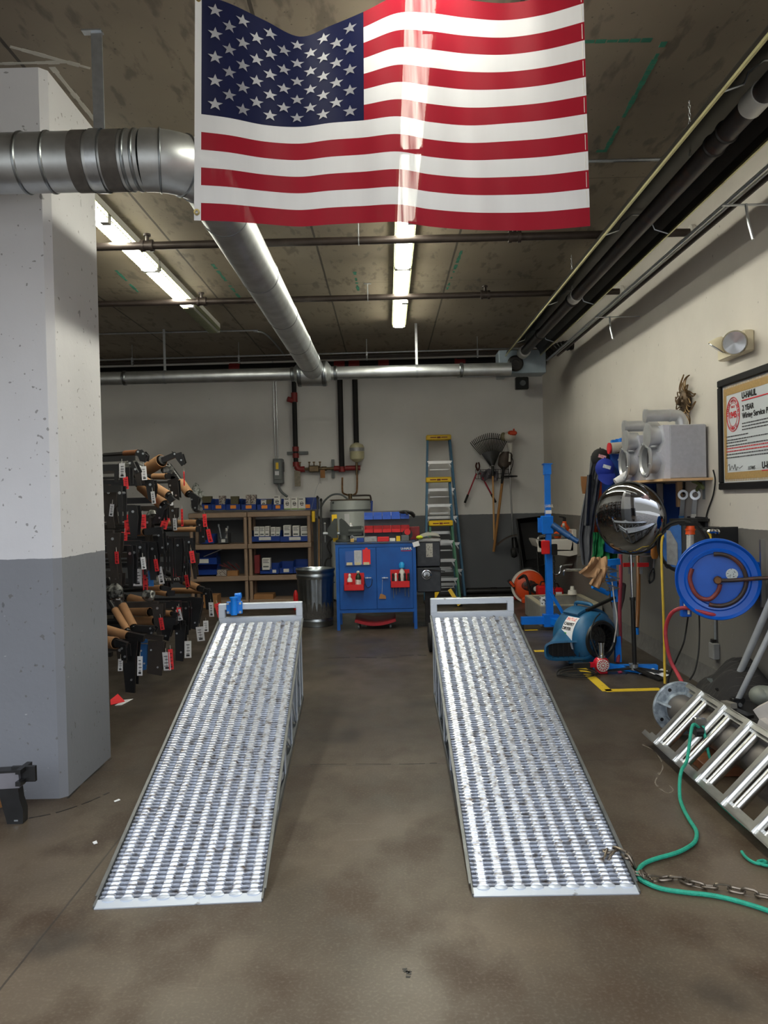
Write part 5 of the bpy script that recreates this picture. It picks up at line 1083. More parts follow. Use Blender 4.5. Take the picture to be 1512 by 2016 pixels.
# ---------------------------------------------------------------- blue floor crane
CR = 8.6; base = at(1084, 1225, CR); BL2 = mat('crane_blue', (0, 112, 218), .4, 0, .1, 8)
mt = at(1077, 913, CR+.1); mz = mt.z; cx0 = base.x+.0
t = thing('floor_crane', 'tall bright blue lifting post with long floor legs beside the mop basin', 'crane', (cx0, CR, 0))
top_ = Vector((mt.x, CR+.1, mz)); bot = Vector((cx0-.01, CR, .05))
def onmast(z): return bot.lerp(top_, (z-bot.z)/(top_.z-bot.z))
zc1 = at(1078, 1040, CR).z; zc2 = at(1080, 1090, CR).z
MB().bar(onmast(.05), onmast(zc2), .07, .075, Y).build('lower_mast', BL2, t)
MB().bar(onmast(zc2-.1), onmast(mz-.1), .058, .06, Y).build('upper_mast', BL2, t)
MB().bar(onmast(mz-.12), onmast(mz), .075, .08, Y).bar(onmast(mz-.01), onmast(mz+.0), .1, .1, Y).build('mast_cap', BL2, t)
za, zb2 = at(1070, 1016, CR).z, at(1072, 1052, CR).z; pm = onmast((za+zb2)/2)
MB().bb((pm.x-.075, pm.y-.05, zb2), (pm.x+.05, pm.y+.05, za), .006).bb((pm.x-.11, pm.y-.03, zb2+.02), (pm.x-.07, pm.y+.03, za-.02)).build('slide_collar', BL2, t)
g = at(1093, 1048, CR); MB().cyl((pm.x+.04, pm.y-.06, g.z+.08), (pm.x+.2, pm.y-.2, g.z-.05), .035, n=14).cyl((pm.x+.2, pm.y-.2, g.z-.05), (pm.x+.27, pm.y-.26, g.z-.1), .028, n=14).build('winch_arm', mat('worn_crane_blue', (24, 74, 130), .5, .1, .2, 12), t)
g = at(1078, 1080, CR-.05); MB().bb((g.x-.07, g.y-.04, g.z-.06), (g.x+.02, g.y+.0, g.z+.09), .008).build('red_bracket', RED, t)
MB().bb((g.x+.04, g.y-.04, g.z-.07), (g.x+.1, g.y-.0, g.z+.05), .006).build('winch_body', STEEL, t)
for k in range(22): 
    zz = zc2-.05-k*.035; pz = onmast(zz)
    if zz > .35: MB().tube([(pz.x+.05+(.009*math.cos(a) if k % 2 else 0), pz.y-.045+(0 if k % 2 else .009*math.cos(a)), zz+.022*math.sin(a)) for a in [i*PI/4 for i in range(8)]], .004, 5, True).build('chain_link', STEEL, t)
text('U-HAUL', .045, onmast(at(1074, 999, CR).z)+Vector((-.036, -.036, 0)), X, Z, WPLAS, t, 'lettering', font_scale=.55, bold=.001)
MB().bb(onmast(at(1074, 1010, CR).z)+Vector((-.034, -.038, -.01)), onmast(at(1074, 1007, CR).z)+Vector((.032, -.034, .012))).build('white_sticker', WHITE, t)
zl = .1
MB().bar((at(1026, 1222, CR).x, CR+.0, zl), (cx0+.03, CR, zl), .07, .08).build('floor_leg', BL2, t)
MB().bar((cx0+.02, CR+.02, zl), (at(1130, 1212, CR+.3).x, CR+.32, zl), .06, .07).build('floor_leg', BL2, t)
MB().bar((cx0+.0, CR, zl), (cx0+.17, CR-.55, .07), .07, .07).build('floor_leg', BL2, t)
MB().bar(onmast(.42)+Vector((0, -.02, 0)), (cx0+.14, CR-.2, .12), .04, .012).build('gusset', BL2, t)
MB().box((cx0-.0, CR-.01, .1), (.16, .12, .13)).build('base_plate', BL2, t)
for (x, y) in ((at(1028, 1222, CR).x, CR), (cx0+.17, CR-.55), (at(1128, 1212, CR+.3).x, CR+.32)): MB().cyl((x-.014, y, .035), (x+.014, y, .035), .034, n=16).build('caster', BLACKR, t)
"""floor tape"""
TAPEY = mat('yellow_floor_tape', (208, 176, 34), .6, 0, .15, 20, rgb2=(120, 104, 50), thr=(.62, .75))
def ftape(p, q, lab, w=.075):
    a = atz(*p); c = atz(*q); t = MB().bar((a.x, a.y, .0012), (c.x, c.y, .0012), w, .0024).build('floor_tape', TAPEY, None, split=0); tag(t, lab, 'floor tape', 'yellow floor tape')
ftape((1052, 1282), (1104, 1281), 'short yellow tape stripe on the floor beside the right ramp'); ftape((1103, 1279), (1196, 1361), 'yellow floor tape stripe running toward the camera beneath the heat gun'); ftape((1192, 1360), (1300, 1357), 'yellow floor tape stripe running to the flanged pipe')
ftape((1033, 1241), (1058, 1240), 'faint yellow tape stripe behind the crane leg', .05)
# ---------------------------------------------------------------- right wall: air mover
AM = Vector((atz(1148, 1306).x, 6.95, 0)); AMB = mat('air_mover_blue', (36, 96, 136), .42, 0, .12, 7, rgb2=(24, 74, 110), thr=(.4, .7))
t = thing('air_mover', 'blue snail-shaped carpet dryer on the floor in front of the crane', 'fan', tuple(AM))
c0 = at(1195, 1235, 6.6); c1 = at(1140, 1220, 7.05); ax = Vector((.42, -.9, 0)).normalized(); sd = Vector((-ax.y, ax.x, 0)) * -1   # ax points out of the intake
hc = Vector((at(1150, 1238, 6.85).x, 6.82, .235)); 
MB().lathe([(.0, -.2), (.17, -.2), (.215, -.17), (.225, -.1), (.225, .12), (.21, .16), (.17, .19), (.148, .2), (.148, .14)], hc, ax, 44, cap=False).build('scroll_housing', AMB, t)
MB().lathe([(.13, .198), (.155, .195), (.162, .205), (.155, .222), (.132, .222), (.125, .21)], hc, ax, 40, cap=False).lathe([(.125, .2), (.13, .06), (.0, .06)], hc, ax, 36, cap=False).build('intake_ring', BLACK, t)
MB().lathe([(.0, .1), (.1, .1), (.108, .13), (.1, .145), (.0, .15)], hc, ax, 24).build('fan_wheel', mat('dusty_wheel', (64, 62, 58), .6, .2, .3, 40), t)
b = MB()
for i in range(16): a = i*2*PI/16; u_, v_ = frame(ax); b.bar(hc+ax*.205+(u_*math.cos(a)+v_*math.sin(a))*.02, hc+ax*.205+(u_*math.cos(a)+v_*math.sin(a))*.132, .003, .003)
b.tube([hc+ax*.206+(u_*math.cos(a)+v_*math.sin(a))*.08 for a in [k*PI/14 for k in range(28)]], .002, 4, True); b.build('grille', STEEL, t, split=0)
# outlet horn: from the housing toward the left front
oc = at(1114, 1262, 6.72); oc = Vector((oc.x, 6.62, .155)); od = (oc-hc); od.z = 0; od.normalize(); ow = Vector((.97, .05, 0)).normalized()
b = MB()
def orng(cen, w, h, r_=.5, n=28, up=Z): return [cen+ow*(w*(abs(math.cos(a))**r_)*(1 if math.cos(a) >= 0 else -1))+up*(h*(abs(math.sin(a))**r_)*(1 if math.sin(a) >= 0 else -1)) for a in [i*2*PI/n for i in range(n)]]
rings = [orng(hc+Vector((.0, .12, -.02)), .17, .17), orng(hc.lerp(oc, .35)+Vector((0, .05, -.01)), .19, .13), orng(hc.lerp(oc, .75), .195, .085), orng(oc, .195, .075), orng(oc+Vector((-.01, -.03, 0)), .205, .085), orng(oc+Vector((-.01, -.035, 0)), .19, .068), orng(oc+Vector((.03, .15, 0)), .16, .05)]
VR = [[b.V(p) for p in r] for r in rings]
for A, B in zip(VR[:-1], VR[1:]):
    for i in range(28): b.F([A[i], A[(i+1) % 28], B[(i+1) % 28], B[i]])
b.F(VR[-1]); b.build('outlet_horn', AMB, t, split=0); MB().slab(orng(oc+Vector((.01, .03, 0)), .178, .058), .004).build('outlet_shade', BLACK, t)  # black slab stands in for the shade inside the outlet
b = MB()
for i in range(-3, 4): b.bar(oc+ow*(.045*i)+Vector((-.005, -.02, -.06)), oc+ow*(.045*i)+Vector((-.005, -.02, .06)), .004, .004, Y)
b.build('outlet_grille', BLACK, t, split=0)
b = MB().sheet(lambda u, v: hc+ax*(-.12+.2*v)+(Z*math.cos(-.9+1.5*u)+Vector((ax.y, -ax.x, 0))*-math.sin(-.9+1.5*u)*-1)*(.242-.0*v), 10, 4, .02); b.build('top_saddle', AMB, t)
hp = hc+Vector((0, 0, .25)); MB().tube([hp+ax*-.12, hp+ax*-.1+Z*.03, hp+ax*.08+Z*.03, hp+ax*.1], .016, 8, smooth=4).build('handle', AMB, t)
lab_c = at(1158, 1246, 6.72)
LP_ = [hc+ax*q+(Z*math.cos(a)-Vector((ax.y, -ax.x, 0))*math.sin(a)*1)*.2275 for a, q in ((0, 0),)]
# the paper label wraps the housing
sdv = Vector((ax.y, -ax.x, 0)); sdv = sdv if sdv.y < 0 else -sdv
def onh(a, q, r=.2285): return hc+ax*q+(Z*math.sin(a)+sdv*math.cos(a))*r
MB().sheet(lambda u, v: onh(-.35+1.25*v, -.04+.15*u), 6, 14, .001).build('label', WHITE, t)
def wraptext(s, size, a, q, m, nm):
    P0 = onh(a, q, .231); up = (onh(a+.12, q, .23)-onh(a-.02, q, .23)).normalized(); text(s, size, P0, ax, up, m, t, nm, bold=.0012)
wraptext('CARPET', .036, .52, -.033, INK, 'lettering'); wraptext('DRYER', .036, .34, -.033, INK, 'lettering')
MB().sheet(lambda u, v: onh(.72+.13*v, -.03+.12*u, .2305), 4, 4, .001).build('red_heading', mat('salmon_print', (220, 110, 100), .7, 0, .3, 90, rgb2=(225, 225, 225), thr=(.5, .56)), t)
MB().sheet(lambda u, v: onh(.1+.14*v, -.02+.05*u, .2305), 4, 4, .001).build('green_mark', mat('green_mark', (60, 150, 70), .7, 0, .1, 9), t)
b = MB()
for i in range(4): b.sheet(lambda u, v: onh(-.02-.07*i+.018*v, -.03+(.11-.02*(i % 2))*u, .2305), 3, 1, .0008)
b.build('fine_print', GRAY, t, split=0)
MB().tube([hc+Vector((.08, -.2, .22)), at(1170, 1222, 6.5), at(1163, 1250, 6.42), at(1172, 1280, 6.4), at(1182, 1303, 6.4), atz(1184, 1318, .01)], .006, 6, smooth=5).build('power_cord', BLACKR, t)
for dx, dy in ((-.15, -.12), (.13, .05)): MB().cyl(hc+Vector((dx-.015, dy, -hc.z+.03)), hc+Vector((dx+.015, dy, -hc.z+.03)), .03, n=16).build('caster', BLACKR, t)
MB().bb(hc+Vector((-.18, -.15, -hc.z+.02)), hc+Vector((.16, .15, -hc.z+.06)), .01).build('base', AMB, t)
# ---------------------------------------------------------------- heat gun
hg = at(1184, 1308, 6.4); t = thing('heat_gun', 'red heat gun standing on the floor, silver nozzle up', 'heat gun', (hg.x, 6.4, 0))
g = Vector((hg.x, 6.4, hg.z)); RG = mat('heat_gun_red', (190, 18, 40), .3, 0, .1, 8, coat=.3)
MB().lathe([(.0, .05), (.045, .045), (.062, .02), (.066, 0), (.062, -.03), (.03, -.05), (0, -.05)], g, -Y, 28).bb(g+Vector((-.045, -.03, -g.z)), g+Vector((.045, .04, -g.z+.03)), .006).bb(g+Vector((-.02, -.02, -g.z+.02)), g+Vector((.02, .03, -.04))).build('motor_housing', RG, t, split=0)
b = MB()
for i in range(14): a = i*2*PI/14; b.bar(g+Vector((math.cos(a)*.016, -.052, math.sin(a)*.016)), g+Vector((math.cos(a)*.045, -.05, math.sin(a)*.045)), .006, .006, Y)
b.tube([g+Vector((math.cos(a)*.047, -.048, math.sin(a)*.047)) for a in [k*PI/14 for k in range(28)]], .003, 5, True).ball(g+Vector((0, -.054, 0)), .01, 8); b.build('fan_grille', WPLAS, t, split=0)
MB().cyl(g+Vector((0, 0, .055)), g+Vector((.0, 0, .18)), .022, .026, 20).cyl(g+Vector((0, 0, .165)), g+Vector((0, 0, .18)), .029, n=20).cyl(g+Vector((0, 0, .04)), g+Vector((0, 0, .075)), .032, n=20).build('nozzle', CHROME, t, split=0)
MB().bar(g+Vector((-.05, 0, 0)), g+Vector((-.12, -.01, -.0)), .04, .035).build('collar', RG, t); MB().bar(g+Vector((-.1, -.01, 0)), g+Vector((-.23, -.03, -.0)), .035, .04).build('grip', BLACKR, t)
for k in range(3):
    MB().tube([g+Vector((-.21+(.13+.02*k)*math.cos(a), -.08+(.09+.02*k)*math.sin(a), -g.z+.012+.02*k*abs(math.sin(a)))) for a in [i*PI/12+.3 for i in range(24)]], .005, 6, True).build('cord', BLACKR, t)
# ---------------------------------------------------------------- convex mirror on a pole
mc = Vector((1.95, 6.3, at(1240, 1020, 6.3).z)); mc.x = at(1240, 1020, 6.3).x
MIR = mat('convex_mirror', (172, 174, 178), .02, 1.0, .01, 5)
t = thing('convex_mirror', 'round convex safety mirror on a black pole stand', 'mirror', (at(1248, 1325, 6.3).x, 6.3, 0)); R_ = .288; dome = .085
nv = (Vector((-.64, -.76, -.1))).normalized()
MB().lathe([(R_*math.sin(PI/2*i/14), dome*math.cos(PI/2*i/14)) for i in range(15)], mc, nv, 64, cap=False).build('mirror_dome', MIR, t, smooth=80)
MB().lathe([(R_-.006, -.012), (R_+.006, -.012), (R_+.008, .004), (R_-.004, .01)], mc, nv, 64).build('rim', BLACK, t)
px_ = at(1248, 1325, 6.38); bx = px_.x; py_ = 6.38
zj = at(1247, 1178, py_).z
MB().cyl((bx, py_, zj-.05), (bx-.01, py_, mc.z), .011, n=14).build('upper_pole', CHROME, t); MB().cyl((bx+.008, py_, .04), (bx, py_, zj), .018, n=14).cyl((bx, py_, zj-.015), (bx, py_, zj+.01), .024, n=14).build('lower_pole', BLACK, t)
for dx, dy in ((-.28, .02), (.27, -.08), (.12, -.3), (-.05, .3)): MB().bar((bx, py_, .045), (bx+dx, py_+dy, .012), .05, .012).build('base_leg', BLACK, t)
MB().cyl((bx, py_, .03), (bx, py_, .075), .035, n=16).cyl((bx-.04, py_, .08), (bx+.04, py_, .08), .006, n=8).build('base_hub', ZINC, t)
# ---------------------------------------------------------------- blue stand with handle behind the mirror
JY = 6.75; jb = at(1214, 1278, JY); t = thing('blue_stand', 'blue and grey adjustable stand between the air mover and the mirror pole', 'stand', (jb.x, JY, 0)); jx = jb.x
z1 = at(1213, 1180, JY).z; z2 = at(1210, 1105, JY).z
MB().bar((jx+.01, JY, .02), (jx+.005, JY, .24), .05, .05, Y).build('lower_sleeve', BLUEB, t); MB().cyl((jx+.005, JY, .2), (jx-.01, JY, z1), .02, n=14).build('inner_tube', mat('pale_steel_tube', (150, 156, 164), .4, .6, .1, 9), t)
MB().bar((jx-.01, JY, z1-.02), (jx-.02, JY, z2), .045, .05, Y).bar((jx-.09, JY-.03, z2-.01), (jx+.03, JY-.02, z2), .06, .05).tube([(jx-.11, JY-.03, z2), (jx-.09, JY-.03, z2-.12), (jx-.03, JY-.03, z1+.08)], .016, 8, smooth=3).build('upper_yoke', BLUEB, t)
MB().cyl((jx-.22, JY-.1, z1+.13), (jx-.08, JY-.06, z1+.06), .022, n=12).build('grip', BLUEB, t)
MB().bar((jx-.02, JY-.03, z1+.02), (jx-.3, JY-.2, z1-.06), .03, .02).build('crank_arm', STEEL, t)
MB().bar((jx-.25, JY-.2, .02), (jx+.26, JY-.25, .02), .06, .04).bar((jx-.28, JY+.05, .02), (jx+.1, JY-.4, .02), .06, .03).build('base_bar', BLUEB, t)
MB().tube([(jx-.05, JY-.07, z1+.18), (jx-.04, JY-.1, z1), (jx-.02, JY-.1, z1-.15), (jx-.05, JY-.1, z1-.35)], .005, 6, smooth=3).build('white_cable', WPLAS, t)
b = MB()
for i in range(9): p = at(1190+3*(i % 4), 1115+6*i, JY-.08); b.bar(p, p+Vector((.09, 0, -.03+.02*(i % 3))), .012, .012)
b.build('pliers_bundle', mat('tool_grey', (110, 112, 116), .4, .6, .3, 20), t, split=0)
# cloth draped on the stand
gl = [(1142, 1120), (1178, 1100), (1196, 1104), (1192, 1150), (1172, 1160), (1150, 1148)]
CL = mat('tan_leather', (160, 124, 90), .75, 0, .12, 12); t = thing('leather_gloves', 'tan leather work gloves hung over the blue stand', 'gloves', tuple(at(1168, 1130, 6.55)))
def bil(P, u, v): return (P[0].lerp(P[1], u)).lerp(P[3].lerp(P[2], u), v)
Q1 = [at(1166, 1100, 6.55), at(1192, 1098, 6.6), at(1190, 1150, 6.5), at(1140, 1128, 6.5)]
MB().sheet(lambda u, v: bil(Q1, u, v)+Vector((.0, -.03*math.sin(u*8+v*3)-.03*math.sin(PI*v), .01*math.sin(u*15))), 16, 12, .02).build('glove', CL, t)
Q2 = [at(1176, 1120, 6.48), at(1194, 1118, 6.5), at(1180, 1160, 6.45), at(1160, 1150, 6.45)]
MB().sheet(lambda u, v: bil(Q2, u, v)+Vector((.0, -.025*math.sin(u*9+v*2), 0)), 12, 10, .02).build('glove', CL, t)
# ---------------------------------------------------------------- clothes hanging on the right wall
def cloth(pts, Ya, m, name, lab, cat, amp=.03, freq=14, off=0.0, th=.012, nu=26, nv=22):
    """pts: list of (xl,xr,y) rows in the picture, hung at depth Ya"""
    rows = [(at(a, y, Ya), at(c, y, Ya)) for a, c, y in pts]; n = len(rows)-1
    def f(u, v):
        k = min(int(v*n), n-1); w = v*n-k; a = rows[k][0].lerp(rows[k+1][0], w); c = rows[k][1].lerp(rows[k+1][1], w)
        p = a.lerp(c, u); return p+Vector((0, -amp*math.sin(u*freq+off+v*1.5)*(.4+.6*v)-amp*.4*math.sin(u*freq*2.3+v*4), 0))
    t = thing(name, lab, cat, tuple(rows[0][0])); MB().sheet(f, nu, nv, th).build('cloth', m, t, smooth=70); return t
JG = mat('charcoal_fleece', (86, 88, 94), .9, 0, .2, 14); JG2 = mat('charcoal_fleece_dark', (60, 62, 68), .9, 0, .2, 14)
t = cloth([(1164, 1186, 898), (1160, 1184, 930), (1150, 1178, 975), (1142, 1172, 1020), (1138, 1168, 1060), (1146, 1162, 1112)], 7.3, JG, 'jacket', 'long charcoal jacket hanging on the right wall beside the mirror', 'jacket', .04, 11)
MB().sheet(lambda u, v: at(1157+10*u-6*v, 935+100*v, 7.22-.03*math.sin(u*6)), 4, 14, .012).build('sleeve', JG2, t)
cloth([(1166, 1196, 938), (1164, 1204, 975), (1166, 1206, 1010), (1168, 1200, 1072)], 7.42, mat('orange_safety_cloth', (206, 84, 40), .8, 0, .12, 9), 'safety_shirt', 'orange safety shirt hanging behind the charcoal jacket', 'shirt', .03, 12)
cloth([(1168, 1212, 1048), (1166, 1216, 1070), (1166, 1214, 1090), (1162, 1212, 1106)], 7.3, mat('green_cloth', (20, 122, 66), .8, 0, .12, 9), 'green_shirt', 'green shirt tails hanging below the mirror', 'shirt', .04, 20)
cloth([(1143, 1158, 938), (1144, 1158, 955), (1147, 1155, 972)], 7.5, CARD, 'cardboard_scrap', 'scrap of brown cardboard behind the jacket collar', 'cardboard', .003, 4)
cloth([(1190, 1200, 1140), (1196, 1232, 1150), (1200, 1230, 1180), (1208, 1222, 1205)], 7.0, mat('dark_bag', (58, 46, 48), .8, 0, .2, 9), 'cloth_bag', 'dark brown bag hanging low on the right wall behind the blue stand', 'bag', .03, 9)
def cap(px, py, m, mark, lab, Yd=7.1, s_=1.0):
    c = at(px, py, Yd); t = thing('baseball_cap', lab, 'cap', tuple(c), 'baseball caps on the right wall')
    MB().ball(c, .085*s_, 18, (1, .8, 1.05)).build('crown', m, t)
    MB().sheet(lambda u, v: c+Vector(((u-.5)*.15*s_, -.05-.075*v*math.sin(PI*u)*.6, -.05-.1*v*math.sin(PI*(.15+.7*u)))), 10, 5, .006).build('brim', m, t)
    MB().ball(c+Vector((0, 0, .09*s_)), .008, 6).build('button', m, t)
    MB().bar(c+Vector((-.035*s_, -.069*s_, .02)), c+Vector((.03*s_, -.072*s_, .0)), .002, .03, Z).build('emblem_patch', mark, t)
cap(1182, 902, mat('cap_black', (26, 26, 28), .85, 0, .2, 9), mat('emblem_pink', (200, 150, 160), .7, 0, .4, 80), 'black cap with a small pale patch, upper of the two caps')
cap(1191, 922, mat('cap_blue', (20, 46, 150), .8, 0, .15, 9), mat('emblem_white', (200, 205, 215), .7, 0, .3, 60), 'royal blue cap with a white emblem, lower of the two caps', 6.95)
b = MB()
for px in (1170, 1200): p = at(px, 890, 7.5); b.cyl((p.x, 7.5, p.z), (XR, 7.5, p.z), .006, n=6)
t = thing('coat_hook', 'row of small hooks on the right wall holding the clothes and caps', 'hook', (XR-.2, 7.4, 1.8)); 
p = at(1176, 892, 7.3); MB().tube([(XR, 7.3, p.z+.02), (p.x+.05, 7.3, p.z+.02), (p.x, 7.3, p.z-.0)], .009, 6).build('hook', ZINC, t); p = at(1196, 905, 7.1); MB().tube([(XR, 7.1, p.z), (p.x, 7.1, p.z), (p.x-.01, 7.1, p.z+.03)], .009, 6).build('hook', ZINC, t)
# small hanging tools under the mirror level on the right wall
def hang(px, py0, py1, Yd, w, m, name, lab, cat='tool', hm=None):
    a = at(px, py0, Yd); c = at(px, py1, Yd); t = thing(name, lab, cat, tuple(a)); MB().bar(a, c, w, .02, Y).build('body', m, t)
    MB().cyl(a, (XR, a.y, a.z+.01), .004, n=6).build('hook', ZINC, t)
    if hm: MB().lathe([(w*.5, 0), (w*.8, .02), (w*.8, abs(a.z-c.z)*.4), (w*.4, abs(a.z-c.z)*.45)], a-Vector((0, 0, abs(a.z-c.z)*.42)), Z, 12).build('handle', hm, t)
    return t
hang(1240, 1096, 1130, 6.9, .02, ZINC, 'clamp', 'bar clamp with a red jaw hanging left of the mirror pole', hm=None); hang(1262, 1096, 1130, 6.6, .02, ZINC, 'clamp', 'bar clamp with a red jaw hanging right of the mirror pole')
for px, Yd in ((1237, 6.9), (1266, 6.6)): p = at(px, 1112, Yd-.03); t_ = MB().box(p, (.09, .02, .035)).build('red_jaw', RED, bpy.data.objects['clamp' if px == 1237 else 'clamp.001'])
a_ = at(1288, 1080, 6.5); t = thing('file', 'file with a wooden handle hanging right of the mirror', 'tool', tuple(a_)); MB().lathe([(.02, 0), (.032, .03), (.03, .12), (.02, .15)], at(1289, 1100, 6.5), Z, 12).build('handle', mat('orange_wood', (200, 130, 60), .5, 0, .1, 9), t); MB().bar(at(1288, 1100, 6.5), at(1286, 1125, 6.5), .01, .006, Y).build('blade', ZINC, t)
t = thing('wire_stripper', 'black pliers dangling below the wooden-handled file', 'pliers', tuple(at(1283, 1130, 6.5)))
for s_ in (-1, 1): MB().tube([at(1286, 1118, 6.5), at(1283+s_*5, 1130, 6.5), at(1282+s_*4, 1142, 6.48), at(1279, 1148, 6.5)], .008, 6, smooth=3).build('handle', BLACKR, t)
t = thing('brown_hose', 'amber hose hanging beside the mirror pole with a blue plug at its end', 'hose', tuple(at(1254, 1250, 6.6)))
MB().tube([at(1256, 1095, 6.7), at(1257, 1150, 6.6), at(1256, 1200, 6.55), at(1254, 1235, 6.5)], .017, 8, smooth=5).build('hose', mat('amber_hose', (120, 76, 34), .35, 0, .2, 9), t); MB().cyl(at(1254, 1236, 6.5), at(1254.5, 1249, 6.5), .016, n=12).build('plug', BLUEB, t)
t = thing('red_strap', 'dull red strap hanging from the right wall behind the blue stand', 'strap', tuple(at(1224, 1100, 6.9)))
MB().tube([at(1222, 1092, 6.95), at(1222, 1140, 6.9), at(1220, 1200, 6.85), at(1221, 1260, 6.8), at(1216, 1305, 6.7)], .016, 8, smooth=5).build('strap', mat('strap_red', (150, 48, 66), .7, 0, .12, 9), t)
# ---------------------------------------------------------------- wall shelf with two silver blower cases
BD = 5.75; zsf = at(1406, 940, 5.8).z-.0; xs = 2.03
t = thing('wall_shelf', 'plywood wall shelf carrying two silver machines on the right wall', 'shelf', (2.2, 6.3, zsf))
MB().bb((xs, 5.8, zsf-.018), (XR, 7.0, zsf)).build('board', mat('pine_board', (206, 168, 124), .6, 0, .1, 9), t)
for y in (5.95, 6.8): MB().bar((XR-.005, y, zsf-.02), (XR-.005, y, zsf-.16), .03, .004, Y).bar((XR-.005, y, zsf-.02), (xs+.1, y, zsf-.02), .03, .004).build('bracket', GRAY, t)
MB().bb((XR-.06, 6.35, zsf-.22), (XR-.02, 6.39, zsf-.018)).build('wood_leg', mat('pine_board', (1, 1, 1)), t)
SILV = mat('silver_paint', (176, 178, 188), .4, .25, .06, 40); SILVL = mat('silver_paint_light', (204, 206, 218), .35, .25, .04, 40); CAST = mat('cast_aluminium', (196, 198, 202), .34, .6, .06, 12)
def machine(y0, lab, w=.42, h=.40, d=.33):
    x1_ = XR-.02; x0_ = xs+.02+.06; t = thing('silver_machine', lab, 'machine', ((x0_+x1_)/2, y0+w/2, zsf), 'silver machines on the wall shelf')
    MB().bb((x0_, y0, zsf), (x1_, y0+w, zsf+h), .006).build('case', SILV, t)
    MB().prism([(0, 0), (-.05, .0), (-.035, .12), (-.07, .2), (-.035, .28), (-.05, h), (0, h)], w*.98, (x0_, y0+w/2, zsf), X, Z).build('front_plate', SILVL, t)
    fc = Vector((x0_-.03, y0+w*.45, zsf+.15)); MB().lathe([(.10, 0), (.105, .02), (.1, .07), (.135, .085), (.138, .1), (.115, .105), (.1, .09), (.1, .03), (0, .03)], fc, -X, 40, cap=False).build('port_ring', CAST, t)
    MB().cyl(fc+Vector((-.04, 0, 0)), fc+Vector((-.05, 0, 0)), .098, n=32).build('port_shade', BLACK, t)  # black disc painted in for the shade down the port
    for k in range(6): a = k*PI/3+.3; MB().cyl(fc+Vector((-.1, .123*math.cos(a), .123*math.sin(a))), fc+Vector((-.11, .123*math.cos(a), .123*math.sin(a))), .008, n=8).build('bolt', ZINC, t)
    uc = Vector((x0_-.03, y0+w*.3, zsf+.33)); MB().lathe([(.07, 0), (.075, .08), (.09, .085), (.092, .1), (.06, .105), (0, .1)], uc, -X, 32).build('upper_port', CAST, t)
    pc = Vector((x1_-.12, y0+w*.4, zsf+h)); q = [pc, pc+Vector((0, 0, .03)), pc+Vector((-.015, 0, .07)), pc+Vector((-.06, 0, .085)), pc+Vector((-.26, 0, .085))]
    MB().tube(q, .045, 24, smooth=5).cyl(q[-1], q[-1]+Vector((-.02, 0, 0)), .052, n=24).cyl(pc+Vector((-.08, 0, .085)), pc+Vector((-.1, 0, .085)), .048, n=24).build('elbow_pipe', CAST, t, split=0)
    return t
machine(5.86, 'large silver machine with a round port, nearest the framed certificate'); t2 = machine(6.42, 'second silver machine with a red printed elbow, farther along the shelf', .38, .37)
# paper roll and blue cabinet behind
p = at(1222, 882, 6.95); t = thing('fabric_roll', 'dirty white roll lying on the blue wall cabinet', 'roll', tuple(p)); MB().cyl((p.x-.08, 6.98, p.z), (XR-.06, 6.98, p.z+.02), .05, n=20).build('roll', mat('dirty_white', (176, 170, 160), .8, 0, .25, 20, rgb2=(96, 90, 80), thr=(.58, .68)), t); MB().cyl((p.x-.085, 6.98, p.z), (p.x-.1, 6.98, p.z), .05, n=20).build('end_cap', REDINK, t)
t = thing('wall_cabinet', 'blue metal wall cabinet behind the silver machines', 'cabinet', (2.2, 7.2, at(1222, 940, 7.0).z)); a, c, zb, zt = rc(1205, 893, 1240, 1090, 7.02); MB().bb((a, 7.02, zb), (XR, 7.35, zt), .004).build('body', mat('cabinet_dark_blue', (14, 62, 140), .45, 0, .1, 9), t); MB().bb((a+.01, 7.01, zb+.02), (XR-.02, 7.02, zt-.02)).build('door', mat('cabinet_dark_blue', (1, 1, 1)), t)
b = MB()
for i in range(4): p = at(1210+9*i, 870-2*i, 7.2); b.box(p, (.06, .05, .035), Euler((0, 0, i)).to_matrix())
t = thing('blue_straps', 'bundle of blue straps on top of the blue wall cabinet', 'straps', tuple(at(1222, 870, 7.2))); b.build('strap_bundle', BLUEB, t, split=0); MB().bb((at(1205, 880, 7.2).x, 7.12, at(1205, 892, 7.2).z), (XR-.02, 7.3, at(1222, 873, 7.2).z)).build('folded_strap', BLUEP, t)
t = thing('back_board', 'blue metal panel on the wall under the shelf', 'panel', (XR, 6.7, 1.2)); MB().bb((XR-.015, 6.46, zsf-.5), (XR, 6.8, zsf-.03)).build('panel', mat('cabinet_dark_blue', (1, 1, 1)), t)
t = thing('rolled_paper', 'rolled white paper standing behind the top of the mirror', 'paper', tuple(at(1228, 936, 6.6))); MB().cyl(at(1212, 950, 6.6), at(1240, 932, 6.6), .035, n=16).build('roll', WHITE, t); MB().cyl((at(1230, 936, 6.62).x, 6.62, at(1230, 936, 6.62).z), (XR, 6.62, at(1230, 936, 6.62).z), .01, n=8).build('peg', WOOD, t)
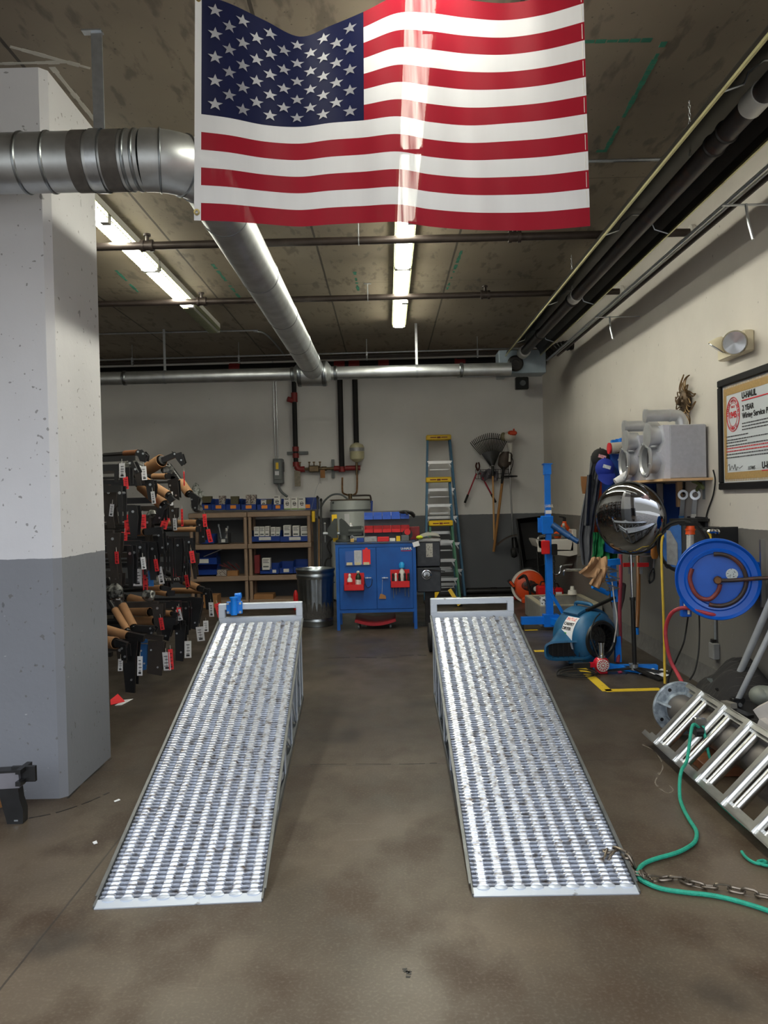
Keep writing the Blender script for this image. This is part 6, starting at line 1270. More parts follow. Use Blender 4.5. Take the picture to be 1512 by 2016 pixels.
# wrenches
WRM = mat('satin_chrome', (206, 210, 214), .32, .6, .06, 20)
def wrench(px, y0, y1, Yd, lab, end):
    p = atx(px, y0, XR-.03); q = p.copy(); L_ = at(px, y0, p.y).z-at(px, y1, p.y).z; q = p+Vector((-.0, .06, -L_)); t = thing('wrench', lab, 'wrench', tuple(p), 'wrenches on the right wall')
    MB().lathe([(.022, -.007), (.04, -.009), (.04, .009), (.022, .007)], p, (-.5, -.86, 0), 24, cap=False).build('ring_end', WRM, t); d = (q-p).normalized()
    MB().bar(p+d*.035, q, .034, .01, Y).build('shank', WRM, t); MB().bar(q-d*.06, q, .038, .018, Y).build('wrapped_end', end, t)
    MB().cyl(p+Vector((0, 0, .02)), (XR, p.y, p.z+.02), .006, n=8).build('nail', STEEL, t)
wrench(1345, 974, 1030, 5.9, 'chrome ring wrench with blue tape at its end, left of two', mat('blue_tape', (70, 130, 190), .6, 0, .1, 9)); wrench(1369, 974, 1027, 5.9, 'chrome ring wrench with white tape at its end, right of two', WPLAS)
# cords below the shelf
t = thing('machine_cord', 'black cord hanging from the shelf end down past the wrenches', 'cord', tuple(atx(1400, 945, XR-.02)))
MB().tube([atx(1404, 925, XR-.03), atx(1408, 945, XR-.015), atx(1404, 975, XR-.01), atx(1392, 1010, XR-.01), atx(1388, 1040, XR-.01)], .006, 6, smooth=5).build('cord', BLACKR, t)
t = thing('machine_cord', 'black cord looping under the wall shelf to the left wrench nail', 'cord', tuple(atx(1320, 945, XR-.02)))
MB().tube([atx(1305, 947, XR-.03), atx(1330, 948, XR-.02), atx(1342, 960, XR-.015), atx(1346, 972, XR-.015), atx(1347, 946, XR-.015)], .007, 6, smooth=5).tube([atx(1347, 946, XR-.02), atx(1362, 944, XR-.02), atx(1376, 950, XR-.015)], .007, 6, smooth=3).build('cord', BLACKR, t, split=0)
t = thing('lime_strap', 'lime green strap knotted under the shelf above the right wrench', 'strap', tuple(atx(1376, 955, XR-.03))); MB().tube([atx(1364, 947, XR-.03), atx(1372, 950, XR-.03), atx(1380, 955, XR-.03), atx(1384, 961, XR-.02), atx(1376, 958, XR-.02), atx(1372, 966, XR-.02)], .014, 6, smooth=4).build('strap', mat('lime_strap', (120, 130, 84), .7, 0, .2, 20), t)
# ---------------------------------------------------------------- sun face wall ornament
sc_ = atx(1346, 790, XR-.04); BRZ = mat('bronze', (112, 88, 58), .38, .75, .25, 20)
t = thing('sun_ornament', 'bronze sun face wall ornament with wavy rays', 'ornament', (XR-.02, sc_.y, sc_.z)); sy, sz = sc_.y, sc_.z
MB().ball((XR-.03, sy, sz), .085, 24, (.45, 1, 1.15)).ball((XR-.075, sy, sz-.005), .016, 8, (1.3, .8, 1.8)).ball((XR-.062, sy-.03, sz+.025), .014, 8).ball((XR-.062, sy+.03, sz+.025), .014, 8).ball((XR-.06, sy, sz-.045), .02, 8, (.8, 1.5, .4)).ball((XR-.055, sy-.04, sz-.01), .022, 8).ball((XR-.055, sy+.04, sz-.01), .022, 8).build('face', mat('dark_bronze', (84, 68, 50), .5, .6, .3, 30), t, split=0)
for i in range(16):
    a = i*2*PI/16; L_ = .21 if i % 2 else .15; w_ = .017
    def rp_(r, off): 
        aa = a+.28*math.sin(r*26+i)*(r/.2); return Vector((XR-.025-.02*math.sin(r*14), sy-math.sin(aa)*r+math.cos(aa)*off, sz+math.cos(aa)*r+math.sin(aa)*off))
    rr = [.075+(L_-.075)*k/8 for k in range(9)]
    left = [rp_(r, w_*math.sin(PI*k/8*.9+.25)) for k, r in enumerate(rr)]; right = [rp_(r, -w_*math.sin(PI*k/8*.9+.25)) for k, r in enumerate(rr)]
    MB().tube(left+right[::-1], .005, 5, smooth=2).build('ray', BRZ, t)
# ---------------------------------------------------------------- emergency light
ep = atx(1460, 680, XR-.04); t = thing('emergency_light', 'cream two-headed emergency light above the certificate', 'light', tuple(ep)); CRM = mat('cream_plastic', (214, 204, 178), .45, 0, .05, 8)
y0_, y1_ = atx(1486, 680, XR).y, atx(1432, 690, XR).y; z0_, z1_ = atx(1470, 697, XR-.0).z, atx(1470, 655, XR-.0).z
MB().bb((XR-.07, y0_, z0_), (XR, y1_, z1_), .008).build('case', CRM, t)
MB().bb((XR-.073, y0_+.05, z0_+.07), (XR-.07, y0_+.06, z0_+.08)).build('test_button', REDINK, t)
def head(px, py, d, R=.075, glass=True):
    c = atx(px, py, XR-.13); d = Vector(d).normalized()
    h_ = MB(); h_.lathe([(.02, -.07), (R*.6, -.05), (R, 0), (R*1.02, .008)], c, d, 4 if False else 24, cap=False); h_.lathe([(R*.98, .008), (R*.55, -.02), (R*.2, -.035), (0, -.036)], c, d, 24, cap=False); h_.build('lamp_head', CRM, t)
    MB().lathe([(R*.95, .004), (R*.9, .014), (0, .02)], c, d, 24, cap=False).build('lamp_lens', mat('lamp_glass', (170, 172, 176), .12, .7, .1, 20), t)
    MB().cyl(c-d*.05, Vector((XR-.06, min(max(c.y, y0_+.03), y1_-.03), min(max(c.z, z0_+.02), z1_-.02))), .014, n=8).build('swivel', CRM, t)
head(1447, 675, (-.55, -.75, -.1), .078); head(1412, 683, (-.5, .3, -.75), .065)
# ---------------------------------------------------------------- framed certificate on the right wall
FX = XR-.03; ya = atx(1414, 860, FX).y; z_t = atx(1414, 750, FX).z; z_b = atx(1414, 965, FX).z; yb_ = 4.45; FRB = mat('black_frame', (15, 15, 18), .5, 0, .1, 9, spec=.25)
t = cert = thing('framed_certificate', 'black-framed certificate on the right wall near the photo edge', 'picture', (XR, (ya+yb_)/2, z_b))
fw = .05
for (y0, y1, z0, z1) in ((yb_, ya, z_t-fw, z_t), (yb_, ya, z_b, z_b+fw), (ya-fw, ya, z_b+fw, z_t-fw), (yb_, yb_+fw, z_b+fw, z_t-fw)): MB().bb((XR-.035, y0, z0), (XR, y1, z1), .006).build('frame_bar', FRB, t)
MB().bb((XR-.014, yb_+fw, z_b+fw), (XR-.01, ya-fw, z_t-fw)).build('sheet', mat('certificate_paper', (206, 212, 218), .35, 0, .02, 5), t)
GOLD = mat('gold_border', (178, 146, 92), .45, .1, .12, 60); yi, zi0, zi1 = ya-fw, z_b+fw, z_t-fw; gw = .055
b = MB()
for (y0, y1, z0, z1) in ((yb_+fw, yi-.015, zi1-.015-gw, zi1-.022), (yb_+fw, yi-.015, zi0+.022, zi0+.015+gw), (yi-.015-gw*.8, yi-.015, zi0+.015+gw, zi1-.015-gw)): b.bb((XR-.016, y0, z0), (XR-.0145, y1, z1))
n_ = 60
for i in range(n_):
    y = yi-.02-(yi-yb_-fw-.04)*i/n_; b.bb((XR-.016, y-.006, zi1-.022), (XR-.0145, y, zi1-.008)); b.bb((XR-.016, y-.006, zi0+.008), (XR-.0145, y, zi0+.022))
b.build('gold_border', GOLD, t, split=0)
Rr, Uu = Vector((0, -1, 0)), Z; tx = XR-.0165; y_l = yi-.02-gw
def cy(px, py): q = atx(px, py, tx); return Vector((tx, q.y, q.z))
def tsize(px, y0, y1): return abs(atx(px, y0, tx).z-atx(px, y1, tx).z)/.7
text('U-HAUL', tsize(1462, 772, 784), cy(1460, 785), Rr, Uu, INK, t, 'lettering', bold=.002)
p = cy(1460, 789); MB().bb((tx-.001, yb_+fw+.02, p.z-.004), (tx+.001, p.y, p.z+.003)).build('red_rule', REDINK, t)
text('2 YEAR', tsize(1463, 798, 809), cy(1461, 809), Rr, Uu, INK, t, 'lettering', bold=.001); text('Wiring Service Protection', tsize(1463, 812, 823), cy(1461, 824), Rr, Uu, INK, t, 'lettering', bold=.001)
sc2 = cy(1443, 816); 
for r_ in (.118, .112, .08): MB().tube([sc2+Vector((0, r_*.86*math.cos(a), r_*math.sin(a))) for a in [k*PI/24 for k in range(48)]], .0016, 4, True).build('seal_ring', REDINK, t)
text('1945', .06, sc2+Vector((0, .062, -.022)), Rr, (0, .16, 1), REDINK, t, 'lettering', bold=.002); text('SINCE', .022, sc2+Vector((0, .03, .045)), Rr, Uu, REDINK, t, 'lettering'); 
def arc(s, a0, a1, r, size, flip=False):
    for i, ch in enumerate(s):
        if ch == ' ': continue
        a = a0+(a1-a0)*i/max(1, len(s)-1); rad = Vector((0, math.cos(a)*.86, math.sin(a))); 
        up = rad if not flip else -rad; up = up.normalized(); rt = up.cross(Vector((-1, 0, 0))).normalized(); 
        text(ch, size, sc2+rad*r-rt*size*.3, rt, up, REDINK, t, 'lettering', bold=.0005)
arc('WIRING SYSTEMS EXPERTS', PI*1.02, -PI*.0+.0, .088, .022)
arc('U-HAUL', PI*1.32, PI*1.68, .105, .03, True)
b = MB(); b2 = MB(); zz = 832
rows_ = [(1461, 834, 0), (1461, 840, 0), (1461, 846, 0), (1430, 861, 1), (1430, 868, 0), (1430, 873, 1), (1430, 879, 0), (1430, 884, 2), (1430, 890, 2), (1430, 896, 0), (1430, 902, 0)]
random.seed(3)
for (px, py, k) in rows_:
    p = cy(px, py); y = p.y; yend = yb_+fw+.05 if k != 1 else y-.3
    while y > yend:
        w = random.uniform(.012, .04); (b2 if k == 2 else b).bb((tx-.0005, y-w, p.z-.0035), (tx+.0005, y, p.z+.0035)); y -= w+.007
b.build('text_lines', mat('grey_ink', (70, 70, 76), .7, 0, .02), t, split=0); b2.build('red_text_lines', REDINK, t, split=0)
MB().tube([cy(1433, 918), cy(1436, 914), cy(1437, 926), cy(1441, 917), cy(1444, 924), cy(1447, 914), cy(1449, 926), cy(1452, 919), cy(1456, 922), cy(1462, 917)], .0016, 4, smooth=4).build('signature', INK, t)
text('117445', .035, cy(1472, 925), Rr, (0, .1, 1), INK, t, 'handwritten_number', shear=.3)
p = cy(1433, 927); MB().bb((tx-.0004, p.y-.2, p.z-.001), (tx, p.y, p.z)).bb((tx-.0004, p.y-.5, p.z-.001), (tx, p.y-.28, p.z)).build('signature_line', GRAY, t)
text('U-HAUL', tsize(1502, 909, 922), cy(1500, 922), Rr, Uu, INK, t, 'lettering', bold=.002); p = cy(1500, 926); MB().bb((tx-.001, yb_+fw+.02, p.z-.004), (tx+.001, p.y, p.z+.003)).build('red_rule', REDINK, t)
# ---------------------------------------------------------------- cord reel, work light, hose reel
rc_ = atx(1352, 1076, XR-.14); DGR = mat('dark_reel', (44, 45, 48), .5, 0, .15, 9)
t = thing('cord_reel', 'dark retractable cord reel with a blue label on the right wall', 'reel', (XR, rc_.y, rc_.z)); cc = Vector((XR-.1, rc_.y+.1, rc_.z))
MB().lathe([(.0, -.08), (.2, -.08), (.215, -.06), (.215, .05), (.19, .075), (.0, .08)], cc, -Vector((.75, .66, 0)), 44).build('drum', DGR, t)
fn = -Vector((.75, .66, 0)).normalized(); fu = Z.cross(fn).normalized()
MB().lathe([(.19, .08), (.205, .078), (.205, .088), (.19, .09)], cc, fn, 44, cap=False).build('rim', BLACK, t)
def rp2(x, z, d=.083): return cc+fn*d+fu*x+Z*z
MB().slab([rp2(-.15*math.cos(a)*1.0 if False else x, z) for x, z in [(-.16, -.06), (-.14, -.11), (-.08, -.16), (0.0, -.17), (0.0, .17), (-.08, .15), (-.14, .09), (-.16, .02)]], .003).build('blue_label', mat('blue_label', (50, 96, 160), .4, 0, .15, 20), t)
MB().slab([rp2(x, z, .087) for x, z in [(-.12, -.14), (-.03, -.15), (-.03, .02), (-.06, .07), (-.09, .12), (-.12, .12)]], .003).build('silver_plate', mat('label_silver', (150, 152, 155), .4, .5, .15, 30), t)
MB().bb((XR-.02, rc_.y-.06, rc_.z-.05), (XR, rc_.y+.3, rc_.z+.22)).build('wall_bracket', DGR, t)
MB().bar((XR-.2, cc.y+.05, rc_.z+.2), (XR-.01, cc.y-.2, rc_.z+.2), .05, .02).build('top_bracket', BLACK, t)
t = thing('work_light', 'orange-ended clear tube work light standing against the cord reel', 'work light', tuple(at(1359, 1100, rc_.y-.18))); wy = rc_.y-.14
MB().cyl(at(1359, 1086, wy), at(1359, 1050, wy), .027, n=18).build('clear_tube', mat('frosted_tube', (190, 190, 186), .2, .2, .15, 40), t)
MB().cyl(at(1359, 1052, wy), at(1359, 1035, wy), .034, .03, 18).cyl(at(1359, 1044, wy), at(1359, 1041, wy), .038, n=18).build('upper_cap', ORANGE, t); MB().cyl(at(1359, 1104, wy), at(1359, 1084, wy), .027, .03, 18).build('lower_cap', ORANGE, t)
MB().bar(at(1340, 1032, wy), at(1376, 1032, wy), .05, .02).bb(at(1362, 1032, wy)+Vector((0, -.02, 0)), at(1372, 1024, wy)+Vector((0, .02, 0))).bb(at(1338, 1032, wy)+Vector((0, -.02, 0)), at(1346, 1026, wy)+Vector((0, .02, 0))).build('holder', BLACK, t)
t = thing('extension_lead', 'yellow extension cord arching over the cord reel and hanging to the floor', 'cord', tuple(atx(1309, 1345, 2.25)))
MB().tube([at(1401, 1062, 5.75), at(1399, 1055, 5.8), at(1394, 1047, 5.9), at(1386, 1042, 6.0)], .01, 8, smooth=4).tube([at(1320, 1044, 6.25), at(1310, 1052, 6.15), at(1303, 1066, 6.1), at(1303, 1120, 6.05), at(1306, 1200, 6.0), at(1308, 1280, 6.0), atz(1309, 1346, .01)], .01, 8, smooth=6).build('cord', mat('yellow_cord', (196, 164, 44), .5, 0, .12, 20), t, split=0)
# hose reel
HB = mat('hose_reel_blue', (3, 84, 186), .34, 0, .1, 5, coat=.1); HR = mat('red_hose', (168, 52, 62), .5, 0, .12, 14, rgb2=(110, 40, 40), thr=(.55, .75)); DH = mat('greasy_hose', (52, 40, 36), .5, 0, .3, 14, rgb2=(96, 48, 36), thr=(.5, .65))
hr = at(1412, 1140, 5.05); hr = Vector((hr.x, 5.05, hr.z)); RR = .255; n0 = Vector((-.34, -.94, 0)).normalized(); fu = Vector((n0.y*-1, n0.x, 0)).normalized()
fu = Z.cross(n0).normalized()
t = thing('hose_reel', 'large bright blue hose reel with dark and red hose on the right wall', 'hose reel', (XR, 5.2, hr.z))
MB().lathe([(0, .03), (.165, .03), (.17, .05), (.19, .055), (.2, .045), (.235, .05), (RR-.004, .07), (RR, .066), (RR-.004, .055), (.2, .03), (.16, .01), (0, .01)], hr, n0, 64).build('front_disc', HB, t)
MB().lathe([(0, -.12), (RR-.004, -.12), (RR, -.135), (RR-.01, -.14), (.1, -.14), (0, -.14)], hr, n0, 64).build('rear_disc', HB, t); MB().cyl(hr-n0*.12, hr+n0*.02, .16, n=40).build('drum', HB, t)
for k in range(4): MB().tube([hr-n0*(.1-.034*k)+(fu*math.cos(a)+Z*math.sin(a))*(.18+.012*(k % 2)) for a in [i*PI/20 for i in range(40)]], .016, 8, True).build('hose_wrap', HR, t)
MB().tube([hr+n0*.055+(fu*math.cos(a)+Z*math.sin(a))*.165 for a in [-1.9+i*3.6/24 for i in range(25)]], .014, 10).build('front_hose', DH, t)
MB().tube([hr+n0*.055+(fu*math.cos(a)+Z*math.sin(a))*r for a, r in ((2.7, .165), (3.1, .165), (3.6, .16), (4.0, .155), (4.35, .13), (4.7, .075), (5.2, .03))], .014, 10, smooth=4).build('feed_hose', mat('red_dark_hose', (120, 50, 44), .5, 0, .4, 16), t)
MB().cyl(hr+n0*.03, hr+n0*.085, .022, n=18).lathe([(.02, .0), (.028, .01), (.02, .03)], hr+n0*.06, n0, 8).build('swivel_fitting', mat('greasy_brass', (110, 76, 44), .4, .6, .3, 20), t, split=0)
arm_e = at(1512, 1136, 4.9); MB().tube([hr+n0*.075, hr+n0*.08-fu*-.0+Vector((.08, -.02, .0)), Vector((arm_e.x, 4.85, arm_e.z)), Vector((arm_e.x+.12, 4.8, arm_e.z-.02))], .013, 10, smooth=3).build('inlet_hose', DH, t)
MB().cyl(hr+n0*.031+fu*.085+Z*.035, hr+n0*.034+fu*.085+Z*.035, .036, n=28).build('round_sticker', mat('sticker_pale', (190, 198, 200), .5, 0, .25, 120, rgb2=(90, 96, 100), thr=(.56, .6)), t)
MB().bb((hr.x+.05, 5.18, hr.z-.1), (XR, 5.26, hr.z+.07)).bb((XR-.02, 5.05, hr.z-.12), (XR, 5.4, hr.z+.1)).build('wall_arm', HB, t)
rg = at(1349, 1196, 5.15); MB().bb(rg+Vector((-.03, -.02, -.06)), rg+Vector((.035, .02, .06)), .004).bar(rg+Vector((.02, 0, 0)), hr+Vector((-.05, .12, -.16)), .03, .04).build('roller_guide', HB, t)
for dx, dz in ((-.012, .02), (.012, -.012)): MB().cyl(rg+Vector((dx, -.03, dz-.028)), rg+Vector((dx, -.03, dz+.028)), .009, n=10).build('guide_roller', WPLAS, t)
MB().tube([hr-n0*.05+(fu*math.cos(a)+Z*math.sin(a))*.262 for a in [3.3+i*1.4/10 for i in range(11)]]+[] , .013, 8).build('hose_run', HR, t) if False else None
MB().tube([at(1470, 1190, 5.12), at(1440, 1210, 5.05), at(1405, 1210, 5.02), at(1375, 1203, 5.05), at(1352, 1197, 5.08), at(1335, 1199, 5.1), at(1320, 1210, 5.15), at(1311, 1235, 5.2), at(1312, 1265, 5.2), at(1320, 1300, 5.2), at(1333, 1325, 5.15), at(1344, 1345, 5.0)], .0125, 10, smooth=6).build('hose_tail', HR, t)
for lb, P in (('thin black cord hanging from the hose reel guide to the blanket', [(1355, 1210, 5.4), (1350, 1245, 5.5), (1345, 1268, 5.5), (1332, 1298, 5.6), (1318, 1330, 5.7), (1315, 1345, 5.72)]), ('thin black cord hanging behind the blue hose reel to the blanket', [(1376, 1200, 5.6), (1377, 1240, 5.6), (1375, 1285, 5.5), (1368, 1320, 5.4), (1358, 1338, 5.3)])):
    t = thing('black_cable', lb, 'cord', tuple(at(*P[0]))); MB().tube([at(*p) for p in P], .006, 6, smooth=5).build('cord', BLACKR, t)
t = thing('hanging_ring', 'steel key ring hanging on the wall left of the hose reel', 'ring', tuple(atx(1316, 1112, XR-.05))); rp3 = at(1317, 1110, 6.2); MB().tube([rp3+Vector((.035*math.cos(a), 0, .035*math.sin(a))) for a in [i*PI/10 for i in range(20)]], .005, 6, True).build('ring', CHROME, t); MB().cyl(rp3+Vector((0, 0, .035)), (XR, rp3.y, rp3.z+.04), .004, n=6).build('nail', STEEL, t)
# outlet with conduit
t = thing('wall_outlet', 'grey outlet box at the end of a conduit below the hose reel', 'outlet', tuple(atx(1413, 1280, XR-.02))); oy = atx(1413, 1280, XR).y; oz0, oz1 = atx(1413, 1297, XR).z, atx(1413, 1265, XR).z
MB().bb((XR-.05, oy-.045, oz0), (XR, oy+.045, oz1), .006).build('box', mat('outlet_grey', (132, 132, 132), .5, .2, .1, 12), t); MB().cyl((XR-.015, oy, oz1), (XR-.015, oy, atx(1412, 1180, XR).z), .011, n=10).build('conduit', ZINC, t); MB().box((XR-.03, oy, oz1+.01), (.03, .04, .03)).build('connector', STEEL, t)
t = thing('wall_conduit', 'steel strut fixed upright to the wall right of the hose reel', 'conduit', tuple(atx(1505, 1150, XR-.02))); cyy = atx(1505, 1100, XR).y; MB().bar((XR-.012, cyy, atx(1505, 1062, XR).z), (XR-.012, cyy, atx(1505, 1195, XR).z), .03, .02, Y).build('strut', ALU, t)
t = thing('wall_bracket', 'black steel bracket with silver knobs above the hose reel', 'bracket', tuple(atx(1412, 1055, XR-.05))); p = at(1416, 1058, 5.4); MB().bb(p+Vector((-.04, 0, -.07)), (XR, p.y+.03, p.z+.07)).bar(p+Vector((-.12, 0, .06)), p+Vector((.05, 0, .06)), .03, .02).build('plate', BLACK, t); MB().ball(at(1402, 1046, 5.35), .022, 8, (1.6, 1, .8)).ball(at(1412, 1047, 5.35), .02, 8).build('knob', CHROME, t)
"""white paper on the floor"""
q = [atz(1258, 1330), atz(1272, 1320), atz(1312, 1322), atz(1320, 1334), atz(1300, 1337), atz(1270, 1334)]
one('floor_paper', 'crumpled white paper on the floor beside the mirror stand', 'paper', WHITE, MB().sheet(lambda u, v: (q[0].lerp(q[1], v)).lerp(q[3].lerp(q[2], v), u)+Vector((0, 0, .012+.01*math.sin(u*14)*math.cos(v*9))), 16, 8, .002), None)
# ---------------------------------------------------------------- aluminium extension ladder lying against the pole
rd = Vector((.27, 0, .28)).normalized(); nd = Vector((-rd.z, 0, rd.x)); Y0, Y1 = 4.56, 1.7; LL = Vector((1.475, 0, .045)); UU = LL+rd*.39
t = thing('extension_ladder', 'aluminium extension ladder lying on edge over the flanged pole', 'ladder', (1.48, 3.2, 0))
def yy(v, y): return Vector((v.x, y, v.z))
for base, sg in ((LL, -1), (UU, 1)):
    MB().bar(yy(base, Y0), yy(base, Y1), .008, .07, nd).bar(yy(base+rd*sg*-.012+nd*.031, Y0), yy(base+rd*sg*-.012+nd*.031, Y1), .026, .008, nd).bar(yy(base-rd*sg*.012-nd*.031, Y0), yy(base-rd*sg*.012-nd*.031, Y1), .026, .008, nd).build('outer_rail', ALU, t, split=0)
    b2_ = base-rd*sg*.03-nd*.01; MB().bar(yy(b2_, Y0-.04), yy(b2_, Y1), .008, .05, nd).bar(yy(b2_+nd*.02, Y0-.04), yy(b2_+nd*.02, Y1), .02, .006, nd).build('inner_rail', ALU, t, split=0)
for k in range(9):
    y = 4.36-.2925*k
    MB().cyl(yy(LL+nd*.02, y), yy(UU+nd*.02, y), .026, n=20).bar(yy(LL+nd*.042, y), yy(UU+nd*.042, y), .034, .008, nd).build('rung', ALU, t, split=0)
    MB().cyl(yy(LL-nd*.005, y-.047), yy(UU-nd*.005, y-.054), .021, n=20).build('inner_rung', ALU, t)
    MB().bar(yy(LL+rd*.02+nd*.0, y-.06), yy(LL+rd*.02, y-.1), .03, .03, nd).build('rung_plate', ALU, t)
# knotted rope and pulley on the second rung
GR = mat('green_rope', (30, 148, 122), .65, 0, .14, 40, bump=.4, bscale=160)
y2 = 4.36-.2925; kn = yy(LL.lerp(UU, .55)+nd*.06, y2)
MB().box(kn, (.03, .03, .1), None, .004).box(kn+Vector((.01, .0, .03)), (.06, .035, .025)).build('rope_bracket', ALU, t, split=0); MB().cyl(kn+Vector((-.02, -.01, -.02)), kn+Vector((.02, -.01, -.02)), .03, n=18).build('pulley', BLACK, t)
Zp = lambda x, y: (1160+.2679*x, 1280+.2679*y)
def fl(x, y, z=.011): return atz(*Zp(x, y), z)
def twist(P, r, name, lab, cat, m, k=8, n=8):
    t = thing(name, lab, cat, tuple(P[0])); MB().tube(P, r, n, smooth=k).build('rope', m, t); return t
P = [kn+Vector((.0, -.02, .0)), kn+Vector((-.05, -.06, .02)), at(*Zp(720, 800), 3.92), at(*Zp(680, 880), 3.8), at(*Zp(665, 965), 3.76)]+[fl(*p) for p in ((668, 1090), (700, 1180), (745, 1260), (787, 1330), (780, 1400), (730, 1445), (640, 1490), (500, 1530), (410, 1565), (365, 1610), (358, 1660), (400, 1700), (520, 1750), (700, 1780), (860, 1797), (1000, 1822), (1150, 1862), (1314, 1915), (1500, 1990))]
twist(P, .0085, 'green_rope', 'green rope winding from the ladder rung across the floor round the chain', 'rope', GR)
P = [kn+Vector((.02, -.02, .01)), at(*Zp(880, 770), 4.0), at(*Zp(902, 830), 4.0), at(*Zp(890, 900), 4.0)]+[fl(*p) for p in ((905, 1000), (940, 1100), (1030, 1190), (1120, 1270), (1220, 1350), (1300, 1420), (1420, 1480))]
twist(P, .0075, 'rope_tail', 'green rope end running under the ladder rungs', 'rope', GR)
twist([fl(*p) for p in ((1120, 1480), (1150, 1520), (1200, 1555), (1250, 1570), (1300, 1560), (1280, 1545), (1240, 1555), (1290, 1580), (1400, 1590))], .006, 'rope_scrap', 'frayed green rope scrap on the floor below the ladder', 'rope', GR)
# chain
CH = mat('weathered_chain', (120, 110, 98), .38, .85, .25, 30)
def chain(P, lab, m=CH, lk=.042):
    P = spline([Vector(p) for p in P], 12); out = [P[0]]; acc = 0
    for a, c in zip(P[:-1], P[1:]):
        acc += (c-a).length
        if acc >= lk: out.append(c); acc = 0
    t = thing('chain', lab, 'chain', tuple(out[0])); b = MB()
    for i in range(len(out)-1):
        c = (out[i]+out[i+1])/2; d = (out[i+1]-out[i]).normalized(); s_ = d.cross(Z).normalized() if i % 2 else (d.cross(Z).normalized()*.45+Z*.9).normalized()
        s_ = (s_+Vector((random.uniform(-.25, .25),)*3)); s_ = (s_-d*s_.dot(d)).normalized(); R = []
        for k in range(14):
            a = 2*PI*k/14; R.append(c+d*(lk*.36*(1 if math.cos(a) > 0 else -1)*(1 if abs(math.cos(a)) > .3 else abs(math.cos(a))/.3)+.3*lk*math.cos(a))+s_*.0155*math.sin(a))
        b.tube(R, .005, 6, True)
    b.build('links', m, t, split=0); return t
def onramp(x, y): 
    p = atz(*Zp(x, y), .09); z = .2*(p.y-2.85)+.024; return atz(*Zp(x, y), z)
chain([onramp(105, 1530), onramp(100, 1490), onramp(150, 1475), onramp(210, 1462), onramp(258, 1490), atz(*Zp(300, 1545), .05), fl(322, 1600, .01), fl(335, 1640, .02), fl(400, 1650, .02), fl(440, 1672, .012), fl(380, 1640, .035), fl(455, 1680, .012), fl(560, 1680), fl(650, 1668), fl(740, 1710), fl(860, 1738), fl(1030, 1752), fl(1180, 1787), fl(1300, 1812), fl(1450, 1830)], 'rusty chain draped over the right ramp corner and along the floor')
chain([onramp(150, 1530), onramp(150, 1500), onramp(185, 1490), onramp(215, 1475)], 'short loop of chain on the low end of the right ramp')
# flanged pole
FL = mat('galvanised_spangle', (132, 142, 150), .5, .45, .3, 26, rgb2=(176, 186, 194), thr=(.42, .6)); PO = mat('weathered_pole', (110, 104, 98), .45, .55, .2, 5, rgb2=(84, 74, 64), thr=(.5, .7))
fc = at(1336, 1388, 4.72); fc.z = .165; ax_ = Vector((.03, -1, .01)).normalized()
t = thing('flanged_pole', 'heavy galvanised pole with a round bolt flange lying behind the ladder', 'pole', (fc.x, 3.5, 0))
MB().cyl(fc, fc+ax_*3.1, .088, n=36).build('pole', PO, t)
MB().lathe([(0, .0), (.155, .0), (.16, .004), (.16, .02), (.155, .024), (.1, .026), (.093, .045), (0, .045)], fc, ax_, 48).build('flange', FL, t)
for k in range(4):
    a = k*PI/2+.5; u_, v_ = frame(ax_); c = fc+(u_*math.cos(a)+v_*math.sin(a))*.128; MB().cyl(c+ax_*.022, c+ax_*.0255, .011, n=16).build('bolt_hole_shade', BLACK, t)  # solid black discs drawn for the shade in the bolt holes
    a += .75; r_ = u_*math.cos(a)+v_*math.sin(a); MB().slab([fc+r_*.085+ax_*.024, fc+r_*.15+ax_*.024, fc+r_*.085+ax_*.1], .012).build('gusset', FL, t)
# blanket heap
BK = mat('moving_blanket', (34, 32, 32), .9, 0, .2, 10); TH = mat('quilting_thread', (84, 80, 76), .8, 0, .1, 9)
def heap(u, v):
    x = 1.99+.39*u; y = 4.3+1.2*v
    h = .06+.30*math.exp(-((u-.75)/.5)**2-((v-.72)/.3)**2)+.14*math.exp(-((u-.4)/.3)**2-((v-.45)/.18)**2)+.13*math.exp(-((u-1)/.3)**2-((v-.2)/.3)**2)
    e = min(u*6, 1, (1-v)*7, v*6); return Vector((x+.04*math.sin(v*9)*(1-u), y+.05*math.sin(u*7), max(.004, h*min(1, max(0, e)))+.018*math.sin(u*17+v*8)*math.sin(v*21)*max(0, e)))
t = thing('moving_blanket', 'dark quilted moving blanket heaped at the foot of the right wall', 'blanket', (2.1, 5.1, 0)); MB().sheet(heap, 40, 56, .012).build('blanket', BK, t, smooth=80)
b = MB()
for i in range(1, 24): b.tube([heap(u/24, i/24)+Vector((0, 0, .009)) for u in range(0, 25)], .0012, 4)
b.build('quilting', TH, t, split=0)
TUB = mat('brushed_tube', (196, 200, 204), .38, .55, .06, 20)
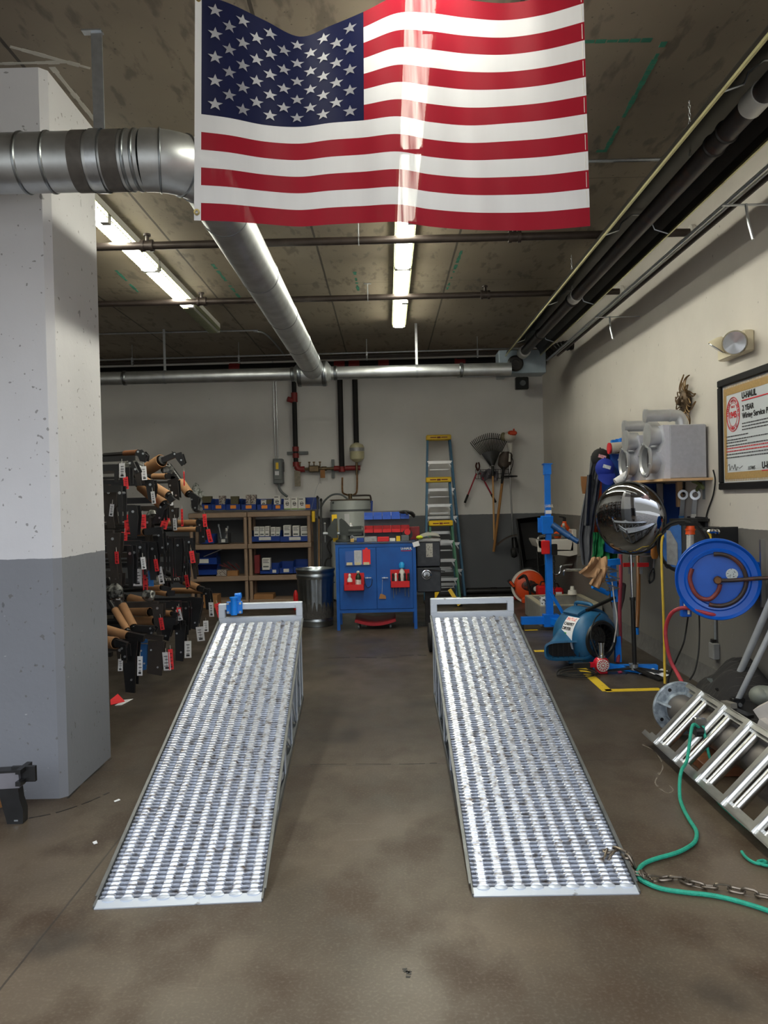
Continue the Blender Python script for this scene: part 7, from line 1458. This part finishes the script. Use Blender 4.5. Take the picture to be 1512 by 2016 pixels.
# tubes leaning on the wall
for i, (a, c, r, m, lb) in enumerate(((at(1441, 1360, 5.0), at(1580, 1040, 4.6), .021, TUB, 'silver round tube leaning on the right wall, behind the other one'), (at(1452, 1380, 4.75), at(1600, 1070, 4.45), .017, TUB, 'silver round tube standing in a black bracket, nearest the ladder'))):
    d = (c-a); c = a+d*((XR-.02-a.x)/d.x); t = thing('steel_tube', lb, 'tube', tuple(a), 'leaning tubes'); MB().cyl(a, c, r, n=24).build('tube', m, t)
    if i: MB().bb(a+Vector((-.035, -.025, -.05)), a+Vector((.035, .03, .02)), .004).build('end_bracket', BLACK, t); MB().cyl(a+Vector((0, -.03, -.015)), a+Vector((0, -.04, -.015)), .012, n=10).build('bolt', ZINC, t)
t = thing('foot_plate', 'dull steel plate lying flat under the leaning tubes', 'plate', tuple(at(1440, 1375, 4.95))); MB().slab([at(1392, 1336, 5.2), at(1430, 1339, 5.2), at(1452, 1364, 5.0), at(1418, 1360, 5.0)], .008).build('plate', mat('dull_plate', (104, 112, 114), .45, .4, .12, 9), t); MB().slab([at(1408, 1356, 4.95), at(1432, 1356, 4.95), at(1484, 1386, 4.75), at(1458, 1394, 4.75)], .01).build('dark_plate', STEEL, t)
t = thing('ladder_foot', 'black and grey ladder shoe lying between the blanket and the ladder', 'ladder foot', tuple(at(1420, 1390, 4.6))); MB().bar(at(1415, 1386, 4.62), at(1478, 1412, 4.4), .05, .02).build('shoe', BLACK, t); MB().bar(at(1425, 1384, 4.6), at(1445, 1390, 4.5), .04, .03).build('pad', mat('grey_pad', (120, 116, 108), .6, 0, .1, 9), t)
t = thing('padded_roll', 'off-white padded roll at the edge of the photo beside the ladder', 'roll', tuple(at(1500, 1400, 4.2))); MB().bar(at(1478, 1410, 4.3)+Vector((.06, 0, 0)), at(1560, 1380, 4.2), .12, .1).build('roll', mat('padded_white', (188, 182, 176), .8, 0, .08, 9, bump=.3, bscale=14), t, smooth=60); MB().bar(at(1482, 1428, 4.25)+Vector((.05, 0, 0)), at(1560, 1470, 4.1), .1, .1).build('lower_fold', mat('padded_white', (1, 1, 1)), t)
t = thing('grey_cylinder', 'grey rounded canister lying behind the white padded roll', 'canister', tuple(at(1495, 1368, 4.6))); c = at(1500, 1370, 4.55); MB().ball(c, .07, 18, (1, 1.1, .85)).cyl(c, c+Vector((.16, -.15, 0)), .062, n=20).build('body', mat('grey_canister', (112, 116, 108), .5, .1, .12, 9), t, split=0)
t = thing('wood_block', 'brown wood block on the floor under the ladder', 'wood block', tuple(fl(930, 850, 0))); p = fl(930, 860, 0); MB().bb(p+Vector((-.1, -.15, 0)), p+Vector((.12, .15, .05)), .004).build('block', mat('red_brown_wood', (112, 66, 38), .6, 0, .25, 6, stretch=(1, 5, 1)), t)
# ---------------------------------------------------------------- bottom left: bracket by the column
bp_ = atz(36, 1618); yb3 = bp_.y; t = thing('tow_bracket', 'black steel leg with a silver crossbar at the foot of the column', 'bracket', (bp_.x, yb3, 0))
def lp(px, py, d=0.0): return at(px, py, yb3+d)
MB().slab([lp(2, 1549), lp(40, 1547), lp(43, 1570), lp(50, 1590), lp(50, 1617), lp(20, 1621), lp(6, 1572)], .05).build('leg', BLACK, t)
MB().bar(lp(-60, 1537, .0), lp(43, 1531, .0), .06, .075).build('crossbar', mat('bare_steel', (130, 128, 134), .45, .4, .1, 9), t)
MB().bar(lp(-60, 1520), lp(44, 1514), .064, .01).build('crossbar_top', BLACK, t)
MB().bar(lp(47, 1508), lp(48, 1538), .11, .02, Y).bar(lp(42, 1512), lp(52, 1512), .12, .02).bar(lp(42, 1535), lp(52, 1535), .12, .02).build('end_cap', BLACK, t, split=0); MB().box(lp(37, 1611)+Vector((0, -.027, 0)), (.018, .002, .006)).build('small_mark', ZINC, t)
t = thing('hitch_sleeve', 'tan cardboard sleeve end at the left edge of the photo', 'cardboard', tuple(lp(-8, 1572, .1))); MB().cyl(lp(-60, 1575, .12), lp(2, 1571, .1), .045, n=20).build('sleeve', CARD, t)
# ---------------------------------------------------------------- small floor litter
def litter(P, m, lab, name='tag', z=.003):
    t = MB().slab([atz(x, y, z) for x, y in P], .002, Z).build(name, m, None, split=0); tag(t, lab, 'litter')
litter([(217, 1378), (232, 1366), (246, 1381), (218, 1388)], REDTAG, 'red paper tag fallen on the floor beside the column', 'paper_tag', .004)
litter([(226, 1389), (244, 1378), (262, 1376), (240, 1388)], WHITE, 'white paper tag fallen on the floor under the red one', 'paper_tag', .002)
litter([(224, 1577), (234, 1573), (237, 1575), (226, 1579)], WHITE, 'tiny white scrap on the floor left of the left ramp', 'paper_scrap')
litter([(182, 1658), (190, 1655), (192, 1660), (185, 1662)], WHITE, 'tiny white scrap near the low end of the left ramp', 'paper_scrap')
litter([(1230, 1323), (1234, 1320), (1237, 1325), (1232, 1327)], BLACK, 'small dark crumb on the floor in front of the mirror stand', 'debris')
litter([(1216, 1322), (1222, 1320), (1226, 1324), (1218, 1326)], mat('pink_scrap', (190, 60, 90), .6, 0, .1, 9), 'tiny pink scrap on the floor beside the heat gun', 'debris')

# ---------------------------------------------------------------- stains on the floor slab
OIL = mat('oil_stain', (22, 20, 18), .5, 0, .3, 20); SALT = mat('pale_water_mark', (112, 103, 92), .8, 0, .15, 30); flo = bpy.data.objects['floor']
def stain(P, w, m, nm):
    b = MB(); Q = spline([atz(x, y, .0004) for x, y in P], 6)
    for i, (p, q) in enumerate(zip(Q[:-1], Q[1:])):
        if (i*7) % 5: b.bar(p, q, w*(.5+.5*abs(math.sin(i*1.7))), .0008)
    b.build(nm, m, flo, split=0)
stain([(638, 1296), (700, 1294), (760, 1295), (800, 1290), (840, 1290)], .03, OIL, 'oil_streak'); stain([(600, 1505), (700, 1504), (800, 1504), (860, 1502)], .006, OIL, 'floor_crack')
stain([(796, 1905), (800, 1915), (806, 1912), (803, 1925)], .015, OIL, 'oil_spot'); stain([(1262, 1465), (1290, 1480), (1305, 1510), (1290, 1540), (1312, 1560), (1325, 1555), (1318, 1545)], .008, SALT, 'water_mark')
stain([(50, 1612), (110, 1600), (170, 1580), (215, 1560)], .012, OIL, 'floor_crack'); stain([(130, 1575), (165, 1540), (220, 1492)], .012, OIL, 'floor_crack')
# ---------------------------------------------------------------- trailer hitches on their rack
HB_ = mat('hitch_black', (20, 20, 22), .36, 0, .25, 12); HD = mat('hitch_dark_brown', (48, 42, 38), .5, .1, .2, 12); CARD2 = mat('kraft_tube', (150, 110, 74), .8, 0, .1, 8); BPL = mat('blue_wrap', (34, 100, 170), .6, 0, .1, 9)
XF = -1.76
t = thing('hitch_rack', 'dark steel rack carrying the wall of trailer hitches beyond the column', 'rack', (-3.0, 7, 0))
for y in (5.0, 6.3, 7.6, 8.9): MB().bb((-3.12, y-.03, 0), (-3.06, y+.03, 1.72)).bb((-3.5, y-.03, 0), (-2.7, y+.03, .04)).build('post', STEEL, t)
for z in (.40, .62, .92, 1.24, 1.52, 1.70):
    MB().bb((-3.1, 4.9, z-.02), (-3.04, 9.0, z+.02)).build('rail', STEEL, t)
    for y in (5.3, 6.1, 6.9, 7.7, 8.5): MB().bb((-3.05, y-.012, z-.012), (-2.35, y+.012, z+.012)).build('arm', STEEL, t)
def tagm(p, w, h, m, tilt, parent, lines=True, name=None):
    """hang tag facing the viewer side (-Y), hung by a string at p"""
    R = Matrix.Rotation(tilt, 3, 'Y')@Matrix.Rotation(random.uniform(-.5, .4), 3, 'Z'); nm = name or ('red_tag' if m is REDTAG else 'white_tag')
    c = p+R@Vector((0, 0, -h/2-.03)); b = MB().box(c, (w, .002, h), R); o = b.build(nm, m, parent, smooth=0)
    if lines:
        q = MB()
        for k in range(4): q.box(c+R@Vector((random.uniform(-.1, .1)*w, -.0018, h*(.28-.18*k))), (w*random.uniform(.35, .6), .001, h*.035), R)
        q.box(c+R@Vector((0, -.0018, -h*.36)), (w*.5, .001, h*.1), R).box(c+R@Vector((0, -.0018, -.04*h)), (w*.03, .001, h*.72), R); q.build('tag_print', INK if m is WHITE else mat('tag_writing', (110, 20, 30), .7, 0, .02), o, split=0)
    MB().tube([p, c+R@Vector((0, 0, h*.46))], .0015, 4).build('string', WPLAS, parent)
ORD = ['first', 'second', 'third', 'fourth', 'fifth', 'sixth', 'seventh', 'eighth', 'ninth', 'tenth']
# hitches measured from the photograph: sleeve ends (px,py,radius px), black arm points, drop plate outline points
def hitch(lab, tipx, sleeve=None, arm=None, plate=None, tags=(), m=HB_, rad=9, armr=9, extra=None, cm=CARD2, D=None):
    D = D or -XF*FPX/(762-tipx); k = D/FPX; xs = (sleeve or arm)[0][0]
    t = thing('trailer_hitch', lab, 'hitch', tuple(at(*((sleeve or arm)[0]), D)), 'trailer hitches on the rack')
    if sleeve:
        a, c = at(*sleeve[0], D+.12), at(*sleeve[1], D); d = (c-a).normalized()
        MB().tubeshell(a, c, rad*k, rad*k*.9, 24).build('cardboard_sleeve', cm, t)
        MB().cyl(a-d*.3, c+d*.02, rad*k*.72, n=14).build('cross_tube', m, t)
    if arm:
        P = [at(x, y, D) for x, y in arm]; b = MB()
        if not sleeve: b.bar((-3.04, P[0].y, P[0].z), P[0], armr*k*1.4, armr*k*1.4)
        for p, q in zip(P[:-1], P[1:]): b.bar(p, q+(q-p).normalized()*armr*k*.5, armr*k*1.7, armr*k*1.7)
        b.build('receiver_tube', m, t, split=0)
    if plate:
        P = [at(x, y, D-.02) for x, y in plate]; MB().slab(P, .02).build('drop_plate', m, t)
        c = sum(P, Vector((0, 0, 0)))/len(P); MB().slab([p*.0+c+(p-c)*.8+Vector((.0, .1, 0)) for p in P], .012).build('rear_plate', m, t)
        for f in (.25, .75): q = P[0].lerp(P[len(P)//2], f); MB().cyl(q+Vector((0, -.012, 0)), q+Vector((0, -.018, 0)), .008, n=10).build('bolt', ZINC, t)
    for (tx_, ty, w, h, mm, tl) in tags: tagm(at(tx_, ty, D-.06)+Vector((0, 0, .03)), w*k, h*k, mm, tl, t)
    return t
R_, W_ = REDTAG, WHITE
hitch('black hitch tube lying highest on the rack next to the column', 262, None, [(150, 906), (262, 902)], [(252, 906), (262, 906), (273, 930), (268, 934)], [(240, 912, 14, 28, W_, 0)], armr=6)
hitch('hitch with its black forked bracket pointing up at the top of the rack', 362, [(293, 922), (318, 907)], [(316, 908), (344, 896)], [(338, 888), (346, 893), (357, 890), (364, 912), (358, 918), (348, 905)], (), rad=13, armr=6)
hitch('hitch with a small level sleeve and black bracket just below the forked one', 352, [(302, 938), (328, 938)], [(326, 938), (343, 938), (343, 944)], [(330, 946), (350, 940), (353, 985), (335, 975)], [(334, 968, 12, 27, W_, 0)], rad=6, armr=6)
hitch('hitch with a fat slanting brown sleeve above the white gap', 330, [(279, 957), (322, 994)], [(320, 990), (326, 996)], [(318, 988), (330, 985), (314, 1030), (300, 1032)], [(302, 955, 9, 33, R_, .02)], rad=12, armr=8)
hitch('second slanting sleeve tucked under the fat one', 321, [(284, 946), (331, 975)], [(330, 974), (338, 984)], None, (), rad=9, armr=7)
hitch('short brown sleeve slanting down at the upper right tip of the rack', 392, [(356, 950), (372, 972)], [(371, 970), (388, 982)], [(375, 975), (392, 978), (388, 1008), (378, 1000)], [(362, 928, 3, 28, R_, 0), (332, 1000, 7, 13, W_, .6)], rad=9, armr=6)
hitch('hitch behind the large upright red tag, sleeve level', 320, [(258, 1048), (286, 1047)], [(286, 1047), (316, 1044)], [(310, 1042), (320, 1044), (324, 1090), (314, 1090)], [(253, 1013, 18, 38, R_, 0), (281, 1013, 12, 27, R_, 0), (246, 1048, 12, 30, R_, .1)], rad=8, armr=8)
hitch('level sleeve with a round black plate at its end beside the left shelving unit', 396, [(330, 1030), (389, 1029)], [(388, 1029), (394, 1029)], [(390, 1022), (402, 1026), (404, 1068), (394, 1070)], [(402, 1012, 8, 25, R_, -.05), (408, 1042, 9, 26, R_, -.2), (358, 1002, 5, 34, R_, 0)], rad=6, armr=7)
hitch('stubby brown sleeve just under the long level one', 386, [(345, 1043), (388, 1042)], [(387, 1042), (392, 1042)], None, [(330, 1016, 13, 26, R_, .3), (341, 1008, 11, 18, R_, .1)], rad=5, armr=6)
hitch('hitch with white block letters on its black tube', 357, None, [(318, 1141), (357, 1141)], [(318, 1145), (330, 1145), (332, 1170), (320, 1170)], (), armr=6)
tH = bpy.data.objects['trailer_hitch.009']; p = at(353, 1137, -XF*FPX/(762-357)-.035); text('U-HAUL', .035, p, -X, -Z, WPLAS, tH, 'lettering', align='LEFT')
hitch('slanting sleeve continuing from the lettered tube', 392, [(357, 1142), (391, 1158)], [(391, 1158), (398, 1160)], None, [(348, 1118, 15, 22, R_, 0)], rad=7, armr=6)
hitch('long level sleeve with a bright bolt end, lowest beside the shelving', 404, [(340, 1163), (401, 1163)], [(401, 1163), (410, 1164)], [(402, 1158), (413, 1162), (418, 1200), (406, 1200)], [(415, 1186, 10, 28, W_, -.03), (426, 1188, 12, 28, R_, -.25), (405, 1222, 10, 22, W_, 0)], rad=6, armr=6)
hitch('short sleeve behind the middle white tags', 330, [(287, 1159), (318, 1157)], [(318, 1157), (332, 1160)], None, [(270, 1120, 17, 33, W_, 0), (285, 1105, 9, 62, R_, 0), (288, 1106, 11, 32, mat('pale_tag', (160, 158, 172), .7, 0, .05, 9), 0)], rad=6, armr=5)
hitch('thin sleeve slanting slightly down below the middle tags', 336, [(292, 1163), (330, 1170)], [(330, 1168), (340, 1168)], None, [(312, 1116, 11, 34, W_, -.15)], rad=5, armr=6)
hitch('thick sleeve with a shiny black square tube end in the lower rows', 352, [(256, 1178), (300, 1190)], [(300, 1190), (352, 1190)], [(336, 1182), (352, 1184), (356, 1240), (342, 1240)], [(349, 1200, 10, 22, W_, -.2), (352, 1196, 9, 16, R_, 0)], rad=9, armr=8)
hitch('pair-like wide sleeve with a taped end, lower rows', 342, [(258, 1203), (295, 1205)], None, None, (), rad=9)
hitch('narrower sleeve with a reddish tape band', 344, [(293, 1205), (338, 1208)], [(338, 1208), (348, 1210)], None, (), rad=6, armr=5)
hitch('level sleeve holding the big black U bracket near the floor', 345, [(262, 1223), (305, 1222)], [(305, 1222), (344, 1222)], [(312, 1220), (344, 1222), (332, 1262), (314, 1256)], [(0, 0, 0, 0, W_, 0)][:0], rad=9, armr=9)
hitch('steep slanting sleeve crossing in front of the lower rows', 300, [(241, 1192), (262, 1234)], [(262, 1236), (300, 1238)], [(296, 1232), (306, 1238), (300, 1250), (290, 1248)], (), rad=9, armr=7)
hitch('second steep sleeve just left of the crossing one', 290, [(226, 1200), (250, 1240)], None, None, (), rad=7)
hitch('low sleeve next to the column with the longest drop plate', 272, [(205, 1238), (252, 1252)], [(252, 1250), (280, 1256)], [(242, 1258), (272, 1256), (268, 1300), (266, 1364), (248, 1362), (243, 1310)], [(276, 1292, 10, 38, W_, .04)], rad=9, armr=8)
hitch('lowest sleeve, cut off by the column edge', 245, [(190, 1262), (228, 1266)], [(228, 1264), (246, 1270)], [(238, 1268), (248, 1270), (250, 1300), (240, 1300)], (), rad=12, armr=8)
hitch('grey-brown channel plate hanging lowest with a white and a red tag', 330, None, [(290, 1252), (318, 1256)], [(292, 1262), (324, 1262), (318, 1330), (290, 1325)], [(326, 1284, 15, 36, W_, -.06), (335, 1278, 9, 40, R_, -.03)], m=HD, armr=6)
hitch('slim black plate hanging behind the grey-brown channel', 366, None, [(342, 1225), (362, 1226)], [(345, 1228), (366, 1228), (361, 1302), (346, 1300)], [(370, 1262, 13, 33, W_, .02)], armr=5)
hitch('black bracket with a white tag hanging beside the ramp rail', 392, None, [(372, 1180), (396, 1182)], [(374, 1182), (400, 1182), (388, 1240), (372, 1236)], [(392, 1234, 15, 28, W_, -.1)], armr=6)
hitch('tall blue-wrapped hitch hanging behind the lower black plates', 288, None, [(262, 1262), (288, 1262)], [(276, 1268), (288, 1268), (288, 1318), (278, 1320)], (), m=BPL, armr=4, D=6.6)
hitch('brown and black hat-shaped bundle on top of the rack', 288, [(246, 893), (272, 891)], [(270, 890), (286, 900)], [(268, 888), (280, 885), (288, 895), (286, 910), (276, 908)], [(282, 918, 10, 27, W_, -.06)], rad=6, armr=7, cm=mat('leather_brown', (110, 66, 34), .6, 0, .2, 9))
# the dark brackets that hang between the rows
slots = [(214, 960, 34, 80, 5.3), (236, 962, 10, 70, 5.2), (262, 1000, 22, 60, 5.8), (290, 1020, 16, 70, 6.3), (222, 1050, 30, 90, 5.4), (256, 1080, 14, 80, 5.5), (276, 1070, 20, 62, 5.9), (300, 1072, 22, 70, 6.1), (330, 1060, 18, 90, 6.5), (350, 1065, 18, 70, 6.8), (372, 1060, 16, 60, 7.2), (228, 1130, 24, 60, 5.5), (340, 1000, 16, 44, 6.7), (318, 985, 20, 40, 6.4), (296, 950, 18, 34, 6.1), (240, 920, 30, 36, 5.5), (272, 925, 18, 30, 6.0), (362, 1110, 14, 50, 7.0), (310, 1190, 22, 60, 6.2), (366, 1190, 14, 60, 7.0), (236, 1275, 14, 40, 5.4), (382, 1090, 14, 50, 7.4)]
slots.sort(key=lambda s: (s[1]//90, s[0])); rows = {}
for s in slots: rows.setdefault(s[1]//90, []).append(s)
rn = {10: 'top row', 11: 'middle row', 12: 'row below the lettered tube', 13: 'upper row', 14: 'lowest row'}
names = ['top', 'second', 'third', 'fourth', 'lowest']
for ri, key in enumerate(sorted(rows)):
    for i, (x, y, w, h, D) in enumerate(rows[key]):
        k = D/FPX; m = HB_ if i % 3 else HD; p = at(x, y, D)
        t = thing('hanging_bracket', '%s bracket hanging between the hitches, %s from the column in the %s row' % ('near-black' if m is HB_ else 'dark brown', ORD[i], names[ri]), 'bracket', tuple(p), 'dark brackets between the hitches')
        w_, h_ = w*k, h*k; sh = i % 3
        MB().bar((-3.04, p.y+.03, p.z+.0), (p.x, p.y+.02, p.z), .045, .045).build('receiver_tube', m, t)
        out = [(-w_/2, 0), (w_/2, 0), (w_*.42, -h_*.45), (w_*.18, -h_*.55), (w_*.3, -h_), (-w_*.1, -h_), (-w_*.35, -h_*.5)] if sh == 0 else [(-w_*.35, .02), (w_*.35, .02), (w_*.45, -h_*.3), (w_*.25, -h_), (-w_*.25, -h_), (-w_*.45, -h_*.3)] if sh == 1 else [(-w_/2, 0), (w_/2, 0), (w_/2, -h_), (w_*.3, -h_), (w_*.2, -h_*.2), (-w_*.2, -h_*.2), (-w_*.3, -h_*.8), (-w_/2, -h_*.8)]
        MB().prism(out, .014, p).build('drop_plate', m, t); MB().prism([(a*.9, b_*.9) for a, b_ in out], .014, p+Vector((0, .09, 0))).build('rear_plate', m, t)
        MB().cyl(p+Vector((0, -.01, -h_*.12)), p+Vector((0, .1, -h_*.12)), .01, n=10).build('bolt', ZINC, t)
        if i % 2 == 0: tagm(p+Vector((w_*.3, -.03, -h_*.3)), 9*k, 24*k, (W_, R_)[(i//2+ri) % 2], random.uniform(-.15, .15), t)
# a second run of hitches along the left wall: the photo shows it in the convex mirror
t = thing('hitch_rack', 'steel rack of hitches on the left wall, seen only in the convex mirror', 'rack', (-4.9, 4.5, 0))
for y in (2.2, 4.0, 5.8, 7.6, 9.4): MB().bb((-5.15, y-.03, 0), (-5.08, y+.03, 2.3)).build('post', STEEL, t)
for z in (.55, .95, 1.35, 1.75, 2.15): MB().bb((-5.08, 2.1, z-.02), (-5.03, 9.5, z+.02)).build('rail', STEEL, t)
lv = ['lowest', 'second lowest', 'middle', 'second highest', 'highest']
src = None
for zi, z in enumerate((.55, .95, 1.35, 1.75, 2.15)):
    for yi_ in range(10):
        y = 2.4+.72*yi_+.1*(zi % 2); lab = 'hitch on the left wall rack in the mirror, %s row, %s from the door' % (lv[zi], ORD[yi_])
        if src is None or (zi == 0 and yi_ < 3):
            q = thing('wall_hitch', lab, 'hitch', (-5.03, y, z), 'hitches on the left wall rack')
            MB().bar((-5.03, y, z), (-4.25, y, z), .06, .06).build('cross_tube', HB_, q); MB().tubeshell((-4.95, y, z), (-4.5, y, z), .06, .05, 16).build('cardboard_sleeve', CARD2, q)
            MB().prism([(-.12, .04), (.05, .04), (.06, -.2), (.0, -.34), (-.08, -.2)], .1, (-4.25, y, z)).build('drop_plate', HB_ if yi_ else HD, q)
            tagm(Vector((-4.2, y-.08, z-.06)), .05, .13, R_ if yi_ % 2 else W_, .1, q, False); tagm(Vector((-4.16, y+.04, z-.06)), .05, .13, W_ if yi_ % 2 else R_, -.1, q, False)
            protos = [q] if src is None else protos+[q]; src = q
        else: dup(protos[(yi_*2+zi) % len(protos)], (-5.03, y, z), lab, random.uniform(-.12, .12))
# clear wrapped parts
WR = mat('clear_wrap', (120, 120, 116), .18, .1, .35, 26, rgb2=(40, 40, 40), thr=(.42, .58))
for x, y, s_, D, lb in ((224, 1165, 16, 5.35, 'clear-wrapped bundle against the column in the lower rows'), (262, 922, 18, 6.2, 'clear plastic crumpled among the top hitches'), (302, 1150, 15, 6.6, 'clear-wrapped white wiring bundle between the middle tags'), (300, 1015, 11, 6.6, 'small clear bag hanging in the white gap'), (328, 925, 11, 6.9, 'clear plastic scrap on the sleeve below the forked bracket'), (388, 1000, 9, 7.4, 'small clear bag at the right tip of the rack'), (292, 1172, 12, 6.0, 'oval clear-wrapped part over the level lower sleeve')):
    p = at(x, y, D); k = D/FPX*s_; b = MB().ball(p, k, 14, (1.2, .8, 1)); 
    for v in b.bm.verts: v.co += Vector((math.sin(v.co.x*70+x), math.sin(v.co.z*90), math.sin(v.co.y*60+v.co.x*50)))*k*.14
    t = b.build('wrapped_bundle', WR, None, smooth=25, split=0); tag(t, lb, 'wrapped part', 'clear-wrapped parts in the hitch rack')
for x, y, D, lb in ((297, 1132, 6.2, 'folded blue sheet between the hanging hitches, middle height'), (258, 1110, 5.9, 'blue card strip hanging beside the dark hitch tube')):
    p = at(x, y, D); t = MB().bb(p+Vector((-.02, 0, -.09)), p+Vector((.02, .006, .09))).build('blue_card', BPL, None, split=0); tag(t, lb, 'card', 'blue cards in the hitch rack')
